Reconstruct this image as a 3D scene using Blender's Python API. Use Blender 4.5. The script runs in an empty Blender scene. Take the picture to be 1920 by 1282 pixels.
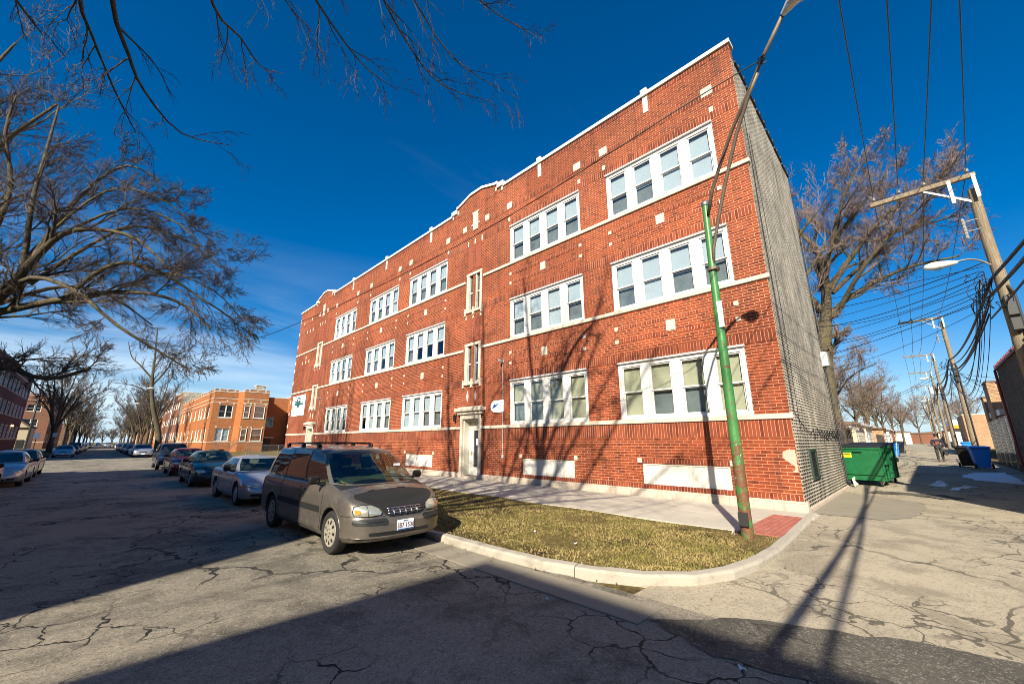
import bpy, math, random
from mathutils import Vector, Matrix
from mathutils.bvhtree import BVHTree
R = math.radians
random.seed(7)
scn = bpy.context.scene
COL = scn.collection

# ------------------------------------------------------------------ objects
def tag(o, label=None, cat=None, group=None, kind=None):
    if label: o['label'] = label
    if cat: o['category'] = cat
    if group: o['group'] = group
    if kind: o['kind'] = kind
    return o

def thing(name, label, cat, loc=(0, 0, 0), rz=0.0, group=None):
    o = bpy.data.objects.new(name, None)
    o.empty_display_size = 0.3
    COL.objects.link(o)
    o.location = loc
    o.rotation_euler = (0, 0, rz)
    return tag(o, label, cat, group)

def copy_tree(o, parent=None):
    c = o.copy()
    COL.objects.link(c)
    c.parent = parent
    for ch in [k for k in bpy.data.objects if k.parent == o]:
        copy_tree(ch, c)
    return c

def worldloc(o):
    v = Vector((0, 0, 0))
    while o is not None:
        v += Vector(o.location)
        o = o.parent
    return v

class MB:
    """collects faces of ONE mesh"""
    def __init__(s):
        s.v = []; s.f = []; s.m = []
    def add(s, vs, fs, mi=0):
        n = len(s.v)
        s.v.extend([tuple(p) for p in vs])
        for f in fs:
            s.f.append(tuple(n + i for i in f)); s.m.append(mi)
        return s
    def quad(s, a, b, c, d, mi=0):
        return s.add([a, b, c, d], [(0, 1, 2, 3)], mi)
    def box(s, x0, x1, y0, y1, z0, z1, mi=0):
        v = [(x, y, z) for x in (x0, x1) for y in (y0, y1) for z in (z0, z1)]
        return s.add(v, [(0, 1, 3, 2), (4, 6, 7, 5), (0, 4, 5, 1), (2, 3, 7, 6), (0, 2, 6, 4), (1, 5, 7, 3)], mi)
    def bbox(s, x0, x1, y0, y1, z0, z1, b=.01, mi=0):
        """box with chamfered edges"""
        vs = []; idx = {}
        X = (x0, x1); Y = (y0, y1); Z = (z0, z1)
        for i in (0, 1):
            for j in (0, 1):
                for k in (0, 1):
                    sx = b if i == 0 else -b; sy = b if j == 0 else -b; sz = b if k == 0 else -b
                    idx[i, j, k, 0] = len(vs); vs.append((X[i], Y[j] + sy, Z[k] + sz))
                    idx[i, j, k, 1] = len(vs); vs.append((X[i] + sx, Y[j], Z[k] + sz))
                    idx[i, j, k, 2] = len(vs); vs.append((X[i] + sx, Y[j] + sy, Z[k]))
        fs = []
        for i in (0, 1):
            q = [idx[i, 0, 0, 0], idx[i, 1, 0, 0], idx[i, 1, 1, 0], idx[i, 0, 1, 0]]
            fs.append(q if i else q[::-1])
            q = [idx[0, i, 0, 1], idx[0, i, 1, 1], idx[1, i, 1, 1], idx[1, i, 0, 1]]
            fs.append(q if i else q[::-1])
            q = [idx[0, 0, i, 2], idx[1, 0, i, 2], idx[1, 1, i, 2], idx[0, 1, i, 2]]
            fs.append(q if i else q[::-1])
        for j in (0, 1):
            for k in (0, 1):
                fs.append([idx[0, j, k, 1], idx[1, j, k, 1], idx[1, j, k, 2], idx[0, j, k, 2]])
                fs.append([idx[j, 0, k, 0], idx[j, 1, k, 0], idx[j, 1, k, 2], idx[j, 0, k, 2]])
                fs.append([idx[j, k, 0, 0], idx[j, k, 1, 0], idx[j, k, 1, 1], idx[j, k, 0, 1]])
        for i in (0, 1):
            for j in (0, 1):
                for k in (0, 1):
                    fs.append([idx[i, j, k, 0], idx[i, j, k, 1], idx[i, j, k, 2]])
        return s.add(vs, fs, mi)
    def prism(s, pts, axis, a, b, mi=0):
        """polygon (2-d points) extruded along axis from a to b"""
        def P(p, t):
            if axis == 'x': return (t, p[0], p[1])
            if axis == 'y': return (p[0], t, p[1])
            return (p[0], p[1], t)
        n = len(pts)
        vs = [P(p, a) for p in pts] + [P(p, b) for p in pts]
        fs = [tuple(range(n - 1, -1, -1)), tuple(range(n, 2 * n))]
        fs += [(i, (i + 1) % n, n + (i + 1) % n, n + i) for i in range(n)]
        return s.add(vs, fs, mi)
    def tube(s, pts, rad, n=6, mi=0, cap=True):
        """tube through pts; rad a number or a list"""
        k = len(pts)
        if k < 2: return s
        P = [Vector(p) for p in pts]
        rr = rad if isinstance(rad, (list, tuple)) else [rad] * k
        t = (P[1] - P[0])
        if t.length < 1e-9: return s
        t.normalize()
        u = t.cross(Vector((0, 0, 1)))
        if u.length < 1e-3: u = t.cross(Vector((1, 0, 0)))
        u.normalize()
        base = len(s.v)
        for i in range(k):
            if i == 0: d = P[1] - P[0]
            elif i == k - 1: d = P[k - 1] - P[k - 2]
            else: d = P[i + 1] - P[i - 1]
            if d.length < 1e-9: d = t.copy()
            d.normalize()
            u = (u - d * u.dot(d))
            if u.length < 1e-6: u = d.orthogonal()
            u.normalize()
            w = d.cross(u)
            for j in range(n):
                a = 2 * math.pi * j / n
                q = P[i] + (u * math.cos(a) + w * math.sin(a)) * rr[i]
                s.v.append((q.x, q.y, q.z))
        for i in range(k - 1):
            for j in range(n):
                a = base + i * n + j; b = base + i * n + (j + 1) % n
                s.f.append((a, b, b + n, a + n)); s.m.append(mi)
        if cap:
            s.f.append(tuple(base + j for j in range(n - 1, -1, -1))); s.m.append(mi)
            s.f.append(tuple(base + (k - 1) * n + j for j in range(n))); s.m.append(mi)
        return s
    def lathe(s, prof, n=16, origin=(0, 0, 0), axis='z', mi=0, closed=False):
        """prof: list of (radius, height)"""
        base = len(s.v); ox, oy, oz = origin
        for r, h in prof:
            for j in range(n):
                a = 2 * math.pi * j / n
                c, d = r * math.cos(a), r * math.sin(a)
                if axis == 'z': s.v.append((ox + c, oy + d, oz + h))
                elif axis == 'x': s.v.append((ox + h, oy + c, oz + d))
                else: s.v.append((ox + c, oy + h, oz + d))
        k = len(prof)
        for i in range(k - 1 if not closed else k):
            for j in range(n):
                a = base + i * n + j; b = base + i * n + (j + 1) % n
                i2 = (i + 1) % k
                s.f.append((a, b, base + i2 * n + (j + 1) % n, base + i2 * n + j)); s.m.append(mi)
        if not closed:
            s.f.append(tuple(base + j for j in range(n - 1, -1, -1))); s.m.append(mi)
            s.f.append(tuple(base + (k - 1) * n + j for j in range(n))); s.m.append(mi)
        return s
    def grid(s, fn, nu, nv, mi=0):
        base = len(s.v)
        for i in range(nu + 1):
            for j in range(nv + 1):
                s.v.append(tuple(fn(i / nu, j / nv)))
        for i in range(nu):
            for j in range(nv):
                a = base + i * (nv + 1) + j
                s.f.append((a, a + nv + 1, a + nv + 2, a + 1)); s.m.append(mi)
        return s
    def mesh(s, name, mats, smooth=False, off=None):
        me = bpy.data.meshes.new(name)
        v = s.v
        if off is not None:
            v = [(p[0] - off[0], p[1] - off[1], p[2] - off[2]) for p in v]
        me.from_pydata(v, [], s.f)
        if not isinstance(mats, (list, tuple)): mats = [mats]
        for m in mats: me.materials.append(m)
        if len(mats) > 1: me.polygons.foreach_set('material_index', s.m)
        if smooth is True:
            me.polygons.foreach_set('use_smooth', [True] * len(s.f))
        me.update()
        return me
    def build(s, name, mats, parent=None, smooth=False, world=True, fix=False, sharp=None):
        """world=True: vertices are world coordinates; stored relative to the parent"""
        off = worldloc(parent) if (parent is not None and world) else None
        me = s.mesh(name, mats, smooth, off)
        if fix:
            import bmesh
            bm = bmesh.new(); bm.from_mesh(me)
            bmesh.ops.recalc_face_normals(bm, faces=bm.faces)
            bm.to_mesh(me); bm.free()
        if sharp is not None:
            me.polygons.foreach_set('use_smooth', [True] * len(me.polygons))
            me.set_sharp_from_angle(angle=R(sharp))
        o = bpy.data.objects.new(name, me)
        COL.objects.link(o)
        o.parent = parent
        return o

# ------------------------------------------------------------------ materials
MATS = {}
class NT:
    def __init__(s, name):
        m = bpy.data.materials.new(name); m.use_nodes = True
        s.m = m; s.t = m.node_tree; s.t.nodes.clear()
        s.out = s.n('ShaderNodeOutputMaterial')
        s.b = s.n('ShaderNodeBsdfPrincipled')
        s.l(s.b.outputs[0], s.out.inputs[0])
    def n(s, t, **k):
        x = s.t.nodes.new(t)
        for a, b in k.items(): setattr(x, a, b)
        return x
    def l(s, a, b): s.t.links.new(a, b)
    def set(s, node, name, val):
        i = node.inputs[name]
        if hasattr(val, 'is_linked') or hasattr(val, 'links'): s.l(val, i)
        else: i.default_value = val
    def pos(s):
        return s.n('ShaderNodeNewGeometry').outputs['Position']
    def obj(s):
        return s.n('ShaderNodeTexCoord').outputs['Object']
    def noise(s, vec, scale, detail=4, rough=.55, dist=0.):
        x = s.n('ShaderNodeTexNoise')
        s.l(vec, x.inputs['Vector'])
        x.inputs['Scale'].default_value = scale; x.inputs['Detail'].default_value = detail
        x.inputs['Roughness'].default_value = rough; x.inputs['Distortion'].default_value = dist
        return x.outputs['Fac']
    def ncol(s, vec, scale, detail=3):
        x = s.n('ShaderNodeTexNoise'); s.l(vec, x.inputs['Vector'])
        x.inputs['Scale'].default_value = scale; x.inputs['Detail'].default_value = detail
        return x.outputs['Color']
    def vor(s, vec, scale, feature='F1', rnd=1.):
        x = s.n('ShaderNodeTexVoronoi', feature=feature); s.l(vec, x.inputs['Vector'])
        x.inputs['Scale'].default_value = scale; x.inputs['Randomness'].default_value = rnd
        return x
    def ramp(s, fac, stops, interp='LINEAR'):
        x = s.n('ShaderNodeValToRGB'); s.l(fac, x.inputs[0])
        cr = x.color_ramp; cr.interpolation = interp
        while len(cr.elements) < len(stops): cr.elements.new(.5)
        for e, (p, c) in zip(cr.elements, stops):
            e.position = p
            if not hasattr(c, '__len__'): c = (c, c, c)
            e.color = (c[0], c[1], c[2], 1)
        return x.outputs[0]
    def mix(s, fac, a, b, mode='MIX'):
        x = s.n('ShaderNodeMix', data_type='RGBA', blend_type=mode)
        x.clamp_factor = True
        for i, v in ((0, fac), (6, a), (7, b)):
            if hasattr(v, 'links'): s.l(v, x.inputs[i])
            elif i == 0: x.inputs[i].default_value = v
            else:
                if not hasattr(v, '__len__'): v = (v, v, v)
                x.inputs[i].default_value = (v[0], v[1], v[2], 1)
        return x.outputs[2]
    def math(s, op, a, b=None, c=None):
        x = s.n('ShaderNodeMath', operation=op)
        for i, v in enumerate((a, b, c)):
            if v is None: continue
            if hasattr(v, 'links'): s.l(v, x.inputs[i])
            else: x.inputs[i].default_value = v
        return x.outputs[0]
    def vmath(s, op, a, b=None, scale=None):
        x = s.n('ShaderNodeVectorMath', operation=op)
        for i, v in enumerate((a, b)):
            if v is None: continue
            if hasattr(v, 'links'): s.l(v, x.inputs[i])
            else: x.inputs[i].default_value = v
        if scale is not None: x.inputs['Scale'].default_value = scale
        return x.outputs[0]
    def sep(s, v):
        x = s.n('ShaderNodeSeparateXYZ'); s.l(v, x.inputs[0]); return x.outputs
    def comb(s, x_, y_, z_=0.):
        x = s.n('ShaderNodeCombineXYZ')
        for i, v in enumerate((x_, y_, z_)):
            if hasattr(v, 'links'): s.l(v, x.inputs[i])
            else: x.inputs[i].default_value = v
        return x.outputs[0]
    def bump(s, h, strength=.3, dist=.02, normal=None):
        x = s.n('ShaderNodeBump'); s.l(h, x.inputs['Height'])
        x.inputs['Strength'].default_value = strength; x.inputs['Distance'].default_value = dist
        if normal is not None: s.l(normal, x.inputs['Normal'])
        return x.outputs[0]
    def done(s, color=None, rough=None, normal=None, metal=None, **kw):
        for nm, v in (('Base Color', color), ('Roughness', rough), ('Normal', normal), ('Metallic', metal)):
            if v is None: continue
            if hasattr(v, 'links'): s.l(v, s.b.inputs[nm])
            elif nm == 'Base Color': s.b.inputs[nm].default_value = (v[0], v[1], v[2], 1)
            else: s.b.inputs[nm].default_value = v
        for k, v in kw.items():
            k = k.replace('_', ' ')
            if hasattr(v, 'links'): s.l(v, s.b.inputs[k])
            else: s.b.inputs[k].default_value = v
        return s.m

def plain(name, col, rough=.6, metal=0., var=.12, scale=6., bump=0., coat=0., spec=None):
    """plain paint / stone with mottling; coordinates follow the object"""
    if name in MATS: return MATS[name]
    t = NT(name); v = t.obj()
    n1 = t.noise(v, scale, 5, .6)
    c = t.mix(n1, tuple(x * (1 - var) for x in col), tuple(min(1, x * (1 + var)) for x in col))
    kw = {}
    if coat: kw['Coat_Weight'] = coat; kw['Coat_Roughness'] = .04
    if spec is not None: kw['Specular_IOR_Level'] = spec
    nr = None
    if bump: nr = t.bump(t.noise(v, scale * 6, 6, .65), bump, .01)
    rr = t.math('ADD', t.math('MULTIPLY', t.noise(v, scale * 2.3, 4), .2), rough - .1)
    m = t.done(c, rr, nr, metal, **kw)
    MATS[name] = m
    return m

def brick(name, c1, c2, mortar, bw=.27, rh=.087, ms=.011, soldier=False, var=.25, bumpd=.012, streak=0., patch=None, offs=.5, bloom=0., low=0):
    t = NT(name); p = t.pos(); x, y, z = t.sep(p)
    g = t.n('ShaderNodeNewGeometry'); nx, ny, nz = t.sep(g.outputs['True Normal'])
    ax = t.math('ABSOLUTE', nx); st = t.math('GREATER_THAN', ax, .6)
    u = t.math('ADD', t.math('MULTIPLY', y, st), t.math('MULTIPLY', x, t.math('SUBTRACT', 1., st)))
    # courses are never perfectly straight
    wob = t.math('MULTIPLY', t.math('SUBTRACT', t.noise(p, .9, 2), .5), .012)
    zz = t.math('ADD', z, wob)
    vec = t.comb(zz, u) if soldier else t.comb(u, zz)
    b = t.n('ShaderNodeTexBrick'); t.l(vec, b.inputs['Vector'])
    b.inputs['Scale'].default_value = 1
    b.inputs['Brick Width'].default_value = bw; b.inputs['Row Height'].default_value = rh
    b.inputs['Mortar Size'].default_value = ms; b.inputs['Mortar Smooth'].default_value = .15
    b.inputs['Bias'].default_value = 0.
    b.inputs['Color1'].default_value = (0, 0, 0, 1); b.inputs['Color2'].default_value = (1, 1, 1, 1)
    b.inputs['Mortar'].default_value = (.5, .5, .5, 1)
    b.offset = 0. if soldier else offs
    tint = t.sep(b.outputs['Color'])[0]
    big = t.noise(p, .35, 4, .6); fine = t.noise(p, 14, 5, .7)
    col = t.mix(tint, c1, c2)
    if patch is not None:
        col = t.mix(t.ramp(t.noise(vec, 3.3, 3, .8), [(.42, 0.), (.6, 1.)]), col, patch)
    col = t.mix(t.math('MULTIPLY', t.ramp(big, [(.35, 0.), (.7, 1.)]), var), col, (.02, .01, .008), 'MIX')
    col = t.mix(.35, col, t.mix(fine, .55, 1.35), 'MULTIPLY')
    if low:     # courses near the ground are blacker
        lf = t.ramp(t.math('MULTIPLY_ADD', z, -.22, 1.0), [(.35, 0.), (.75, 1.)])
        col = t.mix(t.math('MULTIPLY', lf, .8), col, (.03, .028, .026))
    mc = t.mix(t.noise(p, 1.3, 4), tuple(a * .78 for a in mortar), tuple(min(a * 1.12, 1) for a in mortar))
    col = t.mix(b.outputs['Fac'], col, mc)
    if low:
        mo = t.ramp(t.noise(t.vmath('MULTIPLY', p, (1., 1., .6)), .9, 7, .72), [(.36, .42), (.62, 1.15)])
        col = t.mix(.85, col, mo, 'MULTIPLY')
    if bloom:
        # batches of slightly different brick and old repointing
        ba = t.vor(t.vmath('ADD', p, t.vmath('SCALE', t.ncol(p, .7, 4), scale=1.6)), .38).outputs['Color']
        col = t.mix(.55, col, t.mix(t.sep(ba)[0], (.66, .60, .58), (1.18, 1.22, 1.25)), 'MULTIPLY')
    if streak:
        sv = t.comb(t.math('MULTIPLY', u, 2.2), t.math('MULTIPLY', z, .16))
        col = t.mix(t.math('MULTIPLY', t.ramp(t.noise(sv, 1.4, 5, .6), [(.5, 0.), (.72, 1.)]), streak), col, (.03, .025, .02))
    if bloom:   # salt bloom and repointed patches
        bl = t.ramp(t.noise(p, .8, 6, .7, .5), [(.63, 0.), (.72, 1.)])
        col = t.mix(t.math('MULTIPLY', t.math('MULTIPLY', bl, t.noise(p, 22, 4, .8)), bloom), col, (.62, .42, .32))
    h = t.math('ADD', t.math('MULTIPLY', t.math('SUBTRACT', 1., b.outputs['Fac']), 1.), t.math('MULTIPLY', fine, .35))
    m = t.done(col, .86, t.bump(h, .9, bumpd), 0., Specular_IOR_Level=.3)
    MATS[name] = m
    return m

def glass_mat(name, tint, rough=.02, trans=.0, refl=.5):
    """window pane: mirror-like coat over a see-through tinted sheet"""
    t = NT(name)
    gl = t.n('ShaderNodeBsdfGlossy'); gl.inputs['Roughness'].default_value = rough
    gl.inputs['Color'].default_value = (1, 1, 1, 1)
    if trans > 0:
        tr = t.n('ShaderNodeBsdfTransparent'); tr.inputs['Color'].default_value = (tint[0], tint[1], tint[2], 1)
        body = tr
    else:
        body = t.n('ShaderNodeBsdfDiffuse'); body.inputs['Color'].default_value = (tint[0], tint[1], tint[2], 1)
    ge = t.n('ShaderNodeNewGeometry')
    dp = t.n('ShaderNodeVectorMath', operation='DOT_PRODUCT'); t.l(ge.outputs['Normal'], dp.inputs[0]); t.l(ge.outputs['Incoming'], dp.inputs[1])
    q = t.math('SUBTRACT', 1., t.math('ABSOLUTE', dp.outputs['Value']))
    nz = t.bump(t.noise(t.obj(), 1.2, 2), .04, .05)
    t.l(nz, gl.inputs['Normal'])
    f = t.math('MULTIPLY_ADD', t.math('POWER', q, 5.), .95, refl + .03)
    f = t.math('MINIMUM', f, 1.)
    mx = t.n('ShaderNodeMixShader'); t.l(f, mx.inputs[0]); t.l(body.outputs[0], mx.inputs[1]); t.l(gl.outputs[0], mx.inputs[2])
    t.l(mx.outputs[0], t.out.inputs[0])
    MATS[name] = t.m
    return t.m
# ------------------------------------------------------------------ material library
M = {}
M['brick'] = brick('red_brick', (.11, .019, .009), (.37, .070, .021), (.52, .225, .12), ms=.0108, patch=(.30, .058, .018), var=.42, streak=.36, bloom=.5)
M['soldier'] = brick('red_soldier_brick', (.15, .03, .014), (.34, .075, .028), (.50, .23, .135), bw=3.2, rh=.092, soldier=True, var=.4, bloom=.3)
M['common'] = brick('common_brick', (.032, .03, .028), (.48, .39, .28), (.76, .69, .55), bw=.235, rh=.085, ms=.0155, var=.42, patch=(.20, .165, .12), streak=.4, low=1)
M['orange'] = brick('orange_brick', (.33, .10, .028), (.47, .17, .05), (.40, .20, .10), ms=.008, var=.12)
M['brown'] = brick('brown_brick', (.16, .055, .03), (.28, .10, .05), (.32, .2, .14), ms=.008, var=.25)
M['darkbrick'] = brick('dark_brick', (.12, .035, .026), (.20, .06, .045), (.24, .14, .11), ms=.009, var=.25)
M['greybrick'] = brick('garage_brick', (.05, .036, .03), (.16, .10, .07), (.20, .17, .14), bw=.235, rh=.085, ms=.011, var=.3)
M['tanbrick'] = brick('tan_brick', (.40, .22, .11), (.52, .32, .18), (.42, .32, .22), ms=.008, var=.15)

def stone(name, col, dirt=.5):
    t = NT(name); p = t.pos(); x, y, z = t.sep(p)
    n = t.noise(p, 2.2, 6, .65)
    c = t.mix(n, tuple(a * .8 for a in col), tuple(min(1, a * 1.1) for a in col))
    sv = t.comb(t.math('MULTIPLY', x, 3.), t.math('MULTIPLY', y, 3.), t.math('MULTIPLY', z, .7))
    d = t.ramp(t.noise(sv, 2., 6, .7), [(.5, 0.), (.75, 1.)])
    c = t.mix(t.math('MULTIPLY', d, dirt), c, (.10, .085, .06))
    MATS[name] = t.done(c, .85, t.bump(t.noise(p, 45, 5, .7), .35, .008))
    return MATS[name]
M['stone'] = stone('limestone', (.62, .54, .42), .45)
M['coping'] = stone('coping_stone', (.66, .60, .50), .25)
M['footing'] = stone('footing_concrete', (.56, .46, .36), .55)
M['panel'] = stone('white_panel', (.64, .61, .54), .4)
M['white'] = plain('white_paint', (.68, .66, .60), .45, var=.12, scale=2.)
M['cream'] = plain('cream_paint', (.62, .57, .45), .5, var=.08)
M['darkframe'] = plain('dark_frame', (.03, .03, .028), .5)
M['black'] = plain('black_plastic', (.012, .012, .012), .45)
M['matblack'] = plain('black_vinyl', (.013, .014, .013), .6, bump=.15)
M['rubber'] = plain('rubber', (.02, .019, .018), .8, bump=.2, scale=20)
M['chrome'] = plain('chrome', (.7, .7, .7), .18, 1., var=.03)
M['alloy'] = plain('wheel_alloy', (.50, .50, .50), .32, .85, var=.08)
M['hubcap'] = plain('hubcap_plastic', (.33, .30, .24), .45, .2, var=.3, scale=14)
M['blindlt'] = plain('pale_blind', (.60, .65, .67), .8, var=.05)
M['blindtan'] = plain('tan_blind', (.64, .58, .38), .8, var=.08)
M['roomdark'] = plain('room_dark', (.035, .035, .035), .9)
M['glass'] = glass_mat('window_glass', (.84, .87, .88), .03, 1., .02)
M['glass_dark'] = glass_mat('dark_window_glass', (.03, .035, .04), .04, 0., .06)
M['carglass'] = glass_mat('car_glass', (.42, .50, .46), .02, 1., .06)
M['privacy'] = glass_mat('privacy_glass', (.05, .06, .055), .02, 1., .10)
M['lens'] = glass_mat('headlamp_lens', (.9, .9, .86), .05, 1., .05)
M['reflector'] = plain('lamp_reflector', (.75, .74, .66), .25, .6)
M['amber'] = plain('amber_lens', (.8, .22, .02), .2, coat=.5)
M['redlens'] = plain('red_lens', (.4, .01, .01), .2, coat=.5)
M['seat'] = plain('seat_cloth', (.13, .12, .10), .9)
M['dash'] = plain('dash_cloth', (.10, .14, .07), .9)
M['green'] = plain('green_steel', (.008, .125, .04), .5, var=.45, scale=5, coat=.1)
M['blue'] = plain('blue_plastic', (.02, .25, .80), .45, var=.12)
M['yellow'] = plain('yellow_sticker', (.85, .72, .02), .5, var=.03)
M['wirebl'] = plain('cable_black', (.012, .012, .014), .5)
M['wiregrey'] = plain('wire_grey', (.06, .06, .06), .45)
M['galv'] = plain('galvanised_steel', (.30, .30, .29), .4, .7, var=.12)
M['greysteel'] = plain('grey_box', (.45, .46, .46), .5, .2)
M['porcelain'] = plain('porcelain', (.3, .27, .24), .25)
M['lampshell'] = plain('lamp_shell', (.62, .62, .58), .4)
M['snow'] = plain('snow', (.85, .88, .93), .6, var=.04, bump=.4, scale=8)
M['roof'] = plain('roof_tar', (.05, .05, .05), .9)
M['shingle'] = plain('brown_shingle', (.16, .10, .07), .9, var=.3, scale=9, bump=.4)
M['siding'] = plain('tan_siding', (.56, .47, .32), .7)
M['fencewood'] = plain('grey_fence_wood', (.075, .062, .05), .85, var=.35, scale=4, bump=.4)
M['redpaint'] = plain('dark_red_trim', (.20, .02, .03), .5)
M['litter_leaf'] = plain('dry_leaf', (.26, .16, .07), .9, var=.5, scale=3)
M['paper'] = plain('litter_paper', (.7, .7, .66), .8)
M['blueink'] = plain('blue_print', (.02, .10, .30), .5)
M['tealink'] = plain('dark_teal_print', (.02, .10, .10), .5)
M['greyink'] = plain('grey_print', (.35, .38, .38), .6)
M['plateink'] = plain('dark_plate_print', (.12, .02, .03), .5)
M['signwhite'] = plain('sign_white', (.8, .82, .84), .4, var=.03)
M['orangepl'] = plain('orange_panel', (.85, .30, .01), .5)

def carpaint(name, col, metal=.55, rough=.34, dirt=.25):
    if name in MATS: return MATS[name]
    t = NT(name); v = t.obj(); x, y, z = t.sep(v)
    fl = t.noise(v, 300, 2)
    c = t.mix(fl, tuple(a * .85 for a in col), tuple(a * 1.15 for a in col))
    # road dust sits low on the body
    low = t.ramp(t.math('ADD', t.math('MULTIPLY', z, -.9), t.math('MULTIPLY', t.noise(v, 3.5, 6, .7), 1.1)), [(.15, 0.), (.6, 1.)])
    sp = t.ramp(t.noise(v, 9, 7, .75), [(.45, 0.), (.75, 1.)])
    d = t.math('MULTIPLY', t.math('MAXIMUM', low, t.math('MULTIPLY', sp, .55)), dirt)
    c = t.mix(d, c, (.24, .20, .15))
    r = t.math('MULTIPLY_ADD', d, .7, rough)
    mt = t.math('MULTIPLY', t.math('SUBTRACT', 1., d), metal)
    MATS[name] = t.done(c, r, None, mt, Coat_Weight=t.math('MULTIPLY', t.math('SUBTRACT', 1., d), .5), Coat_Roughness=.06)
    return MATS[name]

def asphalt(name, base, warm, crack=.6, agg=1., patchy=.5, seed=0.):
    t = NT(name); p = t.pos()
    x, y, z = t.sep(p)
    p2 = t.comb(t.math('ADD', x, seed), y, 0.)
    big = t.noise(p2, .22, 5, .6); mid = t.noise(p2, 1.1, 6, .65); fine = t.noise(p2, 60, 4, .8)
    g1 = t.sep(t.vor(p2, 95).outputs['Color'])[0]; g2 = t.sep(t.vor(p2, 38).outputs['Color'])[0]
    gs = t.math('ADD', t.math('MULTIPLY', g1, .6), t.math('MULTIPLY', g2, .4))
    c = t.mix(t.ramp(big, [(.3, 0.), (.7, 1.)]), base, warm)
    c = t.mix(t.math('MULTIPLY', t.ramp(mid, [(.52, 0.), (.68, 1.)]), patchy), c, tuple(a * .42 for a in base))
    c = t.mix(t.math('MULTIPLY', t.ramp(gs, [(.70, 0.), (.86, 1.)]), .60 * agg), c, (.46, .41, .33))
    c = t.mix(t.math('MULTIPLY', t.ramp(gs, [(.14, 1.), (.36, 0.)]), .62 * agg), c, tuple(a * .35 for a in base))
    # crack network: distorted voronoi edges, only in worn areas
    dv = t.vmath('ADD', p2, t.vmath('SCALE', t.ncol(p2, .9, 4), scale=1.3))
    e = t.vor(dv, .42, 'DISTANCE_TO_EDGE').outputs['Distance']
    wob = t.math('MULTIPLY', t.noise(p2, 9, 5, .8), t.math('MULTIPLY_ADD', t.noise(p2, .8, 3), .07, -.008))
    ck = t.math('LESS_THAN', e, t.math('SUBTRACT', wob, .004))
    msk = t.ramp(t.noise(p2, .3, 3), [(.45, 0.), (.55, 1.)])
    ck = t.math('MULTIPLY', ck, msk)
    dv2 = t.vmath('ADD', p2, t.vmath('SCALE', t.ncol(p2, 2.5, 3), scale=.5))
    e2 = t.vor(dv2, 1.9, 'DISTANCE_TO_EDGE').outputs['Distance']
    ck2 = t.math('MULTIPLY', t.math('LESS_THAN', e2, t.math('MULTIPLY', t.noise(p2, 14, 4, .8), .045)), t.ramp(t.noise(p2, .5, 3), [(.48, 0.), (.58, 1.)]))
    ckk = t.math('MULTIPLY', t.math('MAXIMUM', ck, ck2), crack)
    c = t.mix(ckk, c, (.022, .02, .017))
    # oily, damp looking stains with soft ragged rims around the worst cracking
    st = t.math('MULTIPLY', t.ramp(t.math('ADD', t.noise(p2, .75, 7, .7, .6), t.math('MULTIPLY', msk, .10)), [(.56, 0.), (.66, 1.)]), .55 * crack)
    c = t.mix(st, c, tuple(a * .30 for a in base))
    h = t.math('SUBTRACT', t.math('ADD', t.math('MULTIPLY', gs, .5), t.math('MULTIPLY', fine, .6)), t.math('MULTIPLY', ckk, 1.5))
    bh = t.bump(mid, .45, .10)
    MATS[name] = t.done(c, t.math('MULTIPLY_ADD', fine, .2, .75), t.bump(h, .85, .016, bh), 0., Specular_IOR_Level=.35)
    return MATS[name]
M['road'] = asphalt('street_asphalt', (.215, .188, .142), (.35, .30, .22), 1., 1., .8, 3.)
M['alley'] = asphalt('alley_asphalt', (.39, .33, .235), (.50, .425, .30), .7, 1., .38, 31.)
M['patch'] = asphalt('tar_patch', (.085, .078, .065), (.16, .14, .105), .6, .8, .7, 9.)

def concrete(name, col, joint=None, jx=1.5, dirt=.3):
    t = NT(name); p = t.pos(); x, y, z = t.sep(p)
    n = t.noise(p, .8, 6, .65)
    c = t.mix(n, tuple(a * .78 for a in col), tuple(min(1, a * 1.12) for a in col))
    c = t.mix(t.math('MULTIPLY', t.ramp(t.noise(p, 3., 6, .75), [(.52, 0.), (.72, 1.)]), dirt), c, (.16, .13, .09))
    sp = t.sep(t.vor(p, 90).outputs['Color'])[0]
    c = t.mix(t.math('MULTIPLY', t.ramp(sp, [(.0, 1.), (.2, 0.)]), .35), c, tuple(a * .45 for a in col))
    MATS[name] = t.done(c, .88, t.bump(t.noise(p, 70, 5, .75), .35, .006))
    return MATS[name]
M['walk'] = concrete('sidewalk_concrete', (.50, .45, .365), dirt=.35)
M['kerb'] = concrete('kerb_concrete', (.42, .375, .30), dirt=.55)
M['gutter'] = concrete('gutter_concrete', (.27, .235, .175), dirt=.7)

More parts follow.
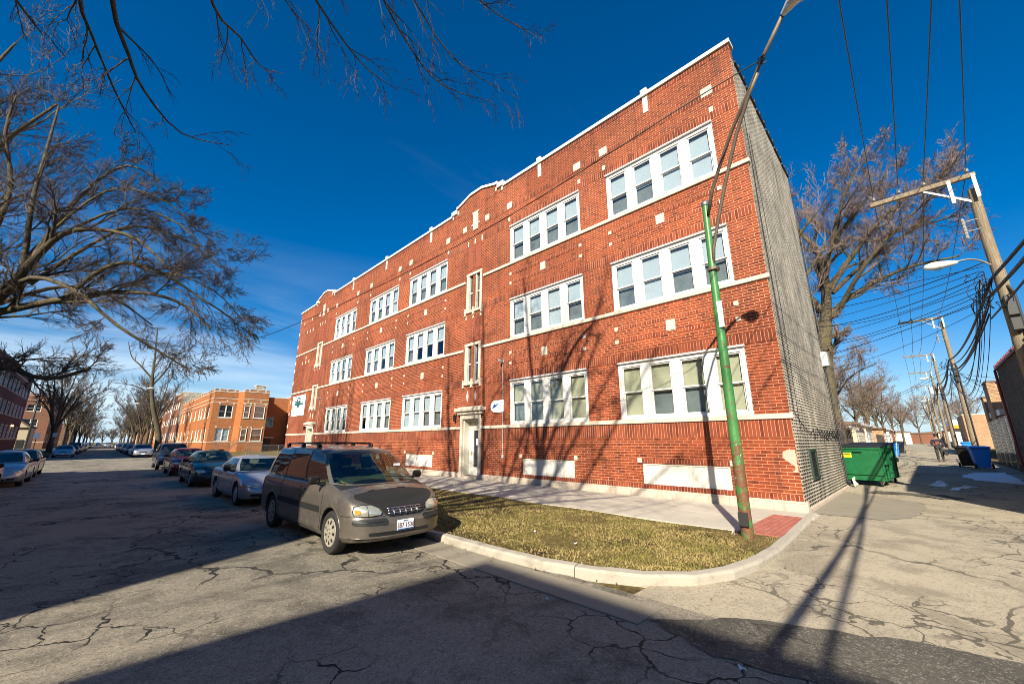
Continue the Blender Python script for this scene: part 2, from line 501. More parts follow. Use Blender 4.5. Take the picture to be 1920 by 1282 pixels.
def soil():
    t = NT('dry_turf'); p = t.pos()
    n = t.noise(p, 1.1, 6, .7); m = t.noise(p, 9, 6, .75); f = t.noise(p, 80, 4, .8)
    c = t.mix(t.ramp(n, [(.35, 0.), (.65, 1.)]), (.20, .145, .055), (.115, .095, .028))
    c = t.mix(t.ramp(m, [(.5, 0.), (.66, 1.)]), c, (.36, .27, .11))
    c = t.mix(t.ramp(t.noise(p, .7, 5, .75), [(.54, 0.), (.62, 1.)]), c, (.075, .05, .03))
    c = t.mix(.6, c, t.mix(f, .3, 1.7), 'MULTIPLY')
    MATS['dry_turf'] = t.done(c, .95, t.bump(t.math('ADD', f, m), .9, .04), 0., Specular_IOR_Level=.1)
    return MATS['dry_turf']
M['turf'] = soil()
def tactile():
    t = NT('brick_paver'); p = t.pos(); x, y, z = t.sep(p)
    b = t.n('ShaderNodeTexBrick'); t.l(t.comb(x, y), b.inputs['Vector'])
    b.inputs['Scale'].default_value = 1; b.inputs['Brick Width'].default_value = .30; b.inputs['Row Height'].default_value = .10
    b.inputs['Mortar Size'].default_value = .006
    b.inputs['Color1'].default_value = (.36, .10, .07, 1); b.inputs['Color2'].default_value = (.46, .15, .10, 1)
    b.inputs['Mortar'].default_value = (.20, .07, .05, 1)
    c = t.mix(.5, b.outputs['Color'], t.mix(t.noise(p, 5, 6, .7), .7, 1.3), 'MULTIPLY')
    MATS['brick_paver'] = t.done(c, .85, t.bump(t.math('SUBTRACT', 1., b.outputs['Fac']), .5, .006))
    return MATS['brick_paver']
M['paver'] = tactile()
def bark(name, c1, c2, sc=3.):
    t = NT(name); v = t.obj(); x, y, z = t.sep(v)
    sv = t.comb(t.math('MULTIPLY', x, sc), t.math('MULTIPLY', y, sc), t.math('MULTIPLY', z, sc * .3))
    n = t.noise(sv, 5, 7, .75)
    c = t.mix(t.ramp(n, [(.35, 0.), (.65, 1.)]), c1, c2)
    c = t.mix(t.math('MULTIPLY', t.ramp(t.noise(v, .8, 4), [(.5, 0.), (.7, 1.)]), .5), c, (.16, .15, .06))
    MATS[name] = t.done(c, .92, t.bump(n, .9, .03), 0., Specular_IOR_Level=.15)
    return MATS[name]
M['bark'] = bark('tree_bark', (.05, .04, .028), (.145, .115, .075))
M['twig'] = plain('twig_bark', (.085, .064, .047), .9, var=.35, scale=2.)
M['twig2'] = plain('pale_twig_bark', (.19, .135, .105), .9, var=.3, scale=2.)
M['barkgrey'] = bark('grey_bark', (.11, .10, .07), (.30, .26, .18), 2.)
def woodpole():
    t = NT('weathered_pole'); v = t.obj(); x, y, z = t.sep(v)
    sv = t.comb(t.math('MULTIPLY', x, 8.), t.math('MULTIPLY', y, 8.), t.math('MULTIPLY', z, .5))
    n = t.noise(sv, 6, 7, .75)
    c = t.mix(t.ramp(n, [(.3, 0.), (.7, 1.)]), (.10, .075, .05), (.36, .29, .20))
    h = t.vor(t.comb(t.math('MULTIPLY', x, 1.), t.math('MULTIPLY', y, 1.), t.math('MULTIPLY', z, .6)), 9).outputs['Distance']
    c = t.mix(t.ramp(h, [(.05, 1.), (.13, 0.)]), c, (.03, .025, .02))
    MATS['weathered_pole'] = t.done(c, .9, t.bump(n, .8, .02), 0., Specular_IOR_Level=.2)
    return MATS['weathered_pole']
M['pole'] = woodpole()
def rustgreen():
    t = NT('chipped_green_paint'); v = t.obj(); x, y, z = t.sep(v)
    n = t.noise(v, 5, 7, .7)
    g = t.mix(t.noise(v, 2, 4), (.03, .15, .035), (.07, .27, .07))
    low = t.math('MULTIPLY_ADD', z, -.06, .18)
    r = t.ramp(t.math('ADD', n, low), [(.57, 0.), (.64, 1.)])
    c = t.mix(r, g, t.mix(t.noise(v, 16, 5), (.10, .035, .015), (.22, .09, .04)))
    # old sticker residue and scraped white paint between knee and head height
    band = t.math('MULTIPLY', t.math('GREATER_THAN', z, 1.0), t.math('LESS_THAN', z, 2.3))
    w = t.math('MULTIPLY', t.ramp(t.noise(v, 11, 6, .8), [(.60, 0.), (.63, 1.)]), band)
    c = t.mix(w, c, (.62, .60, .52))
    sv = t.comb(t.math('MULTIPLY', x, 3.), t.math('MULTIPLY', y, 3.), t.math('MULTIPLY', z, 10.))
    c = t.mix(t.ramp(t.noise(sv, 3, 4, .7), [(.62, 0.), (.67, 1.)]), c, (.06, .03, .015))
    rv = t.comb(t.math('MULTIPLY', x, 12.), t.math('MULTIPLY', y, 12.), t.math('MULTIPLY', z, .5))
    c = t.mix(t.math('MULTIPLY', t.ramp(t.noise(rv, 2.2, 6, .75), [(.52, 0.), (.68, 1.)]), .75), c, (.09, .055, .025))
    MATS['chipped_green_paint'] = t.done(c, t.math('MULTIPLY_ADD', r, .3, .42), t.bump(t.math('ADD', n, r), .4, .004))
    return MATS['chipped_green_paint']
M['polegreen'] = rustgreen()
M['armsteel'] = plain('weathered_arm_steel', (.17, .13, .09), .6, .35, var=.45, scale=7, bump=.2)
def transformer():
    return plain('transformer_grey', (.55, .56, .56), .45, .1)
M['xfmr'] = transformer()
def herring(name):
    t = NT(name); p = t.pos(); x, y, z = t.sep(p)
    zz = t.math('ADD', z, t.math('ABSOLUTE', t.math('SUBTRACT', t.math('MODULO', t.math('ADD', y, 100.04), .52), .26)))
    b = t.math('MODULO', zz, .095)
    m = t.math('LESS_THAN', b, .022)
    c = t.mix(t.noise(p, 9, 3), (.16, .03, .016), (.34, .07, .033))
    c = t.mix(m, c, (.46, .21, .13))
    MATS[name] = t.done(c, .86, t.bump(t.math('SUBTRACT', 1., m), .9, .012), 0., Specular_IOR_Level=.3)
    return MATS[name]
M['herring'] = herring('zigzag_brick')
# ------------------------------------------------------------------ camera, sun, sky
cam = bpy.data.cameras.new('camera'); co = bpy.data.objects.new('camera', cam); COL.objects.link(co)
co.location = (0, 0, 1.7); co.rotation_euler = (R(90) + math.atan(187 / 745.), 0, R(-45))
cam.sensor_width = 36; cam.lens = 745. / 1920 * 36; cam.clip_end = 4000; cam.clip_start = .05
scn.camera = co
EL = R(31.0); AZ = R(64.4)          # elevation; bearing the light travels to (from +Y towards +X)
sl = bpy.data.lights.new('sun', 'SUN'); so = bpy.data.objects.new('sun', sl); COL.objects.link(so)
ld = Vector((math.sin(AZ) * math.cos(EL), math.cos(AZ) * math.cos(EL), -math.sin(EL)))
so.rotation_euler = ld.to_track_quat('-Z', 'Y').to_euler(); so.location = (-30, -15, 40)
sl.energy = 4.8; sl.angle = R(.5); sl.color = (1., .92, .77)

w = bpy.data.worlds.new('World'); scn.world = w; w.use_nodes = True
nt = w.node_tree; nt.nodes.clear()
sky = nt.nodes.new('ShaderNodeTexSky'); sky.sky_type = 'NISHITA'; sky.sun_disc = False
sky.sun_elevation = EL; sky.sun_rotation = AZ + math.pi
sky.altitude = 200; sky.air_density = 1.0; sky.dust_density = .6; sky.ozone_density = 4.0
tc = nt.nodes.new('ShaderNodeTexCoord'); sx = nt.nodes.new('ShaderNodeSeparateXYZ'); nt.links.new(tc.outputs['Generated'], sx.inputs[0])
def wm(op, a, b=None, c=None, clamp=False):
    x = nt.nodes.new('ShaderNodeMath'); x.operation = op; x.use_clamp = clamp
    for i, v in enumerate((a, b, c)):
        if v is None: continue
        if hasattr(v, 'links'): nt.links.new(v, x.inputs[i])
        else: x.inputs[i].default_value = v
    return x.outputs[0]
# thin cirrus: streaky noise on a plane high above, seen mostly low over the horizon
zc = wm('MAXIMUM', sx.outputs[2], .03)
cx = wm('DIVIDE', sx.outputs[0], wm('ADD', zc, .12)); cy = wm('DIVIDE', sx.outputs[1], wm('ADD', zc, .12))
cv = nt.nodes.new('ShaderNodeCombineXYZ'); nt.links.new(cx, cv.inputs[0]); nt.links.new(cy, cv.inputs[1])
mp = nt.nodes.new('ShaderNodeMapping'); nt.links.new(cv.outputs[0], mp.inputs[0])
mp.inputs['Rotation'].default_value = (0, 0, R(25)); mp.inputs['Scale'].default_value = (.28, .95, 1)
n1 = nt.nodes.new('ShaderNodeTexNoise'); nt.links.new(mp.outputs[0], n1.inputs['Vector'])
n1.inputs['Scale'].default_value = .8; n1.inputs['Detail'].default_value = 8; n1.inputs['Roughness'].default_value = .6; n1.inputs['Distortion'].default_value = .6
band = wm('MULTIPLY', wm('SMOOTH_MIN', wm('MULTIPLY', wm('SUBTRACT', .42, sx.outputs[2]), 3.0, clamp=True), 1., .1), 1.)
cl = wm('MULTIPLY', wm('MULTIPLY', wm('SUBTRACT', n1.outputs['Fac'], .42), 3.2, clamp=True), band)
cl = wm('MULTIPLY', cl, wm('MULTIPLY_ADD', wm('SUBTRACT', sx.outputs[1], sx.outputs[0]), .45, .55, clamp=True))
wisp = wm('MULTIPLY', wm('MULTIPLY', wm('SUBTRACT', n1.outputs['Fac'], .52), 2., clamp=True), .10)
cl = wm('MAXIMUM', wm('MULTIPLY', cl, .8), wisp)
hs = nt.nodes.new('ShaderNodeHueSaturation'); nt.links.new(sky.outputs[0], hs.inputs['Color'])
hs.inputs['Saturation'].default_value = 1.42; hs.inputs['Hue'].default_value = .503; hs.inputs['Value'].default_value = 1.
mxw = nt.nodes.new('ShaderNodeMix'); mxw.data_type = 'RGBA'
nt.links.new(cl, mxw.inputs[0]); nt.links.new(hs.outputs[0], mxw.inputs[6]); mxw.inputs[7].default_value = (8.5, 9.2, 9.8, 1)
mh = nt.nodes.new('ShaderNodeMix'); mh.data_type = 'RGBA'
nt.links.new(wm('MULTIPLY', wm('POWER', wm('SUBTRACT', 1., wm('MULTIPLY', wm('MAXIMUM', sx.outputs[2], 0.), 4.5, clamp=True), clamp=True), 2.), .8), mh.inputs[0]); nt.links.new(mxw.outputs[2], mh.inputs[6]); mh.inputs[7].default_value = (4.6, 6.3, 8.0, 1)
bg = nt.nodes.new('ShaderNodeBackground'); bg.inputs['Strength'].default_value = .068
nt.links.new(mh.outputs[2], bg.inputs['Color'])
wo = nt.nodes.new('ShaderNodeOutputWorld'); nt.links.new(bg.outputs[0], wo.inputs[0])
vs = scn.view_settings; vs.view_transform = 'Standard'; vs.look = 'None'; vs.exposure = 1.0; vs.gamma = 1
scn.render.engine = 'CYCLES'
scn.cycles.filter_width = .9; scn.cycles.max_bounces = 5; scn.cycles.transparent_max_bounces = 12; scn.cycles.diffuse_bounces = 2; scn.cycles.glossy_bounces = 3

# ------------------------------------------------------------------ ground
def sm(a, b, x):
    t = max(0., min(1., (x - a) / (b - a))); return t * t * (3 - 2 * t)
def zg(x, y=0.):
    return -.1 + .1 * sm(4.9, 11, x) + .42 * sm(20, 31, x) + .35 * sm(42, 56, x) + .2 * sm(60, 130, x)
def struct(name, mb, mat, **k):
    o = mb.build(name, mat, None, **k); o['kind'] = 'structure'; return o

XS = [-1500, -300, -60, -12, -4.4, 4.7, 4.9, 5.5, 6.2, 7, 8, 9, 10, 11, 15, 20, 21.5, 23, 24.5, 26, 27.5, 29, 31, 36, 42, 44, 46, 48, 50, 52, 54, 56, 60, 70, 80, 90, 100, 115, 130, 300, 1500]
def sheet(name, mat, x0, x1, y0, y1, dz):
    xs = [x0] + [x for x in XS if x0 < x < x1] + [x1]
    ys = [y0, y1]
    b = MB()
    for a, c in zip(xs[:-1], xs[1:]):
        b.quad((a, y0, zg(a) + dz), (c, y0, zg(c) + dz), (c, y1, zg(c) + dz), (a, y1, zg(a) + dz))
    return struct(name, b, mat)
sheet('ground', M['turf'], -1500, 1500, -1500, 1500, -.022)
sheet('street', M['road'], -4.35, 4.9, -80, 900, 0)
sheet('alley', M['alley'], 4.9, 400, -2.95, 2.8, -.001)
sheet('side_alley', M['alley'], -60, -4.35, -2.7, 1.4, -.004)
# cross streets further north
sheet('cross_street', M['road'], -200, 200, 236, 246, .004)

def wavy_poly(name, mat, pts, dz, amp=.06, sub=8, seed=1):
    """flat patch with a ragged outline"""
    rnd = random.Random(seed); out = []
    n = len(pts)
    for i in range(n):
        a, c = pts[i], pts[(i + 1) % n]
        for k in range(sub):
            t = k / sub
            out.append((a[0] + (c[0] - a[0]) * t + rnd.uniform(-amp, amp), a[1] + (c[1] - a[1]) * t + rnd.uniform(-amp, amp)))
    b = MB()
    cx = sum(p[0] for p in out) / len(out); cy = sum(p[1] for p in out) / len(out)
    vs = [(cx, cy, zg(cx) + dz)] + [(p[0], p[1], zg(p[0]) + dz) for p in out]
    m = len(out)
    b.add(vs, [(0, 1 + i, 1 + (i + 1) % m) for i in range(m)])
    return struct(name, b, mat)
wavy_poly('road_patch', M['patch'], [(4.35, 2.35), (5.1, 1.6), (5.6, .4), (6.0, -1.4), (5.3, -2.2), (4.75, -1.0), (4.3, .5), (4.05, 1.6)], .006, .05, 7, 3)
wavy_poly('alley_slab', M['gutter'], [(12.6, 2.4), (12.6, .9), (13.8, .35), (16.2, .2), (17.6, .8), (18.2, 1.8), (18.2, 2.4)], .008, .05, 8, 5)
wavy_poly('alley_patch', M['patch'], [(18.8, 1.6), (19.0, .6), (18.3, -.2), (18.9, -.7), (19.8, -.2), (19.9, 1.5)], .010, .07, 6, 6)

# kerb: slabs along a path, with open joints
kp = [(4.74, 130.), (4.74, 60.), (4.74, 30.), (4.74, 16.), (4.74, 9.), (4.73, 6.6), (4.74, 5.2), (4.80, 4.2), (4.98, 3.45), (5.28, 2.82), (5.72, 2.36), (6.3, 2.08), (7.0, 1.95), (8.0, 1.90), (9.2, 1.92), (10.6, 1.98), (12.45, 2.06)]
def resample(path, step):
    out = [path[0]]; acc = 0.
    for a, c in zip(path[:-1], path[1:]):
        L = math.hypot(c[0] - a[0], c[1] - a[1]); n = max(1, int(L / step))
        for i in range(1, n + 1): out.append((a[0] + (c[0] - a[0]) * i / n, a[1] + (c[1] - a[1]) * i / n))
    return out
def kerb_top(x, y): return .025 + .03 * sm(5, 11.5, x)
def sweep_kerb(name, path, side, joints, topf, width=.17, mat=None, lowz=-.25):
    b = MB(); rnd = random.Random(4)
    P = resample(path, .22)
    seg = []; k = 0
    L = 0; start = 0; nxt = joints()
    def flush(i0, i1):
        dz = rnd.uniform(-.006, .006); n0 = len(b.v); prof = [(0.0, lowz), (0.0, -.035), (.022, -.006), (.045, 0.), (width - .015, .004), (width, -.006), (width, lowz)]
        pts = P[i0:i1 + 1]; m = len(pts)
        for i, p in enumerate(pts):
            a = pts[max(0, i - 1)]; c = pts[min(m - 1, i + 1)]
            dx, dy = c[0] - a[0], c[1] - a[1]; l = math.hypot(dx, dy) or 1
            nx, ny = -dy / l * side, dx / l * side
            gap = .006 if i == 0 else (-.006 if i == m - 1 else 0)
            zt = topf(p[0], p[1]) + dz + rnd.uniform(-.003, .003)
            for o, h in prof:
                j = rnd.uniform(-.004, .004) if 0 < o < width else 0
                b.v.append((p[0] + nx * o + dx / l * gap, p[1] + ny * o + dy / l * gap, (zt + h + j) if h > lowz else lowz))
        q = len(prof)
        for i in range(m - 1):
            for j in range(q - 1):
                a = n0 + i * q + j
                b.f.append((a, a + 1, a + q + 1, a + q)); b.m.append(0)
        b.f.append(tuple(n0 + j for j in range(q))); b.m.append(0)
        b.f.append(tuple(n0 + (m - 1) * q + j for j in range(q - 1, -1, -1))); b.m.append(0)
    for i in range(1, len(P)):
        L += math.hypot(P[i][0] - P[i - 1][0], P[i][1] - P[i - 1][1])
        if L >= nxt or i == len(P) - 1:
            flush(start, i); start = i; L = 0; nxt = joints()
    return struct(name, b, mat or M['kerb'])
rj = random.Random(2)
sweep_kerb('kerb', kp, 1, lambda: rj.choice([1.3, 2.4, 3.0, 3.1]), kerb_top)
sweep_kerb('kerb', [(-4.35, 2.2), (-4.35, 200.)], 1, lambda: 3., lambda x, y: .02)
sweep_kerb('kerb', [(-4.35, -80.), (-4.35, -3.4)], 1, lambda: 3., lambda x, y: .02)
sweep_kerb('kerb', [(4.75, -80.), (4.75, -4.6), (4.95, -3.7), (5.5, -3.2), (6.3, -3.0), (13.4, -3.0)][::1], -1, lambda: 3., lambda x, y: .02)
# concrete gutter pan beside the street kerb
b = MB()
for y in [2.35 + i * 1.9 for i in range(40)]:
    b.box(4.16, 4.715, y + .006, y + 1.894, -.2, -.1 + .010 + rj.uniform(0, .003))
struct('gutter', b, M['gutter'])
# raised turf strips
def kin(off):
    out = []
    P = resample(kp, .22)
    for i, p in enumerate(P):
        a = P[max(0, i - 1)]; c = P[min(len(P) - 1, i + 1)]
        dx, dy = c[0] - a[0], c[1] - a[1]; l = math.hypot(dx, dy)
        out.append((p[0] - dy / l * off, p[1] + dx / l * off))
    return out
inner = [p for p in kin(.16)]
b = MB()
rt = random.Random(9)
def turfz(x, y): return .012 + .02 * math.sin(x * 1.9 + y * .7) * math.sin(y * 1.1) + .012
rows = []
for p in inner:
    if p[0] > 9.0 and p[1] < 3: continue
    n = 12; row = []
    # rows run from the kerb to the walk
    if p[1] < 2.9:
        tgt = (min(9.0, max(p[0], 7.5) + .8), 2.75)
    else: tgt = (9.0, max(p[1], 2.75))
    for k in range(n + 1):
        t = k / n; x = p[0] + (tgt[0] - p[0]) * t; y = p[1] + (tgt[1] - p[1]) * t
        row.append((x, y, (kerb_top(*p) - .012) * (1 - min(1, t * 4)) + turfz(x, y) * min(1, t * 4)))
    rows.append(row)
for r0, r1 in zip(rows[:-1], rows[1:]):
    for k in range(len(r0) - 1): b.quad(r0[k], r0[k + 1], r1[k + 1], r1[k])
b.quad((7.2, 2.0, .02), (9.0, 2.06, .025), (9.0, 2.76, .02), (7.2, 2.76, .018))
struct('lawn_strip', b, M['turf'], smooth=True)
b = MB(); b.quad((-7.2, 1.8, .01), (-4.5, 1.8, .01), (-4.5, 230, .01), (-7.2, 230, .01)); b.quad((-11.8, 1.8, .0), (-9, 1.8, .0), (-9, 230, .0), (-11.8, 230, .0))
b.quad((-7.2, -80, .01), (-4.5, -80, .01), (-4.5, -3.4, .01), (-7.2, -3.4, .01))
b.quad((4.9, -80, .01), (13, -80, .01), (13, -3.1, .01), (4.9, -3.1, .01))
b.quad((10.9, 44.2, .012), (60, 44.2, .012), (60, 230, .012), (10.9, 230, .012))
b.quad((20.3, 3.0, -.01), (26, 3.0, -.01), (26, 44, -.01), (20.3, 44, -.01))
struct('lawn', b, M['turf'])

# sidewalks
def slabs(name, x0, x1, y0, y1, step, z, mat):
    b = MB(); y = y0; rr = random.Random(int(abs(x0) * 10) + 3)
    while y < y1 - .05:
        e = min(y + step, y1); dz = rr.uniform(-.004, .005)
        xm = (x0 + x1) / 2
        for a, c in ((x0, xm - .004), (xm + .004, x1)):
            b.bbox(a, c, y + .004, e - .004, z - .15, z + dz, .006)
        y = e
    return struct(name, b, mat)
slabs('sidewalk', 8.95, 12.3, 2.80, 43.5, 1.85, .035, M['walk'])
b = MB(); b.bbox(11.56, 12.3, 2.0, 2.79, -.1, .036, .006); struct('sidewalk', b, M['walk'])
slabs('sidewalk', 8.95, 10.9, 43.5, 230, 1.5, .035, M['walk'])
slabs('sidewalk', -9., -7.2, 1.8, 230, 1.5, .03, M['walk'])
slabs('sidewalk', 8.95, 10.9, -80, -3.1, 1.5, .03, M['walk'])
slabs('sidewalk', -9., -7.2, -80, -3.1, 1.5, .03, M['walk'])
b = MB(); b.bbox(8.96, 11.54, 2.08, 2.79, -.1, .038, .006); struct('paver_pad', b, M['paver'])

# grass blades, near part of the strip
def inside(x, y):
    if x > 8.93 or y < 2.0: return False
    for (ax, ay), (bx, by) in zip(inner[:-1], inner[1:]):
        if by <= y <= ay and x < ax + (bx - ax) * ((ay - y) / max(ay - by, 1e-6)): return False
    if y < 2.9:
        d = [math.hypot(px - 0, py) for px, py in inner]
        for (ax, ay), (bx, by) in zip(inner[:-1], inner[1:]):
            if ax <= x <= bx and y < ay + (by - ay) * ((x - ax) / max(bx - ax, 1e-6)): return False
    return True
gm = NT('grass_blades'); gv = gm.pos()
gmat = gm.done(gm.mix(gm.ramp(gm.noise(gv, 1.6, 6, .7), [(.38, 0.), (.62, 1.)]), gm.mix(gm.noise(gv, 40, 2), (.29, .21, .08), (.42, .32, .14)), gm.mix(gm.noise(gv, 40, 2), (.13, .13, .03), (.22, .19, .05))), .85, Specular_IOR_Level=.15)
b = MB(); rg = random.Random(12)
for i in range(52000):
    y = 2.1 + (rg.random() ** 1.7) * 16; x = rg.uniform(4.85, 8.93)
    if not inside(x, y): continue
    if math.hypot(x - 8.56, y - 2.6) < .25 + rg.random() * .5 and rg.random() < .8: continue
    if math.sin(x * 2.3 + 1.1 * math.sin(y * 1.9)) * math.sin(y * 1.7 + x) > .5 and rg.random() < .85: continue
    if (x < 5.3 or x > 8.6 or y < 2.45) and rg.random() < .55: continue
    h = rg.uniform(.012, .042); wd = rg.uniform(.005, .012) * (1 + y * .05); a = rg.uniform(0, 6.28); lx, ly = rg.uniform(-.03, .03), rg.uniform(-.03, .03)
    z = turfz(x, y) - .004
    b.add([(x - wd * math.cos(a), y - wd * math.sin(a), z), (x + wd * math.cos(a), y + wd * math.sin(a), z), (x + lx, y + ly, z + h)], [(0, 1, 2)])
tag(b.build('dry_grass', gmat), 'short patchy yellow green winter grass in the corner strip', 'grass', kind='stuff')
# fallen leaves and grit along the kerb
b = MB(); rg = random.Random(5)
P = kin(-.02)
for i in range(1500):
    k = rg.randrange(len(P)); px, py = P[k]
    if py > 14 : continue
    dd = rg.random() ** 2.2 * .9
    q = kin(-.03)[k] if False else (px, py)
    a = rg.uniform(0, 6.28)
    if px < 4.9: x, y = px - dd, py + rg.uniform(-.2, .2)
    else: x, y = px - dd * .35 + rg.uniform(-.1, .1), py - dd
    s = rg.uniform(.006, .02); z = zg(x) + .012 if x > 4.9 else -.076
    b.add([(x - s, y - s * .5, z), (x + s, y - s * .3, z + s * .4), (x + s * .7, y + s, z + .002), (x - s * .6, y + s * .6, z + s * .5)], [(0, 1, 2, 3)])
for i in range(1500):
    x, y = (rg.gauss(8.6, .5), rg.gauss(2.45, .35)) if i < 500 else (rg.uniform(4.9, 8.9), 2.1 + rg.random() ** 1.6 * 12)
    if not inside(x, y): continue
    s = rg.uniform(.008, .025); z = turfz(x, y) + .01
    b.add([(x - s, y - s * .5, z), (x + s, y - s * .3, z + s * .4), (x + s * .7, y + s, z + .002), (x - s * .6, y + s * .6, z + s * .5)], [(0, 1, 2, 3)])
tag(b.build('leaf_litter', M['litter_leaf']), 'small dry brown leaves and grit along the kerb and pole foot', 'leaf litter', kind='stuff')
# loose gravel on the road
b = MB()
for i in range(2600):
    r_ = 1.6 + rg.random() ** 1.4 * 9; a = R(rg.uniform(-12, 104)); x, y = r_ * math.sin(a), r_ * math.cos(a)
    if x > 4.1 and y > 1.9: continue
    if y < -2.6: continue
    s = rg.uniform(.003, .009); z = zg(x) + .006
    b.add([(x - s, y, z - .004), (x, y - s, z - .004), (x + s, y, z - .004), (x, y + s, z - .004), (x + s * .2, y, z + s * .7)], [(0, 1, 4), (1, 2, 4), (2, 3, 4), (3, 0, 4)])
gr = plain('gravel', (.30, .27, .22), .9, var=.4, scale=2.)
tag(b.build('loose_gravel', gr), 'loose pale grit scattered over the worn asphalt', 'gravel', kind='stuff')
# pieces of litter
def paper(x, y, z, s, rz, lab):
    b = MB(); b.grid(lambda u, v: ((u - .5) * s, (v - .5) * s * .6, .006 + .012 * math.sin(u * 5 + v * 3)), 4, 3)
    o = b.build('paper_scrap', M['paper'], world=False); o.location = (x, y, z); o.rotation_euler = (0, 0, rz)
    tag(o, lab, 'litter', 'paper scraps on the ground')
paper(4.0, 1.35, -.09, .075, .6, 'white paper scrap on the shaded asphalt at the alley mouth')
paper(4.0, 3.42, -.085, .05, .2, 'tiny white scrap on the gutter near the kerb curve')
paper(5.9, 4.4, .05, .07, 1.6, 'small white scrap in the middle of the grass strip')
paper(6.1, 5.5, .05, .06, 2.6, 'small white scrap lying in grass nearer the parked van')
# snow remains
def snowpatch(name, pts, lab, h=.03, seed=1, z0=None):
    rnd = random.Random(seed); n = len(pts); out = []
    for i in range(n):
        a, c = pts[i], pts[(i + 1) % n]
        for k in range(7):
            t = k / 7; out.append((a[0] + (c[0] - a[0]) * t + rnd.uniform(-.08, .08), a[1] + (c[1] - a[1]) * t + rnd.uniform(-.08, .08)))
    cx = sum(p[0] for p in out) / len(out); cy = sum(p[1] for p in out) / len(out); b = MB(); m = len(out)
    def zz(x): return (zg(x) if z0 is None else z0)
    vs = []
    for s, hh in ((1., .004), (.9, h * .6), (.6, h), (.0, h * 1.1)):
        for p in out:
            x = cx + (p[0] - cx) * s; y = cy + (p[1] - cy) * s
            vs.append((x, y, zz(x) + hh + (rnd.uniform(-.2, .2) * h if 0 < s < 1 else 0)))
    fs = []
    for r in range(3):
        for i in range(m): fs.append((r * m + i, r * m + (i + 1) % m, (r + 1) * m + (i + 1) % m, (r + 1) * m + i))
    b.add(vs, fs)
    return tag(b.build('snow_patch', M['snow'], smooth=True), lab, 'snow', kind='stuff')
snowpatch('s', [(24.5, -2.5), (25.2, -1.3), (26.4, -.9), (28.0, -1.5), (28.6, -2.4)], 'white snow patch in the shade below the blue bin', .04, 2)
snowpatch('s', [(22.8, .1), (24.6, -.2), (24.2, -.5), (22.6, -.3)], 'thin streak of old snow along the shaded wheel track', .012, 3)
snowpatch('s', [(21.8, -.3), (23.4, -.9), (23.2, -1.15), (21.7, -.6)], 'second thin snow streak nearest the camera in the alley shade', .012, 4)
snowpatch('s', [(-6.8, 38), (-4.6, 38.5), (-4.6, 44), (-6.0, 47), (-7.0, 44)], 'snow on the west parkway behind the silver sedan', .06, 5, .02)
snowpatch('s', [(-6.9, 52), (-4.6, 52), (-4.7, 60), (-6.8, 63)], 'farther snow patch on the west parkway by the bare tree', .06, 6, .02)
snowpatch('s', [(-11.3, 40), (-9.1, 40), (-9.1, 58), (-11.3, 60)], 'long snow strip between west walk and buildings', .06, 8, .02)
# ------------------------------------------------------------------ building tools
def wall(b, axis, c, u0, u1, z0, z1, holes, depth, inward, mi=0):
    """wall plane at axis=c spanning u,z with rectangular holes (ua,ub,za,zb); reveals go `depth` along inward (+-1)"""
    us = sorted({u0, u1} | {h[0] for h in holes} | {h[1] for h in holes})
    zs = sorted({z0, z1} | {h[2] for h in holes} | {h[3] for h in holes})
    us = [u for u in us if u0 <= u <= u1]; zs = [z for z in zs if z0 <= z <= z1]
    def P(u, z, d=0.):
        q = c + d * inward
        return (q, u, z) if axis == 'x' else (u, q, z)
    flip = (axis == 'x') == (inward > 0)
    for a, e in zip(us[:-1], us[1:]):
        for f, g in zip(zs[:-1], zs[1:]):
            mu, mz = (a + e) / 2, (f + g) / 2
            if any(h[0] < mu < h[1] and h[2] < mz < h[3] for h in holes): continue
            q = [P(a, f), P(a, g), P(e, g), P(e, f)]
            b.quad(*(q if flip else q[::-1]), mi)
    for h in holes:
        a, e, f, g = h
        b.quad(P(a, f), P(a, g), P(a, g, depth), P(a, f, depth), mi)
        b.quad(P(e, f), P(e, g), P(e, g, depth), P(e, f, depth), mi)
        b.quad(P(a, f), P(e, f), P(e, f, depth), P(a, f, depth), mi)
        b.quad(P(a, g), P(e, g), P(e, g, depth), P(a, g, depth), mi)

def pbox(b, axis, c, inward, u0, u1, z0, z1, d0, d1, mi=0, bev=0.):
    """box in facade coordinates; d = distance INTO the wall (negative = proud)"""
    a, e = sorted((c + inward * d0, c + inward * d1))
    f = (lambda *k: b.bbox(*k[:6], bev, k[6])) if bev else b.box
    if axis == 'x': f(a, e, min(u0, u1), max(u0, u1), z0, z1, mi)
    else: f(min(u0, u1), max(u0, u1), a, e, z0, z1, mi)

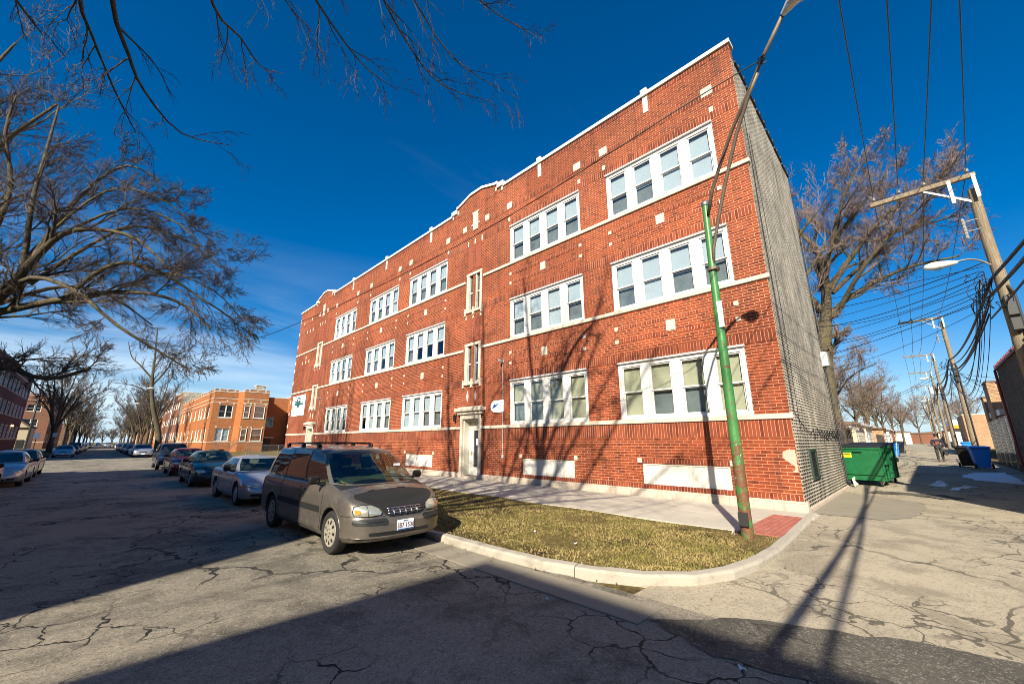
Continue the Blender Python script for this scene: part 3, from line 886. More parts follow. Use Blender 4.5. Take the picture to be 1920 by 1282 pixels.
rw = random.Random(21)
def window(parent, axis, c, inward, u0, u1, z0, z1, n=1, mull=.07, case=.07, dep=.09, frame=None, blind=None, blindfrac=None, rail=True, sill=0., dark=None, curt=.72, sashw=.045, muntin=False, detail=True, head=False):
    """double-hung window bank: casing, mullions, sashes (one mesh) > panes, blinds, sill"""
    frame = frame or M['white']
    b = MB(); g = MB(); bl = MB(); dk = MB()
    pbox(b, axis, c, inward, u0, u0 + case, z0, z1, dep - .035, dep + .06, bev=.006)
    pbox(b, axis, c, inward, u1 - case, u1, z0, z1, dep - .035, dep + .06, bev=.006)
    pbox(b, axis, c, inward, u0 + case, u1 - case, z1 - case, z1, dep - .033, dep + .06)
    pbox(b, axis, c, inward, u0 + case, u1 - case, z0, z0 + case * .8, dep - .033, dep + .06)
    sw = (u1 - u0 - 2 * case - (n - 1) * mull) / n
    for k in range(n):
        a = u0 + case + k * (sw + mull); e = a + sw
        if k: pbox(b, axis, c, inward, a - mull, a, z0 + case * .8, z1 - case, dep - .04, dep + .06, bev=.006)
        lo, hi = z0 + case * .8, z1 - case; mid = lo + (hi - lo) * rw.uniform(.47, .5)
        for (p, q, dd) in ((lo, mid, .035), (mid - .03, hi, .0)):
            if not rail and p != lo: continue
            if not rail: q = hi
            pbox(b, axis, c, inward, a, a + sashw, p, q, dep + .0 + dd, dep + .05 + dd)
            pbox(b, axis, c, inward, e - sashw, e, p, q, dep + .0 + dd, dep + .05 + dd)
            pbox(b, axis, c, inward, a + sashw, e - sashw, p, p + sashw * .9, dep + .002 + dd, dep + .05 + dd)
            pbox(b, axis, c, inward, a + sashw, e - sashw, q - sashw * .9, q, dep + .002 + dd, dep + .05 + dd)
            pbox(g, axis, c, inward, a + sashw, e - sashw, p + sashw * .9, q - sashw * .9, dep + .02 + dd, dep + .024 + dd)
        bf = blindfrac() if blindfrac else rw.choice([.5, .5, .55, .62, 1., 1.])
        zb = hi - (hi - lo) * bf
        pbox(bl, axis, c, inward, a + .01, e - .01, zb, hi, dep + .12, dep + .125)
        if bf < .98:
            if rw.random() < curt: pbox(bl, axis, c, inward, a + .01, e - .01, lo, zb, dep + .17, dep + .175, 1)
            else:
                w_ = rw.uniform(.1, .3)
                pbox(bl, axis, c, inward, a + .01, a + w_ * sw, lo, zb, dep + .17, dep + .175, 1)
        if muntin:
            pbox(b, axis, c, inward, (a + e) / 2 - .012, (a + e) / 2 + .012, lo, hi, dep + .01, dep + .03)
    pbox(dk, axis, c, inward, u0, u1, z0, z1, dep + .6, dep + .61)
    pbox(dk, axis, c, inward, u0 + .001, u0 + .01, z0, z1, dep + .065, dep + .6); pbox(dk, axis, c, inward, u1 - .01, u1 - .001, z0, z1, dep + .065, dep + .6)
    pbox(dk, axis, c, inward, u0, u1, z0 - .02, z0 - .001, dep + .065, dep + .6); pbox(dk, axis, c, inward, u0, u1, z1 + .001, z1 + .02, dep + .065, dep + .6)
    if head: pbox(b, axis, c, inward, u0 - .0, u1, z1 - .002, z1 + .05, -.05, dep + .0)
    w_ = b.build('window', frame, parent)
    g.build('pane', M['glass'], w_)
    if detail:
        bl.build('blind', [blind or M['blindlt'], MATS['curtain']], w_)
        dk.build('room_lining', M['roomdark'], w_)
    else:
        dk2 = MB(); pbox(dk2, axis, c, inward, u0, u1, z0, z1, dep + .1, dep + .11); dk2.build('blind', M['roomdark'] if rw.random() < .55 else (blind or M['blindlt']), w_)  # most of these sheets are room darkness put into the colour, the rest blinds
    if sill:
        s = MB(); pbox(s, axis, c, inward, u0 - .08, u1 + .08, z0 - sill, z0 - .002, -.05, dep, bev=.008); s.build('sill', M['stone'], w_)
    return w_
plain('curtain', (.24, .26, .25), .9, var=.35, scale=3.)

def flatbar(parent, name, mat, axis, c, inward, u0, u1, z0, z1, proud, back=.02, bev=0.):
    b = MB(); pbox(b, axis, c, inward, u0, u1, z0, z1, -proud, back, bev=bev)
    return b.build(name, mat, parent)

# ------------------------------------------------------------------ the red brick corner building
FX = 12.52; S = 2.29; NE = 43.6; BX = 20.3
A = thing('apartment_building', 'three storey red brick corner building with white four-pane window banks and stone stair bays', 'building', (FX, S, 0))
WY = [(3.12, 7.20), (8.50, 12.66), (17.84, 22.0), (23.42, 27.66), (29.95, 34.15)]
WZ = [(2.43, 4.36), (6.34, 8.22), (10.14, 12.05)]
BAYS = [15.34, 37.2]
holes = []
for y0, y1 in WY:
    for z0, z1 in WZ: holes.append((y0, y1, z0, z1))
basep = [(3.9, 6.53), (9.24, 11.9), (18.5, 21.2), (24.2, 26.9), (30.7, 33.4)]
for y0, y1 in basep: holes.append((y0, y1, .27, 1.03))
for yc in BAYS:
    holes.append((yc - .62, yc + .62, .16, 2.78))
    for z0, z1 in ((4.62, 6.46), (8.42, 10.36)):
        for s in (-1, 1):
            a = yc + s * .29
            holes.append((a - .17, a + .17, z0, z1))
b = MB()
wall(b, 'x', FX, S, NE, .25, 13.6, holes, .2, 1)
# parapet with gabled tops over the two stair bays
prof = [(S, 13.6), (S, 14.62)]
for yc in BAYS:
    prof += [(yc - 2.2, 14.62), (yc - 2.2, 14.82), (yc - 1.75, 14.82), (yc - 1.75, 15.0), (yc - 1.55, 15.0), (yc - .5, 15.32), (yc + .5, 15.32), (yc + 1.55, 15.0), (yc + 1.75, 15.0), (yc + 1.75, 14.82), (yc + 2.2, 14.82), (yc + 2.2, 14.62)]
prof += [(NE, 14.62), (NE, 13.6)]
b.prism(prof[::-1], 'x', FX, FX + .3)
b.build('front_wall', M['brick'], A, fix=False)
# coping follows the profile
b = MB(); top = prof[1:-1]
top = [(S - .05, 14.62)] + top[1:-1] + [(NE + .05, 14.62)]
def coping(pts, x0, x1, th=.15):
    for (ya, za), (yb, zb) in zip(pts[:-1], pts[1:]):
        if abs(ya - yb) < 1e-6:
            lo, hi = sorted((za, zb)); s = .08
            continue
        ext = .0
        b.add([(x0, ya, za + .002), (x1, ya, za + .002), (x1, yb, zb + .002), (x0, yb, zb + .002), (x0, ya, za + th), (x1, ya, za + th), (x1, yb, zb + th), (x0, yb, zb + th)],
              [(0, 1, 2, 3), (4, 7, 6, 5), (0, 4, 5, 1), (3, 2, 6, 7), (0, 3, 7, 4), (1, 5, 6, 2)])
coping(top, FX - .075, FX + .36)
b.build('coping', M['coping'], A, fix=True)
# side (alley) wall, stepped towards the rear
b = MB()
side = [(FX + .003, -.1), (FX + .003, 14.1)]
k = 6
for i in range(k):
    xa = FX + .3 + (BX - FX - .3) * i / k; xb = FX + .3 + (BX - FX - .3) * (i + 1) / k; zt = 14.05 - .62 * i / k
    side += [(xa, zt), (xb, zt)]
side += [(BX, -.1)]
b.prism(side, 'y', S - .003, S + .3)
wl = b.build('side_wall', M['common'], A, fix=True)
b = MB()
for i in range(k):
    xa = FX + .3 + (BX - FX - .3) * i / k; xb = FX + .3 + (BX - FX - .3) * (i + 1) / k; zt = 14.05 - .62 * i / k
    b.box(xa + .002, xb, S - .06, S + .36, zt + .002, zt + .07)
    x = xa + .3
    while x < xb:
        b.box(x, x + .07, S - .085, S + .38, zt + .0, zt + .12); x += .62
b.build('tile_coping', M['darkframe'], A)
# quoin where red brick toothes into the side wall
b = MB()
for i in range(13):
    z = 3.2 + i * .87
b = MB(); b.box(FX + .31, BX, NE - .3, NE, -.1, 13.5); b.box(BX - .3, BX, S + .31, NE - .31, -.1, 13.3); b.build('rear_wall', M['common'], A)
b = MB(); b.box(FX + .31, BX - .31, S + .31, NE - .31, 12.9, 13.0); b.build('roof', M['roof'], A)
# footing
b = MB(); y = S - .06
edges = sorted([S - .07] + [c - .66 for c in BAYS] + [c + .66 for c in BAYS] + [NE])
for a, e in zip(edges[:-1], edges[1:]):
    if any(abs((a + e) / 2 - c) < .3 for c in BAYS): continue
    n = max(1, round((e - a) / 1.9)); b = MB()
    for i in range(n):
        b.bbox(FX - .10, FX + .1, a + (e - a) * i / n + .002, a + (e - a) * (i + 1) / n - .002, -.2, .21 + rw.uniform(-.003, .003), .012)
        b.bbox(FX - .055, FX + .1, a + (e - a) * i / n + .003, a + (e - a) * (i + 1) / n - .003, .206, .262, .01)
    b.build('footing', M['footing'], A)
b = MB(); b.bbox(FX - .02, BX, S - .07, S + .05, -.2, .10, .012); b.build('side_footing', M['footing'], A)
# horizontal stone sills and soldier courses
spans = []
cuts = [S - .0] + [v for c in BAYS for v in (c - .74, c + .74)] + [NE]
for a, e in zip(cuts[0::2], cuts[1::2]): spans.append((a, e))
for (a, e) in spans:
    aa = a - (.055 if a == S else 0)
    for z in (2.29, 6.20, 10.0):
        flatbar(A, 'stone_band', M['stone'], 'x', FX, 1, aa, e, z, z + .135, .06, .1, .01)
    flatbar(A, 'soldier_course', M['soldier'], 'x', FX, 1, a - .0, e, 1.83, 2.285, .012)
    flatbar(A, 'soldier_course', M['soldier'], 'x', FX, 1, a, e, .264, .40, .010)
    for z in (4.42, 8.30, 12.13):
        flatbar(A, 'soldier_course', M['soldier'], 'x', FX, 1, a, e, z, z + .30, .010)
    flatbar(A, 'soldier_course', M['soldier'], 'x', FX, 1, a, e, 14.42, 14.60, .008)
    # thin dark projecting header rows over the base course
    flatbar(A, 'soldier_course', M['soldier'], 'x', FX, 1, a, e, 13.05, 13.27, .010)
# stone blocks, posts
def blk(y, z, w_, h, pr=.018):
    flatbar(A, 'stone_block', M['stone'], 'x', FX, 1, y - w_ / 2, y + w_ / 2, z - h / 2, z + h / 2, pr)
for y0, y1 in WY:
    for y in (y0 + .03, y1 + .03): blk(y, 13.28, .36, .34)
    for y in (y0 - .04, y1 + .04): blk(y, 12.5, .13, .2)
    for zc in (5.42, 9.30):
        blk((y0 + y1) / 2, zc, .30, .36)
        for y in (y0 + .05, y1 - .05):
            for z in (zc - .24, zc + .24): blk(y, z, .13, .13)
        for s, zz in ((-1, zc - .24), (1, zc + .24)):
            for ua, ub in ((y0 + .12, (y0 + y1) / 2 - .16), ((y0 + y1) / 2 + .16, y1 - .12)):
                flatbar(A, 'panel_border', M['soldier'], 'x', FX, 1, ua, ub, zz - .06, zz + .06, .008)
for y0, y1 in basep:
    for y in (y0 - .08, y1 + .08): blk(y, 1.12, .14, .15, .03)
    flatbar(A, 'panel_lintel', M['soldier'], 'x', FX, 1, y0 - .01, y1 + .01, 1.035, 1.17, .014)
    b = MB(); b.bbox(FX + .035, FX + .08, y0 + .05, y1 - .05, .30, .985, .004); bp = b.build('basement_panel', M['panel'], A)
    b = MB(); b.bbox(FX + .012, FX + .07, y0 + .004, y0 + .05, .268, 1.028, .004); b.bbox(FX + .012, FX + .07, y1 - .05, y1 - .004, .268, 1.028, .004); b.bbox(FX + .013, FX + .07, y0 + .05, y1 - .05, .985, 1.028, .004); b.bbox(FX + .013, FX + .07, y0 + .05, y1 - .05, .268, .30, .004)
    b.build('panel_frame', M['cream'], bp)
    b = MB()
    for q in range(int((y1 - y0) / .45)):
        for zq in (.34, .94): b.lathe([(.008, -.0), (.008, -.004), (.001, -.005)], 6, (FX + .035, y0 + .15 + q * .45, zq), 'x')
    b.build('screw_heads', M['darkframe'], bp)
for y in (5.28, 10.66, 19.75, 25.5, 31.1):
    b = MB(); b.bbox(FX - .03, FX + .02, y - .1, y + .1, 13.88, 14.60, .01); b.bbox(FX - .10, FX + .38, y - .13, y + .13, 14.60, 14.93, .015); b.build('parapet_post', M['coping'], A)
for c in BAYS:
    for s in (-1, 1):
        b = MB(); b.bbox(FX - .09, FX + .37, c + s * 1.98 - .24, c + s * 1.98 + .24, 14.70, 14.99, .015)
        b.bbox(FX - .025, FX + .01, c + s * 2.1 - .05, c + s * 2.1 + .05, 14.45, 14.68, .005); b.build('parapet_post', M['coping'], A)
        flatbar(A, 'stone_block', M['stone'], 'x', FX, 1, c + s * 1.62 - .05, c + s * 1.62 + .05, 14.62, 14.85, .02)
# windows
for wi, (y0, y1) in enumerate(WY):
    for fi, (z0, z1) in enumerate(WZ):
        bm_ = M['blindtan'] if fi == 0 and wi < 2 else M['blindlt']
        bf = (lambda: rw.choice([1., 1., .55, .5])) if fi == 0 and wi < 2 else (lambda: rw.choice([.48, .5, .52, .5, .58, 1.]))
        window(A, 'x', FX, 1, y0, y1, z0, z1, n=4, mull=.30, case=.13, dep=.06, blind=bm_, blindfrac=bf, sashw=.05, head=True, curt=1.01 if wi < 2 else .85)
# stair bays
for c in BAYS:
    for (z0, z1) in ((4.62, 6.46), (8.42, 10.36)):
        b = MB()
        for s in (-1, 1):
            a = c + s * .29
            pbox(b, 'x', FX, 1, a + .17 - .045, a + .17, z0, z1, .08, .15); pbox(b, 'x', FX, 1, a - .17, a - .17 + .045, z0, z1, .08, .15)
            pbox(b, 'x', FX, 1, a - .125, a + .125, (z0 + z1) / 2 - .03, (z0 + z1) / 2 + .03, .082, .15)
            pbox(b, 'x', FX, 1, a - .125, a + .125, z0, z0 + .05, .082, .15)
        w_ = b.build('stair_window', M['white'], A)
        for s in (-1, 1):
            b = MB(); a = c + s * .29; pbox(b, 'x', FX, 1, a - .125, a + .125, z0 + .05, z1, .12, .125)
            b.build('pane', M['glass_dark'], w_)
        b = MB()
        pbox(b, 'x', FX, 1, c - .62, c - .462, z0 - .02, z1, -.03, .12, bev=.008); pbox(b, 'x', FX, 1, c + .462, c + .62, z0 - .02, z1, -.03, .12, bev=.008)
        pbox(b, 'x', FX, 1, c - .64, c + .64, z1 + .002, z1 + .15, -.04, .12, bev=.01)
        pbox(b, 'x', FX, 1, c - .70, c + .70, z0 - .17, z0 - .022, -.08, .12, bev=.01)
        for s in (-1, 1): pbox(b, 'x', FX, 1, c + s * .66 - .05, c + s * .66 + .05, z0 - .30, z0 + .10, -.085, .02, bev=.008)
        pbox(b, 'x', FX, 1, c - .06, c + .06, z0 - .30, z0 + .12, -.085, .02, bev=.008)
        b.build('surround', M['stone'], w_)
        for s in (-1, 1):   # pale jamb inside each light
            b = MB(); a = c + s * .29; pbox(b, 'x', FX, 1, a + .12, a + .172, z0, z1, .0, .08)
            b.build('jamb', M['cream'], w_)
    for (z0, z1) in ((6.72, 8.05), (10.66, 12.1)):
        for s in (-1, 1):
            flatbar(A, 'zigzag_panel', M['herring'], 'x', FX, 1, c + s * .31 - .2, c + s * .31 + .2, z0, z1, .02)
    flatbar(A, 'soldier_course', M['soldier'], 'x', FX, 1, c - .56, c + .56, 6.66 - .02, 6.70, .02)
    flatbar(A, 'soldier_course', M['soldier'], 'x', FX, 1, c - .56, c + .56, 8.06, 8.20 - .09, .03)
    for s in (-1, 0, 1):
        blk(c + s * .58, 12.3, .09, .3); blk(c + s * .58, 8.0, .08, .16, .04)
    for s in (-1, 1):
        flatbar(A, 'zigzag_panel', M['herring'], 'x', FX, 1, c + s * .30 - .2, c + s * .30 + .2, 3.45, 4.24, .02)
        b = MB(); y = c + s * .30
        b.prism([(y - .09, 3.88), (y, 3.58), (y + .09, 3.88), (y, 4.18)], 'x', FX - .035, FX); b.build('stone_diamond', M['stone'], A, fix=True)
    flatbar(A, 'soldier_course', M['soldier'], 'x', FX, 1, c - .56, c + .56, 4.25, 4.31, .02)
    b = MB()
    pbox(b, 'x', FX, 1, c - .2, c + .2, 13.0, 14.05, -.05, .02, bev=.01); pbox(b, 'x', FX, 1, c - .13, c + .13, 13.1, 13.9, -.065, -.04, bev=.01)
    pbox(b, 'x', FX, 1, c - .27, c + .27, 14.02, 14.12, -.06, .02, bev=.01)
    for s in (-1, 1): pbox(b, 'x', FX, 1, c + s * .28 - .06, c + s * .28 + .06, 13.30, 13.40, -.04, .02, bev=.01)
    b.build('stone_plaque', M['stone'], A)
    for s in (-1, 1): blk(c + s * .95, 13.35, .34, .32)
    # door
    b = MB()
    for s in (-1, 1):
        pbox(b, 'x', FX, 1, c + s * .70 - .085, c + s * .70 + .085, .0, 2.94, -.07, .06, bev=.012)
    pbox(b, 'x', FX, 1, c - .785, c + .785, 2.78, 3.0, -.075, .06, bev=.012)
    pbox(b, 'x', FX, 1, c - .95, c + .95, 3.0, 3.14, -.16, .06, bev=.015)
    pbox(b, 'x', FX, 1, c - 1.08, c + 1.08, 3.142, 3.30, -.26, .06, bev=.02)
    pbox(b, 'x', FX, 1, c - .9, c + .9, 3.30, 3.37, -.16, .06, bev=.02)
    b.build('entrance_surround', M['stone'], A)
    b = MB(); pbox(b, 'x', FX, 1, c - .61, c + .61, -.1, .10, -.12, .5, bev=.01); pbox(b, 'x', FX, 1, c - .61, c + .61, .1, .16, -.0, .5, bev=.01); b.build('step', M['footing'], A)
    b = MB(); D = .42
    for s in (-1, 1): pbox(b, 'x', FX, 1, c + s * .59 - .03, c + s * .59 + .03, .16, 2.775, .05, D)
    pbox(b, 'x', FX, 1, c - .56, c + .56, 2.72, 2.775, .05, D)
    b.build('door_lining', M['cream'], A)
    b = MB(); pbox(b, 'x', FX, 1, c - .56, c + .56, .16, 2.72, D, D + .05)
    b.build('door_back', M['cream'], A)
    b = MB()   # leaf: side panel and glazed door
    pbox(b, 'x', FX, 1, c + .18, c + .30, .165, 2.35, D - .09, D - .005); pbox(b, 'x', FX, 1, c - .54, c - .42, .165, 2.35, D - .09, D - .005)
    pbox(b, 'x', FX, 1, c - .42, c + .18, .165, .52, D - .085, D - .005); pbox(b, 'x', FX, 1, c - .42, c + .18, 2.25, 2.35, D - .085, D - .005)
    pbox(b, 'x', FX, 1, c + .31, c + .55, .165, 2.35, D - .05, D - .005); pbox(b, 'x', FX, 1, c - .55, c + .55, 2.352, 2.42, D - .09, D - .005)
    d_ = b.build('door', M['white'], A)
    b = MB(); pbox(b, 'x', FX, 1, c - .42, c + .18, .52, 2.25, D - .05, D - .04); b.build('pane', M['glass_dark'], d_)
    b = MB(); b.tube([(FX + D - .13, c + .24, 1.05), (FX + D - .13, c + .24, 1.25)], .014, 8); b.tube([(FX + D - .13, c + .24, 1.06), (FX + D - .08, c + .24, 1.06)], .01, 6); b.tube([(FX + D - .13, c + .24, 1.24), (FX + D - .08, c + .24, 1.24)], .01, 6); b.build('handle', M['chrome'], d_)
    b = MB(); pbox(b, 'x', FX, 1, c - .22, c + .0, 1.55, 1.85, D - .056, D - .051); b.build('notice', M['signwhite'], d_)
    # wall lantern beside the entrance
    t = thing('wall_lantern', 'small black and glass lantern left of the %s entrance' % ('nearer' if c < 20 else 'farther'), 'lamp', (FX, c + 1.18, 2.85))
    b = MB(); b.box(-.1, .0, -.03, .03, .1, .16); b.lathe([(.02, .2), (.09, .12), (.085, .10), (.07, -.12), (.03, -.15)], 8, (-.13, 0, 0)); b.build('lamp_body', M['black'], t, world=False)
    b = MB(); b.lathe([(.078, .09), (.067, -.09)], 8, (-.13, 0, 0)); b.build('lamp_glass', M['lens'], t, world=False)
# far end bay: plain wall with small stones, no windows in view
for z, ys in ((12.2, (39.6, 40.4, 41.2)), (9.1, (39.7, 40.6, 41.5)), (9.55, (40.6,)), (5.4, (40.6,)), (13.35, (40.2, 42.3))):
    for y in ys: blk(y, z, .16, .3)
for z in (3.0, 4.2, 5.3, 7.2, 8.4, 9.2, 10.9, 12.2, 13.6):
    flatbar(A, 'stone_block', M['stone'], 'x', FX, 1, NE - .2, NE + .02, z, z + .32, .02)
# small window frame low in the side wall
b = MB()
b.box(14.02, 14.10, S - .05, S + .0, .68, 1.50); b.box(14.84, 14.92, S - .05, S, .68, 1.50); b.box(14.10, 14.84, S - .048, S, 1.42, 1.50); b.box(14.10, 14.84, S - .048, S, .68, .76)
w_ = b.build('side_window', plain('dark_green_frame', (.012, .035, .02), .6), A)
b = MB(); b.box(14.1, 14.84, S - .02, S - .01, .76, 1.42); b.build('pane', M['black'], w_)
b = MB()   # mortar repair near the corner
rp = random.Random(3)
pts = [(S + .02 + rp.uniform(0, .02), .95 + i * .07) for i in range(9)] + [(S + .20 + .12 * math.sin(i * .7) + rp.uniform(-.03, .03), .95 + (8 - i) * .07) for i in range(9)]
b.prism(pts, 'x', FX - .006, FX + .0); b.build('mortar_repair', plain('pink_mortar', (.55, .36, .27), .9), A, fix=True)

# things fixed on the building
def cctv(y, z, zend, lab):
    t = thing('security_camera', lab, 'camera', (FX, y, z), 0, None)
    b = MB(); b.bbox(-.06, 0, -.05, .05, -.06, .06, .008); b.build('mount', M['greysteel'], t, world=False)
    b = MB(); b.bbox(-.30, -.08, -.045, .045, -.015, .07, .012); b.box(-.33, -.07, -.055, .055, .068, .078); b.build('camera_body', M['greysteel'], t, world=False)
    b = MB(); zz = [-.06, -.6, -1.4, -2.2, -2.9, zend - z]
    b.tube([(-.03, .02 * math.sin(i * 2.1), q) for i, q in enumerate(zz)], .012, 6); b.bbox(-.06, 0, -.05, .05, zend - z - .14, zend - z, .006); b.build('conduit', M['greysteel'], t, world=False)
cctv(13.08, 5.3, 1.15, 'small wall camera with thin conduit right of the nearer stair bay')
cctv(35.6, 5.3, 2.1, 'small wall camera with conduit by the far stair bay')
t = thing('hanging_sign', 'white half-oval wall sign with blue swoosh beside the entrance', 'sign', (FX - .03, 13.44, 3.27))
pts = [(-.42, .27), (-.42, -.27)] + [(.12 + .30 * math.cos(R(a)), .27 * math.sin(R(a))) for a in range(-90, 91, 15)]
b = MB(); b.prism(pts, 'x', -.03, .0); b.build('board', M['signwhite'], t, world=False, fix=True)
b = MB()
b.prism([(.33, -.10), (.20, .02), (.05, .06), (-.10, .15), (-.14, .18), (-.04, .06), (.08, -.02), (.2, -.06)], 'x', -.036, -.031)
b.prism([(.30, -.02), (.16, .10), (.02, .05), (.1, .0)], 'x', -.034, -.0305)
b.build('swoosh', M['blueink'], t, world=False, fix=True)
b = MB()
for i, z in enumerate((.09, .03, -.03, -.09, -.14)): b.box(-.034, -.0305, -.36, .0 - .04 * (i % 2), z, z + .016)
b.build('lettering_lines', M['greyink'], t, world=False)
t = thing('wall_banner', 'large white banner with dark teal emblem high on the far end of the red wall', 'banner', (FX - .02, 41.0, 5.0))
b = MB(); b.bbox(-.03, .0, -1.75, 1.75, -.95, .95, .006); b.build('board', M['signwhite'], t, world=False)
b = MB()
b.prism([(1.35, .30), (.95, .30), (.95, .05), (.45, .05), (.3, -.15), (-.3, -.15), (-.45, .05), (-1.3, .02), (-1.3, .35), (-.5, .38), (-.5, .62), (0, .85), (.5, .62), (.5, .48), (1.3, .42)], 'x', -.036, -.031)
b.build('emblem', M['tealink'], t, world=False, fix=True)
b = MB(); b.prism([(1.2, .35), (.6, .33), (.6, .26), (1.2, .28)], 'x', -.040, -.0365); b.prism([(-.6, .30), (-1.2, .26), (-1.2, .18), (-.6, .22)], 'x', -.040, -.0365); b.prism([(.3, .5), (0, .68), (-.3, .5), (0, .42)], 'x', -.040, -.0365); b.build('emblem_highlight', M['signwhite'], t, world=False, fix=True)
b = MB(); rr = random.Random(8)
for i in range(9):
    y = rr.uniform(-1.3, 1.1); z = rr.uniform(-.8, -.2); b.tube([(-.033, y + .12 * j, z + rr.uniform(-.1, .1)) for j in range(5)], .014, 4)
b.build('script_lines', M['greyink'], t, world=False)
t = thing('meter_box', 'white utility box on the rear corner of the speckled side wall', 'box', (20.0, S, 4.9))
b = MB(); b.bbox(-.2, .2, -.22, .0, -.28, .3, .01); b.build('box', M['greysteel'], t, world=False)
b = MB(); b.tube([(-.05, -.08, -.28), (-.05, -.08, -4.6)], .03, 8); b.tube([(.1, -.08, .3), (.1, -.08, 5.5)], .025, 8); b.build('conduit', M['darkframe'], t, world=False)
b = MB(); rr = random.Random(6)
b.tube([(12.9 + .05 * math.sin(z), S - .03, 12.5 - z) for z in [i * .5 for i in range(21)]] + [(13.2, S - .03, 2.35), (13.8, S - .04, 2.1), (14.6, S - .03, 1.95)], .010, 5)
p = (14.6, 1.95); pts = [(14.6, S - .03, 1.95)]
for i in range(24):
    pts.append((14.6 + i * .24, S - .05 - rr.random() * .06, 1.95 + .16 * math.sin(i * 1.9) + rr.uniform(-.06, .06)))
b.tube(pts, .012, 5)
pts = [(q[0] + .15, q[1] - .03, q[2] + rr.uniform(-.12, .1)) for q in pts[4:]]; b.tube(pts, .009, 5)
b.tube([(13.3 + .3 * math.sin(z * .3), S - .02, 11.5 - z) for z in [i * .6 for i in range(17)]], .006, 4)
tag(b.build('wall_cable', M['wirebl']), 'loose black cables draped down and along the speckled side wall', 'cable')
# ------------------------------------------------------------------ neighbouring buildings
def shell(parent, mat, x0, x1, y0, y1, z0, z1, face_holes, name='wall', mats=None, roofdrop=.5):
    """four walls with window holes; face_holes: dict side -> holes; sides s,n,w,e"""
    mats = mats or {}
    T = .25
    for side in 'snwe':
        b = MB(); h = face_holes.get(side, [])
        if side == 's': wall(b, 'y', y0, x0, x1, z0, z1, h, T, 1)
        if side == 'n': wall(b, 'y', y1, x0, x1, z0, z1, h, T, -1)
        if side == 'w': wall(b, 'x', x0, y0, y1, z0, z1, h, T, 1)
        if side == 'e': wall(b, 'x', x1, y0, y1, z0, z1, h, T, -1)
        b.build(name, mats.get(side, mat), parent)
    b = MB(); b.quad((x0, y0, z1 - roofdrop), (x1, y0, z1 - roofdrop), (x1, y1, z1 - roofdrop), (x0, y1, z1 - roofdrop)); b.build('roof', M['roof'], parent)
    b = MB()
    for (a, c_, d, e) in ((x0, x1, y0, y0 + .3), (x0, x1, y1 - .3, y1), (x0, x0 + .3, y0 + .3, y1 - .3), (x1 - .3, x1, y0 + .3, y1 - .3)):
        o = .03
        b.box(a - (o if a == x0 else 0), c_ + (o if c_ == x1 else 0), d - (o if d == y0 else 0), e + (o if e == y1 else 0), z1 + .001, z1 + .12)
        b.box(a + (.001 if a == x0 else 0), c_ - .001, d + .001, e - .001, z1 - roofdrop, z1)
    return b.build('coping', M['coping'], parent)
AXC = {'s': ('y', 1), 'n': ('y', -1), 'w': ('x', 1), 'e': ('x', -1)}
def crenels(parent, mat, side, c, u0, u1, z, n, w_=.9, h=.45):
    ax, inw = AXC[side]
    step = (u1 - u0) / n
    for i in range(n + 1):
        u = u0 + step * i
        a, e = max(u0, u - w_), min(u1, u + w_)
        b = MB(); pbox(b, ax, c, inw, a, e, z + .121, z + h, 0, .28); m = b.build('merlon', mat, parent)
        b = MB(); pbox(b, ax, c, inw, a - .03, e + .03, z + h + .001, z + h + .09, -.04, .32); b.build('cap', M['coping'], m)

# orange brick courtyard building beyond the empty lot
O = thing('apartment_building', 'two storey orange brick building with crenellated parapet beyond the empty lot', 'building', (12.5, 86, 0))
OY = 86.
zf = [(1.85, 3.95), (5.85, 8.0)]
sh = []
for z0, z1 in zf: sh.append((13.5, 15.5, z0, z1))
sh.append((13.2, 15.2, -.1, .45))
wh = []
wy = [88.5, 92.0, 95.6, 98.4, 103, 108.5, 113.5, 119, 123.5]
for z0, z1 in zf:
    for i, y in enumerate(wy): wh.append((y, y + (1.0 if i == 0 else 1.8), z0, z1))
shell(O, M['orange'], 12.5, 20.9, OY, 127, -.3, 10.3, {'s': sh, 'w': wh})
for h in sh[:2]: window(O, 'y', OY, 1, *h, n=2, mull=.12, dep=.09, blindfrac=lambda: .25, sill=.14, detail=False)
for h in wh: window(O, 'x', 12.5, 1, *h, n=1, dep=.09, detail=False, sill=.12)
# octagonal bay on the south face
bay = [(16.2, OY), (16.55, OY - 1.0), (18.1, OY - 1.6), (20.1, OY - 1.6), (20.9, OY)]
bay = [(16.0, OY - .0), (16.7, OY - 1.3), (18.15, OY - 1.3 - .0), (20.6, OY - 1.3), (20.9, OY - .0)]
b = MB(); b.prism(bay, 'z', -.3, 10.45); b.build('bay', M['orange'], O, fix=True)
b = MB(); b.prism([(x + (.05 if x > 18 else -.05), y - .05) for x, y in bay], 'z', 10.452, 10.57); b.build('coping', M['coping'], O, fix=True)
for z0, z1 in zf:
    b = MB()
    for (a, e) in ((16.95, 17.85), (18.5, 20.2)):
        w_ = window(O, 'y', OY - 1.36, 1, a, e, z0, z1, n=1, dep=.0, detail=False, blindfrac=lambda: .5, sill=.12)
for z in (9.12, 8.42, 1.55):
    flatbar(O, 'stone_band', M['stone'], 'y', OY, 1, 12.45, 16.0, z, z + .12, .04)
    flatbar(O, 'stone_band', M['stone'], 'y', OY - 1.3, 1, 16.68, 20.62, z, z + .12, .04)
    flatbar(O, 'stone_band', M['stone'], 'x', 12.5, 1, 86, 127, z, z + .12, .04)
crenels(O, M['orange'], 's', OY, 12.5, 16.0, 10.3, 3, .45)
crenels(O, M['orange'], 's', OY - 1.3, 16.7, 20.6, 10.45, 3, .5)
crenels(O, M['orange'], 'w', 12.5, 86.3, 126.5, 10.3, 11, .9)
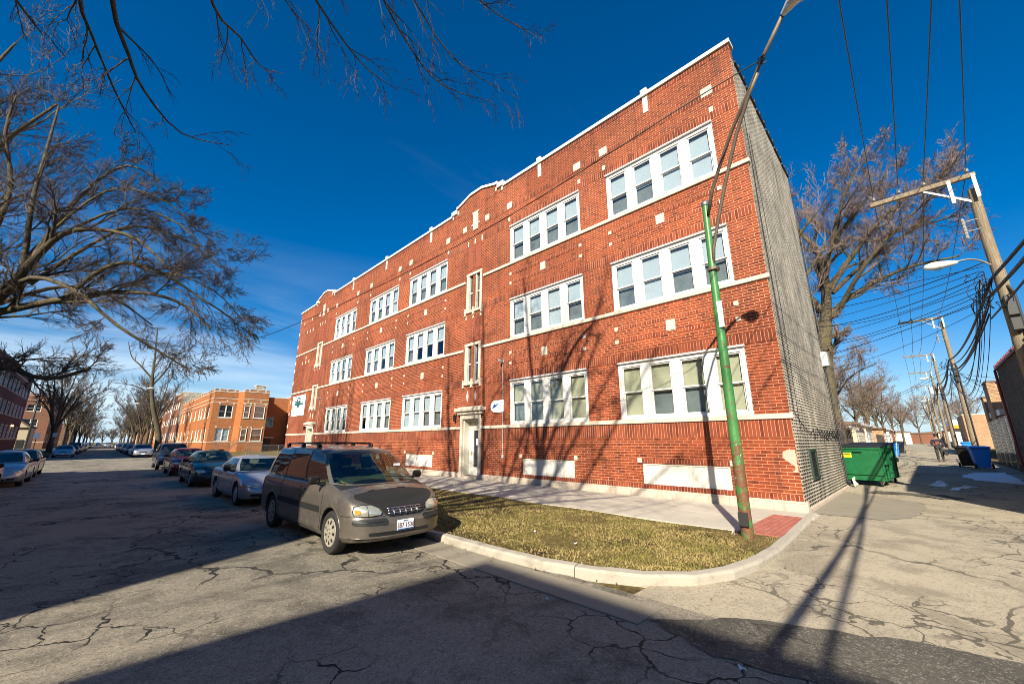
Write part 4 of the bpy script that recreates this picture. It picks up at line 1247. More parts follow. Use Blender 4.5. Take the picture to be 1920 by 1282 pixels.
for (x, z) in ((14.5, 8.80), (17.4, 8.80), (19.4, 8.80)):
    yy = OY if x < 16 else OY - 1.3
    b = MB(); b.prism([(x - .18, z), (x, z - .18), (x + .18, z), (x, z + .18)], 'y', yy - .03, yy); b.build('stone_diamond', M['stone'], O, fix=True)
for z0, z1 in zf:
    for x, yy in ((13.45, OY), (15.55, OY), (16.9, OY - 1.3), (17.9, OY - 1.3), (18.45, OY - 1.3), (20.25, OY - 1.3)):
        flatbar(O, 'stone_block', M['stone'], 'y', yy, 1, x - .13, x + .13, z1 + .12, z1 + .4, .04)
b = MB(); b.box(19.3, 20.8, 89, 90.5, 10.3, 12.2); ch = b.build('chimney', M['common'], O); b = MB(); b.box(19.2, 20.9, 88.9, 90.6, 12.201, 12.35); b.build('cap', M['coping'], ch)
# recessed entrance court
rh = [(21.8, 23.2, 4.5, 6.4), (21.9, 23.1, -.1, 2.2)]
b = MB(); wall(b, 'y', 90., 20.9, 25.5, -.3, 10.2, rh, .2, 1); b.build('court_wall', M['orange'], O)
window(O, 'y', 90., 1, *rh[0], n=1, dep=.06, detail=False)
b = MB(); b.box(21.9, 23.1, 90.15, 90.2, -.1, 2.2); b.build('door', M['darkframe'], O)
b = MB(); b.bbox(21.6, 23.4, 89.2, 89.98, 2.4, 2.62, .02); b.build('door_hood', M['stone'], O)
b = MB(); b.prism([(20.9, 90.), (25.5, 90.), (25.5, 90.3), (20.9, 90.3)], 'z', 10.2, 10.3); b.build('coping', M['coping'], O)
O2 = thing('apartment_building', 'orange brick wing right of the entrance court, mostly hidden by the red building', 'building', (25.5, 84, 0))
sh = [(28, 30, z0, z1) for z0, z1 in zf]; ww = [(86., 87.2, z0, z1) for z0, z1 in zf]
shell(O2, M['orange'], 25.5, 36, 84, 116, -.3, 10.4, {'s': sh, 'w': ww})
for h in sh: window(O2, 'y', 84, 1, *h, n=2, detail=False, sill=.12)
for h in ww: window(O2, 'x', 25.5, 1, *h, n=1, detail=False, sill=.12)
for z in (9.1, 8.4): flatbar(O2, 'stone_band', M['stone'], 'y', 84, 1, 25.45, 36, z, z + .12, .04)

# brown three storey block behind it
def block(label, mat, x0, x1, y0, y1, z1, sides, floors, pitch, wd, n=2, cren=None, smat=None, first=2., detail=False, hgt=1.7, bands=True):
    t = thing('apartment_building', label, 'building', (x0, y0, 0))
    fh = {}
    for s in sides:
        u0, u1 = (x0, x1) if s in 'sn' else (y0, y1)
        k = max(1, int((u1 - u0 - 1) / pitch)); m = ((u1 - u0) - (k - 1) * pitch) / 2
        fh[s] = [(u0 + m + i * pitch - wd / 2, u0 + m + i * pitch + wd / 2, z, z + hgt) for i in range(k) for z in floors]
    shell(t, mat, x0, x1, y0, y1, -.3, z1, fh, mats=smat)
    for s in sides:
        ax, inw = AXC[s]; c = {'s': y0, 'n': y1, 'w': x0, 'e': x1}[s]
        for h in fh[s]: window(t, ax, c, inw, *h, n=n, detail=detail, sill=.12, mull=.12)
        u0, u1 = (x0, x1) if s in 'sn' else (y0, y1)
        if bands:
            for z in (floors[0] - .35, z1 - 1.2):
                flatbar(t, 'stone_band', M['stone'], ax, c, inw, u0, u1, z, z + .14, .035)
        if cren: crenels(t, mat, s, c, u0 + .02, u1 - .02, z1, max(2, int((u1 - u0) / cren)), .8)
    return t
block('three storey brown brick building with grey side wall, behind the orange one', M['brown'], 12.5, 26, 131, 172, 14.0, 'w', (2.3, 6.2, 10.1), 4.6, 2.4, smat={'s': M['common']})
block('low orange brick building far up the east side, past the brown block', M['orange'], 12.5, 24, 178, 200, 9.5, 'ws', (2., 5.4), 4.4, 1.8)
block('tan brick building far up the east side at the cross street', M['tanbrick'], 12.5, 24, 206, 230, 8.5, 'ws', (2., 5.), 4.4, 1.8)
block('red brick building on the east side beyond the cross street', M['brown'], 12.5, 24, 252, 285, 9, 'ws', (2., 5.), 4.8, 1.8)
block('farthest pale brick block on the east side', M['tanbrick'], 12.5, 24, 292, 330, 8, 'ws', (2., 5.), 5.2, 1.8)
# west side
C = block('dark three storey brick building on the shaded west side of the street', M['darkbrick'], -26, -11.8, 57.8, 123.0, 13.7, 'e', (2.4, 6.0, 9.7), 3.9, 3.0, n=2, hgt=2.1)
b = MB(); b.bbox(-11.8, -11.55, 112.4, 112.7, 4.3, 4.6, .02)
lm = NT('lit_lamp'); lm.done((.9, .5, .1), .5, Emission_Color=(1., .55, .1, 1.), Emission_Strength=6.); b.build('lamp', lm.m, C)
block('reddish crenellated brick building in sun at the left, beyond the gabled house', M['brown'], -26, -10.6, 158, 196, 13.2, 'se', (1.9, 5.6, 9.2), 4.6, 2.4, cren=3.4)
block('small orange brick building far up the west side', M['orange'], -26, -11.8, 204, 230, 8.5, 'se', (2., 5.), 4.6, 1.8)
block('brown brick building on the west side beyond the cross street', M['brown'], -26, -11.8, 252, 290, 9., 'se', (2., 5.), 4.8, 1.8)
block('farthest tan block on the west side', M['tanbrick'], -26, -11.8, 300, 340, 8., 'se', (2., 5.), 5.2, 1.8)
# west side opposite the camera: its two roofs throw the big shadows across the street
block('three storey brick building opposite, north of the west alley', M['darkbrick'], -27, -11.8, 1.6, 29.0, 10.65, 'es', (1.4, 4.7, 7.9), 4.2, 3.0, n=2, hgt=1.9)
block('three storey brown brick building opposite, south of the west alley', M['brown'], -27, -11.8, -36, -2.8, 10.65, 'en', (1.4, 4.7, 7.9), 4.2, 3.0, n=2, hgt=1.9)
# gabled house
H = thing('gabled_house', 'small pale gabled house squeezed between the brick buildings at left', 'house', (-17, 130, 0))
b = MB(); b.box(-19, -11.2, 132, 142, -.3, 4.6); b.build('wall', M['siding'], H)
b = MB(); b.prism([(-19.3, 4.6), (-10.9, 4.6), (-15.1, 8.0)], 'y', 131.7, 142.3); b.build('roof', M['shingle'], H, fix=True)
b = MB(); b.prism([(-18.8, 4.62), (-11.4, 4.62), (-15.1, 7.7)], 'y', 131.62, 131.69); b.build('gable', M['siding'], H, fix=True)
window(H, 'y', 132, 1, -17.5, -16, 1.2, 3., detail=False, dep=-.05); window(H, 'y', 132, 1, -14.5, -12.8, 1.2, 3., detail=False, dep=-.05); window(H, 'y', 131.62, 1, -15.8, -14.4, 5.2, 6.4, detail=False, dep=-.05)
b = MB(); b.bbox(-12.6, -11.6, 131.9, 131.99, -.1, 2.1, .01); b.build('door', M['darkframe'], H)

# ------------------------------------------------------------------ alley, right side
G = thing('brick_garage', 'one storey dark brick garage with red tile edge on the right of the alley', 'garage', (13.5, -2.75, 0))
b = MB(); z1 = 4.62
b.prism([(13.5, -.3), (26.1, -.3), (26.1, z1), (13.5, z1)], 'y', -12, -2.75); b.build('wall', M['greybrick'], G, fix=True)
b = MB(); b.box(13.4, 26.2, -2.98, -2.69, z1 + .001, z1 + .09); b.box(26.0, 26.16, -12, -2.98, z1 + .001, z1 + .09)
x = 13.5
while x < 26: b.box(x, x + .12, -3.0, -2.66, z1 + .09, z1 + .15); x += .42
y = -3.4
b.build('tile_coping', M['redpaint'], G)
b = MB(); b.tube([(26.14, -2.70, -.1), (26.14, -2.70, z1)], .045, 8); b.build('downpipe', M['redpaint'], G)
b = MB(); b.box(26.10, 26.14, -11, -8, -.1, 2.7); b.build('garage_door', M['greysteel'], G)

RB = thing('brick_building', 'row of orange brick rear walls of stepped height beyond the chain link fence', 'building', (44, -6, 0))
for (x0, x1, z1, y) in ((44.5, 50, 6.2, -5.4), (51.2, 57.5, 6.9, -5.8), (60, 63, 7.3, -5.4), (65.5, 67.5, 6.2, -5.4)):
    b = MB(); b.box(x0, x1, y - .0 - 8, y, 0, z1); b.build('rear_wall', M['tanbrick'], RB)
    b = MB(); b.box(x0 - .05, x1 + .05, y - 8, y + .05, z1 + .001, z1 + .15); b.build('cap', M['shingle'], RB)
for (x0, x1) in ((42.0, 44.48), (50.02, 51.18), (57.52, 59.98), (63.02, 65.48)):
    b = MB(); b.box(x0, x1, -10, -5.6, 0, 4.1); b.build('wing', M['brown'], RB); b = MB(); b.box(x0, x1, -10, -5.5, 4.101, 4.6); b.build('parapet', M['white'], RB)
TB = block('plain tan brick building at the right of the alley, past the second pole', M['tanbrick'], 84, 96, -14, -4.6, 5.3, 's', (2.,), 4, 1.2)
GS = thing('canopy_shop', 'white roadside shop with an orange canopy band down the alley', 'shop', (104, -5, 0))
b = MB(); b.box(104, 122, -15, -4.4, .5, 3.9); b.build('wall', M['white'], GS)
b = MB(); b.box(103.2, 122.5, -15, -3.9, 3.901, 4.5); b.build('canopy', M['orangepl'], GS)
b = MB(); b.box(103.2, 122.5, -15, -3.9, 4.501, 5.4); b.build('fascia', M['white'], GS)
b = MB()
b.box(106, 108, -4.39, -4.34, 1.2, 2.8); b.box(111, 113, -4.39, -4.34, 1.2, 2.8); b.box(103.95, 103.99, -8, -6, .6, 2.6); b.build('window_band', M['glass_dark'], GS)

# chain link fence: posts, rails and a woven mesh of real wire
def chain_fence(lab, x0, y0, x1, y1, h, step=2.6, pitch=.16, wire=.006, z=None):
    L = math.hypot(x1 - x0, y1 - y0); ux, uy = (x1 - x0) / L, (y1 - y0) / L
    zz = (lambda x: zg(x)) if z is None else (lambda x: z)
    t = thing('chain_link_fence', lab, 'fence', (x0, y0, zz(x0)))
    n = max(1, round(L / step))
    for i in range(n + 1):
        x, y = x0 + ux * L * i / n, y0 + uy * L * i / n
        b = MB(); b.tube([(x, y, zz(x) - .1), (x, y, zz(x) + h + .04)], .032, 8); b.build('post', M['galv'], t)
    b = MB(); b.tube([(x0 + ux * L * i / 12, y0 + uy * L * i / 12, zz(x0 + ux * L * i / 12) + h) for i in range(13)], .022, 6); b.build('rail', M['galv'], t)
    b = MB(); k = int((L + h) / pitch)
    for i in range(k):
        for s in (1, -1):
            a = i * pitch - (h if s > 0 else 0)
            p, q = (a, 0.), (a + h, h)
            if s < 0: p, q = (a, 0.), (a - h, h)
            # clip to [0,L]
            (pu, pz), (qu, qz) = p, q
            def cut(u0_, z0_, u1_, z1_):
                pts = []
                lo, hi = 0., 1.
                du = u1_ - u0_
                if du > 0: lo = max(lo, (0 - u0_) / du); hi = min(hi, (L - u0_) / du)
                else: lo = max(lo, (L - u0_) / du); hi = min(hi, (0 - u0_) / du)
                if hi - lo < .02: return None
                return (u0_ + du * lo, z0_ + (z1_ - z0_) * lo), (u0_ + du * hi, z0_ + (z1_ - z0_) * hi)
            r_ = cut(pu, pz, qu, qz)
            if r_:
                (a0, c0), (a1, c1) = r_
                X0, X1 = x0 + ux * a0, x0 + ux * a1
                b.tube([(X0, y0 + uy * a0, zz(X0) + c0), (X1, y0 + uy * a1, zz(X1) + c1)], wire, 3, cap=False)
    b.build('mesh', M['galv'], t)
    return t
chain_fence('tall chain link fence between the dark garage and the orange rear walls', 26.4, -3.0, 42, -3.4, 2.5, 2.6, .16, .004)
chain_fence('low chain link fence along the empty lot before the orange building', 11.2, 52, 30, 52, 1.35, 3., .3, .01, .0)
def board_fence(lab, pts, h, mat, name='board_fence', wd=.14):
    t = thing(name, lab, 'fence', (pts[0][0], pts[0][1], zg(pts[0][0])))
    b = MB(); rr = random.Random(int(pts[0][0])); r2 = MB()
    for (xa, ya), (xb, yb) in zip(pts[:-1], pts[1:]):
        L = math.hypot(xb - xa, yb - ya); ux, uy = (xb - xa) / L, (yb - ya) / L; n = int(L / wd)
        for i in range(n):
            a = i * wd; x, y = xa + ux * a, ya + uy * a; z = zg(x); hh = h + rr.uniform(-.04, .04); o = rr.uniform(-.006, .006)
            x2, y2 = x + ux * (wd - .012), y + uy * (wd - .012); nx, ny = -uy * .02, ux * .02
            b.add([(x - nx * o, y - ny, z - .1), (x2, y2 - ny, z - .1), (x2, y2 + ny, z - .1), (x, y + ny, z - .1), (x, y - ny, z + hh), (x2, y2 - ny, z + hh), (x2, y2 + ny, z + hh), (x, y + ny, z + hh)],
                  [(0, 1, 5, 4), (2, 3, 7, 6), (4, 5, 6, 7), (1, 2, 6, 5), (3, 0, 4, 7)])
        for zz in (.4, h - .35):
            r2.tube([(xa, ya + .05, zg(xa) + zz), (xb, yb + .05, zg(xb) + zz)], .035, 4)
    b.build('board_panel', mat, t); r2.build('rail', mat, t)
    return t
board_fence('weathered dark board fence just beyond the green dumpsters', [(23.6, 3.1), (31.2, 3.1)], 2.25, M['fencewood'])
board_fence('grey board fence behind the chain link on the right', [(28.0, -3.9), (41.0, -4.4)], 1.9, M['fencewood'])
board_fence('low wooden fence farther along the left of the alley', [(58., 3.3), (70., 3.3)], 1.7, M['fencewood'])

def garage(lab, x0, x1, y0, y1, h, wall_m, roof_m, door=True, pitch=.5):
    z = zg((x0 + x1) / 2)
    t = thing('garage', lab, 'garage', (x0, y0, z))
    b = MB(); b.box(x0, x1, y0, y1, z - .3, z + h); wl_ = b.build('wall', wall_m, t)
    b = MB(); k = int(h / .16)
    for i in range(1, k): b.box(x0 - .012, x1 + .012, y0 - .012, y1, z + i * .16, z + i * .16 + .03)
    if wall_m is M['siding']: b.build('clapboard', wall_m, t)
    b = MB(); ym = (y0 + y1) / 2
    b.prism([(y0 - .35, z + h), (y1 + .35, z + h), (y1 + .35, z + h + .1), (ym, z + h + pitch + .1), (y0 - .35, z + h + .1)], 'x', x0 - .3, x1 + .3); b.build('roof', roof_m, t, fix=True)
    b = MB(); b.box(x0 - .32, x1 + .32, y0 - .40, y0 - .352, z + h - .06, z + h + .12); b.build('gutter', M['white'], t)
    if door:
        b = MB()
        for i in range(5): b.bbox(x0 + .5, x1 - .5, y0 - .05, y0 - .014, z + .02 + i * .42, z + .42 + i * .42 - .01, .008)
        b.build('garage_door', M['white'] if wall_m is not M['siding'] else M['cream'], t)
    return t
garage('dark brown shed with sagging roof behind the board fence', 32.2, 36.5, 3.3, 8, 2.1, M['fencewood'], M['shingle'], False, 1.0)
garage('tan clapboard garage on the left of the alley', 38.0, 44.0, 3.2, 9, 2.5, M['siding'], M['shingle'])
garage('second garage with a grey door, beyond the blue bins', 49, 55, 3.4, 9, 2.4, M['cream'], M['shingle'])
garage('third garage in brick, farther up the alley on the left', 74, 80, 3.4, 9, 2.6, M['tanbrick'], M['shingle'])
garage('fourth garage, white, near the far end of the alley on the left', 88, 94, 3.4, 9, 2.6, M['white'], M['shingle'])
garage('farthest garage on the right side of the alley', 140, 150, -9, -4, 3.0, M['tanbrick'], M['shingle'])
garage('grey garage beyond the orange canopy shop on the right', 128, 135, -9, -4, 3.0, M['cream'], M['shingle'])
garage('farthest garage on the left of the alley', 110, 118, 3.6, 9, 2.8, M['brown'], M['shingle'])
garage('white garage at the far bend of the alley on the left', 165, 176, 2.0, 9, 3.4, M['cream'], M['shingle'])
garage('brick garage closing the view at the alley end', 205, 216, -9, 3, 3.6, M['brown'], M['shingle'])
garage('tan garage at the right end of the alley, past the grey one', 182, 192, -12, -4, 3.4, M['siding'], M['shingle'])
b_ = block('two storey brown house behind the garages on the left of the alley', M['brown'], 46, 56, 16, 28, 6.5, 'sw', (2.2, 4.6), 3.4, 1.2, hgt=1.3)
# ------------------------------------------------------------------ green steel street light at the corner
L = thing('street_light', 'rusty green steel pole with a twin tube arm and lamp over the alley corner', 'street light', (8.56, 2.52, 0))
b = MB()
b.tube([(8.56, 2.52, -.1), (8.56, 2.52, 1.2), (8.56, 2.52, 3.4), (8.56, 2.52, 5.0), (8.56, 2.50, 6.78)], [.105, .098, .086, .076, .064], 20)
for z, r_ in ((1.25, .102), (3.62, .087), (3.68, .087), (4.4, .083)): b.lathe([(r_ - .01, z - .012), (r_, z - .008), (r_, z + .008), (r_ - .01, z + .012)], 20, (8.56, 2.52, 0))
b.build('pole', M['polegreen'], L, sharp=40)
b = MB(); b.lathe([(.072, 6.76), (.082, 6.78), (.082, 6.84), (.06, 6.87)], 16, (8.56, 2.5, 0)); b.build('pole_cap', M['galv'], L, sharp=40)
b = MB(); b.bbox(8.44 - .03, 8.47, 2.44, 2.60, .22, .46, .01); b.build('hand_hole_cover', M['darkframe'], L)
b = MB(); b.box(8.455, 8.465, 2.40, 2.5, 3.95, 4.5); b.build('pole_sticker', M['signwhite'], L)
b = MB(); b.tube([(8.5, 2.44, 6.5), (8.40, 2.28, 6.95), (8.2, 2.02, 7.31), (7.9, 1.62, 7.80), (7.59, 1.17, 8.22), (7.37, .87, 8.52), (7.05, .40, 8.90)], .034, 10); b.build('arm', M['armsteel'], L, smooth=True)
b = MB(); b.tube([(8.56, 2.5, 5.25), (8.49, 2.42, 5.7), (8.33, 2.19, 6.3), (8.12, 1.9, 6.95), (7.85, 1.55, 7.62), (7.6, 1.20, 8.12), (7.45, .98, 8.36)], .034, 10); b.build('arm', M['armsteel'], L, smooth=True)
b = MB(); b.lathe([(.12, -.03), (.12, .03)], 16, (8.56, 2.5, 5.25)); b.build('arm_clamp', M['armsteel'], L)
d_ = Vector((-.52, -.80, .18)).normalized(); p0 = Vector((7.07, .43, 8.88))
b = MB(); prof = [(0, .045), (.06, .06), (.16, .09), (.28, .13), (.42, .145), (.55, .11), (.62, .04)]
b.tube([tuple(p0 + d_ * t) for t, _ in prof], [r_ for _, r_ in prof], 14); lh = b.build('lamp_head', M['lampshell'], L, sharp=50)
b = MB(); q = p0 + d_ * .36; b.lathe([(.11, -.08), (.10, -.14), (.06, -.19), (.01, -.20)], 14, (q.x, q.y, q.z)); b.build('lamp_glass', M['lens'], lh, smooth=True)
def wire(pts, r_, lab, group=None, mat=None, n=5, name='overhead_wire'):
    b = MB(); b.tube(pts, r_, n)
    return tag(b.build(name, mat or M['wirebl'], smooth=True), lab, 'wire', group)
def sag(a, c, s, n=18):
    return [(a[0] + (c[0] - a[0]) * i / n, a[1] + (c[1] - a[1]) * i / n, a[2] + (c[2] - a[2]) * i / n - s * 4 * (i / n) * (1 - i / n)) for i in range(n + 1)]
def smooth_pts(P, k=6):
    out = []
    for i in range(len(P) - 1):
        p0_, p1, p2, p3 = P[max(0, i - 1)], P[i], P[i + 1], P[min(len(P) - 1, i + 2)]
        for j in range(k):
            t = j / k; out.append(tuple(.5 * ((2 * p1[m]) + (-p0_[m] + p2[m]) * t + (2 * p0_[m] - 5 * p1[m] + 4 * p2[m] - p3[m]) * t * t + (-p0_[m] + 3 * p1[m] - 3 * p2[m] + p3[m]) * t ** 3) for m in range(3)))
    out.append(P[-1]); return out
wire(smooth_pts([(7.35, .86, 8.5), (6.7, 1.92, 7.88), (6.34, 3.67, 7.42), (5.95, 5.6, 6.95), (5.46, 8.03, 6.48), (4.87, 10.99, 6.08), (4.13, 14.64, 5.72), (3.17, 19.42, 5.6), (0., 35, 6.0), (-4.95, 58.9, 7.8)]), .011, 'single sagging wire running from the lamp arm past the red facade to the left')
b = MB(); rr = random.Random(4)
b.tube([(7.36 + .06 * math.cos(i), .87 + .07 * math.sin(i * 1.3), 8.5 + .05 * math.sin(i * .9)) for i in range(14)], .01, 5); b.build('wire_clamp', M['wirebl'], L)

# ------------------------------------------------------------------ utility poles of the alley
def cable_tangle(parent, x, y, z, n, s, seed, r_=.011):
    rr = random.Random(seed); b = MB()
    for k in range(n):
        cx, cy, cz = x + rr.gauss(0, s * .5), y + rr.gauss(0, s * .5), z + rr.gauss(0, s * .8); R0 = rr.uniform(.08, .26); a0 = rr.uniform(0, 6); t = rr.uniform(-.6, .6)
        b.tube([(cx + R0 * math.cos(a0 + i * .5) * math.cos(t), cy + R0 * math.cos(a0 + i * .5) * math.sin(t) + .04 * math.sin(i), cz + R0 * 1.1 * math.sin(a0 + i * .5)) for i in range(rr.randint(7, 15))], r_, 4)
    return b.build('cable_coils', M['wirebl'], parent)
def upole(lab, x, y, h, arm=True, lamp=True, xf=0, detail=True, seed=1, lampside=1, armlen=2.15, armz=None, r0=.165):
    z0 = zg(x); top = h
    t = thing('utility_pole', lab, 'utility pole', (x, y, z0))
    b = MB(); rr = random.Random(seed)
    k = 10; b.tube([(x + rr.uniform(-.01, .01), y + rr.uniform(-.01, .01), z0 - .2 + (top - z0 + .2) * i / k) for i in range(k + 1)], [r0 - (.055) * i / k for i in range(k + 1)], 14)
    b.build('pole_shaft', M['pole'], t, sharp=50)
    az = armz or top + .25
    if arm:
        b = MB(); b.bbox(x - .22, x - .11, y - .12, y + armlen, az - .07, az + .07, .01); b.build('cross_arm', M['pole'], t)
        b = MB(); b.add([(x - .2, y + .95, az - .10), (x - .14, y + .95, az - .10), (x - .14, y + .95, az - .04), (x - .2, y + .95, az - .04),
                         (x - .2, y + .1, az - .82), (x - .14, y + .1, az - .82), (x - .14, y + .1, az - .74), (x - .2, y + .1, az - .74)], [(0, 1, 2, 3), (7, 6, 5, 4), (0, 4, 5, 1), (1, 5, 6, 2), (2, 6, 7, 3), (3, 7, 4, 0)]); b.build('arm_brace', M['galv'], t)
        for dy in (-.06, .42):
            b = MB(); b.bbox(x - .235, x - .222, y + dy - .04, y + dy + .04, az - .72, az + .02, .005); b.build('hanger_plate', M['cream'], t)
        for dy in ((2.04, 1.45, .9, .02) if armlen > 2 else (armlen - .1, armlen * .65, .02)):
            b = MB(); b.lathe([(.012, .07), (.012, .14), (.05, .14), (.055, .17), (.03, .19), (.05, .21), (.03, .25), (.0, .26)], 10, (x - .165, y + dy, az)); b.build('insulator', M['porcelain'], t, smooth=True)
    if lamp:
        z = top - 2.25
        b = MB(); b.tube(smooth_pts([(x - .13, y + .10, z - .12), (x - .2, y + .28, z + .06), (x - .3, y + .5, z + .13), (x - .4, y + .78, z + .10)]), .026, 8); ar = b.build('lamp_arm', M['galv'], t, smooth=True)
        d = Vector((-.30, .95, -.05)).normalized(); p = Vector((x - .36, y + .70, z + .10))
        b = MB(); pr = [(0, .045), (.08, .07), (.2, .085), (.36, .115), (.52, .12), (.66, .08), (.71, .03)]
        b.tube([tuple(p + d * s) for s, _ in pr], [q for _, q in pr], 12); b.build('lamp_head', M['lampshell'], ar, smooth=True)
        q = p + d * .42; b = MB(); b.lathe([(.10, -.06), (.095, -.11), (.06, -.15), (.01, -.165)], 12, (q.x, q.y, q.z)); b.build('lamp_glass', M['lens'], ar, smooth=True)
    for i in range(xf):
        b = MB(); a = i * 1.9; px, py = x - .1 + .42 * math.cos(a + 2.2), y + .42 * math.sin(a + 2.2)
        b.lathe([(.16, -.02), (.21, .0), (.21, .78), (.17, .84), (.05, .86)], 14, (px, py, top - 2.6)); tr = b.build('transformer', M['xfmr'], t, sharp=40)
        b = MB(); b.lathe([(.03, .86), (.05, .92), (.03, .96), (.05, 1.0), (.02, 1.08)], 8, (px, py, top - 2.6)); b.build('bushing', M['porcelain'], tr)
    if detail:
        b = MB()
        for dz, h_ in ((3.3, .55), (3.9, .35)): b.bbox(x - .30, x - .16, y - .10, y + .10, top - dz - h_, top - dz, .02)
        b.build('splice_box', M['darkframe'], t)
        b = MB(); b.tube([(x - .17, y - .12, z0), (x - .17, y - .12, top - 3.2), (x - .12, y - .06, top - 3.0)], .035, 8); b.build('conduit', M['darkframe'], t)
        b = MB()
        for i, dz in enumerate((.95, 1.25)):
            b.tube([(x - .12, y + .08, top - dz), (x - .28, y + .36, top - dz - .06)], .016, 5)
            b.lathe([(.03, 0), (.045, .05), (.025, .1), (.045, .15), (.025, .2), (.045, .25), (.02, .32)], 8, (x - .30, y + .38, top - dz - .28))
        b.build('fuse_cutout', M['porcelain'], t)
    cable_tangle(t, x - .25, y + .35, top - 3.2, 16 if detail else 8, .35, seed)
    return t, az
P = []
specs = [(16.5, -2.28, 8.75, dict(detail=True, seed=3, armz=9.12), 'nearest weathered utility pole with a bare cross arm and lamp, before the garage'),
         (40.0, -2.42, 9.85, dict(detail=True, seed=5, lamp=False), 'second utility pole along the alley, beside the blue bin'),
         (58.5, -2.3, 10.1, dict(detail=True, seed=7), 'third utility pole in the alley, standing behind the walking figure'),
         (76, -2.4, 10.4, dict(detail=False, seed=9, xf=3, armlen=2.1, lamp=False), 'fourth utility pole in the alley, carrying grey transformers'),
         (95, -2.4, 10.4, dict(detail=False, seed=11), 'fifth utility pole in the alley with a lamp'),
         (118, -2.4, 10.4, dict(detail=False, seed=13, lamp=False), 'sixth utility pole in the alley'),
         (145, -2.4, 10.4, dict(detail=False, seed=15), 'farthest utility pole at the end of the alley'),
         (-14.5, -2.5, 8.9, dict(detail=False, seed=17), 'utility pole in the west alley opposite the camera')]
for x, y, h, kw, lab in specs:
    t, az = upole(lab, x, y, h, **kw); P.append((x, y, h, az))
P.sort()
WL = ['outermost', 'second', 'third', 'pole side']
for i, (a, c) in enumerate(zip(P[:-1], P[1:])):
    for k, dy in enumerate((2.04, 1.45, .9, .02)):
        y0, y1 = a[1] + dy, c[1] + dy
        if i == 0 and k == 3: y0 += 2.3
        wire(sag((a[0] - .165, y0, a[3] + .2), (c[0] - .165, y1, c[3] + .2), .30 + .1 * (i > 1)), .012 if i < 2 else .014, 'thin primary wires strung high between the cross arms of the alley poles', 'primary wires on the alley cross arms', M['wiregrey'])
# thick bundles lower on the poles
rr = random.Random(33)
for i, (a, c) in enumerate(zip(P[:-1], P[1:])):
    for k, (dz, r_, s) in enumerate(((2.75, .040, .45), (3.1, .024, .6), (3.3, .038, .7), (3.75, .022, .5))):
        if i > 3 and k > 1: continue
        y0 = a[1] + .16 + .07 * k; y1 = c[1] + .16 + .07 * k
        pts = sag((a[0], y0 - (1.55, .6, .45, .1)[k] * (i == 0), a[2] - dz + rr.uniform(-.1, .1)), (c[0], y1, c[2] - dz + rr.uniform(-.1, .1)), s)
        wire(pts, r_, 'thick black cable bundles slung low from pole to pole along the alley', 'heavy cables along the alley poles', name='overhead_cable')
# service drops from the nearest pole to buildings left and right
for k in range(11):
    e = (21.0 + rr.uniform(0, .3), 2.35 + rr.uniform(0, .5), 4.6 + .35 * k)
    a = (16.5, -2.15 + rr.uniform(0, .2), 5.35 + .12 * k)
    wire(sag(a, (e[0] + (k % 3) * 4.0, e[1] + (k % 3) * 1.5, e[2] + (k % 3) * .6), rr.uniform(.05, .5)), rr.choice([.007, .010, .014]), 'black service wires fanning from the nearest pole to the left building', 'service wires over the alley')
for k in range(9):
    e = (rr.uniform(20, 40), rr.uniform(-9, -4), rr.uniform(4.2, 5.6)); wire(sag((16.5, -2.2, 6.0 - .1 * k), e, rr.uniform(.3, 1.6)), rr.choice([.007, .01, .012]), 'black drop wires sagging from the nearest pole to the right side', 'drop wires on the right of the alley')
for k in range(8):
    e = (rr.uniform(30, 52), rr.choice([-6, 4.2, 4.5, -5.5]), rr.uniform(3.8, 5.8)); wire(sag((40, -2.3, 6.9 - .12 * k), e, rr.uniform(.2, 1.)), rr.choice([.009, .012]), 'black service wires spreading from the second alley pole', 'service wires of the second pole')
for k in range(7):
    a = (16.4 - .02 * k, -1.95 + rr.uniform(-.1, .2), 6.2 - .15 * k); c = (40, -2.2, 5.6 + .12 * k)
    wire(sag(a, c, rr.uniform(1.0, 2.6)), rr.choice([.009, .012, .016]), 'slack black cables drooping between the first and second alley poles', 'drooping cables between first and second pole')
for k in range(5):
    a = (40, -2.2, 6.4 - .15 * k); c = (58.5, -2.2, 6.2 + .12 * k)
    wire(sag(a, c, rr.uniform(.6, 1.8)), .014, 'slack black cables drooping between the second and third alley poles', 'drooping cables between second and third pole')
for i, (y0, s) in enumerate(((38., .4), (62., .5), (95, .5), (130, .5))):
    wire(sag((-11.8, y0 + 8, 7.6), (12.5, y0 + 12 if y0 < 40 else y0 + 5, 7.8), s), .012, ['wire crossing the street nearest the camera', 'wire crossing the street over the snow patches', 'wire crossing the street near the orange building', 'farthest wire crossing the street'][i]) if i else None

# ------------------------------------------------------------------ street lamps of the far street
def cobra(lab, x, y, side, h=8.2, arm=2.4, mt=None):
    mt = mt or M['galv']
    t = thing('street_lamp', lab, 'street lamp', (x, y, 0), 0, None)
    b = MB(); b.tube([(0, 0, -.1), (0, 0, h)], [.09, .055], 10); b.build('pole', mt, t, world=False, smooth=True)
    b = MB(); b.tube(smooth_pts([(0, 0, h - .1), (side * arm * .3, 0, h + .35), (side * arm * .7, 0, h + .5), (side * arm, 0, h + .5)], 4), .03, 6); ar = b.build('lamp_arm', mt, t, world=False, smooth=True)
    b = MB(); b.tube([(side * (arm - .1), 0, h + .5), (side * (arm + .1), 0, h + .5), (side * (arm + .4), 0, h + .48), (side * (arm + .7), 0, h + .46)], [.05, .12, .14, .05], 8); b.build('lamp_head', M['lampshell'], ar, world=False, smooth=True)
cobra('silver cobra-head street lamp beside the tall leaning tree', 6.2, 74, -1, 8.4)
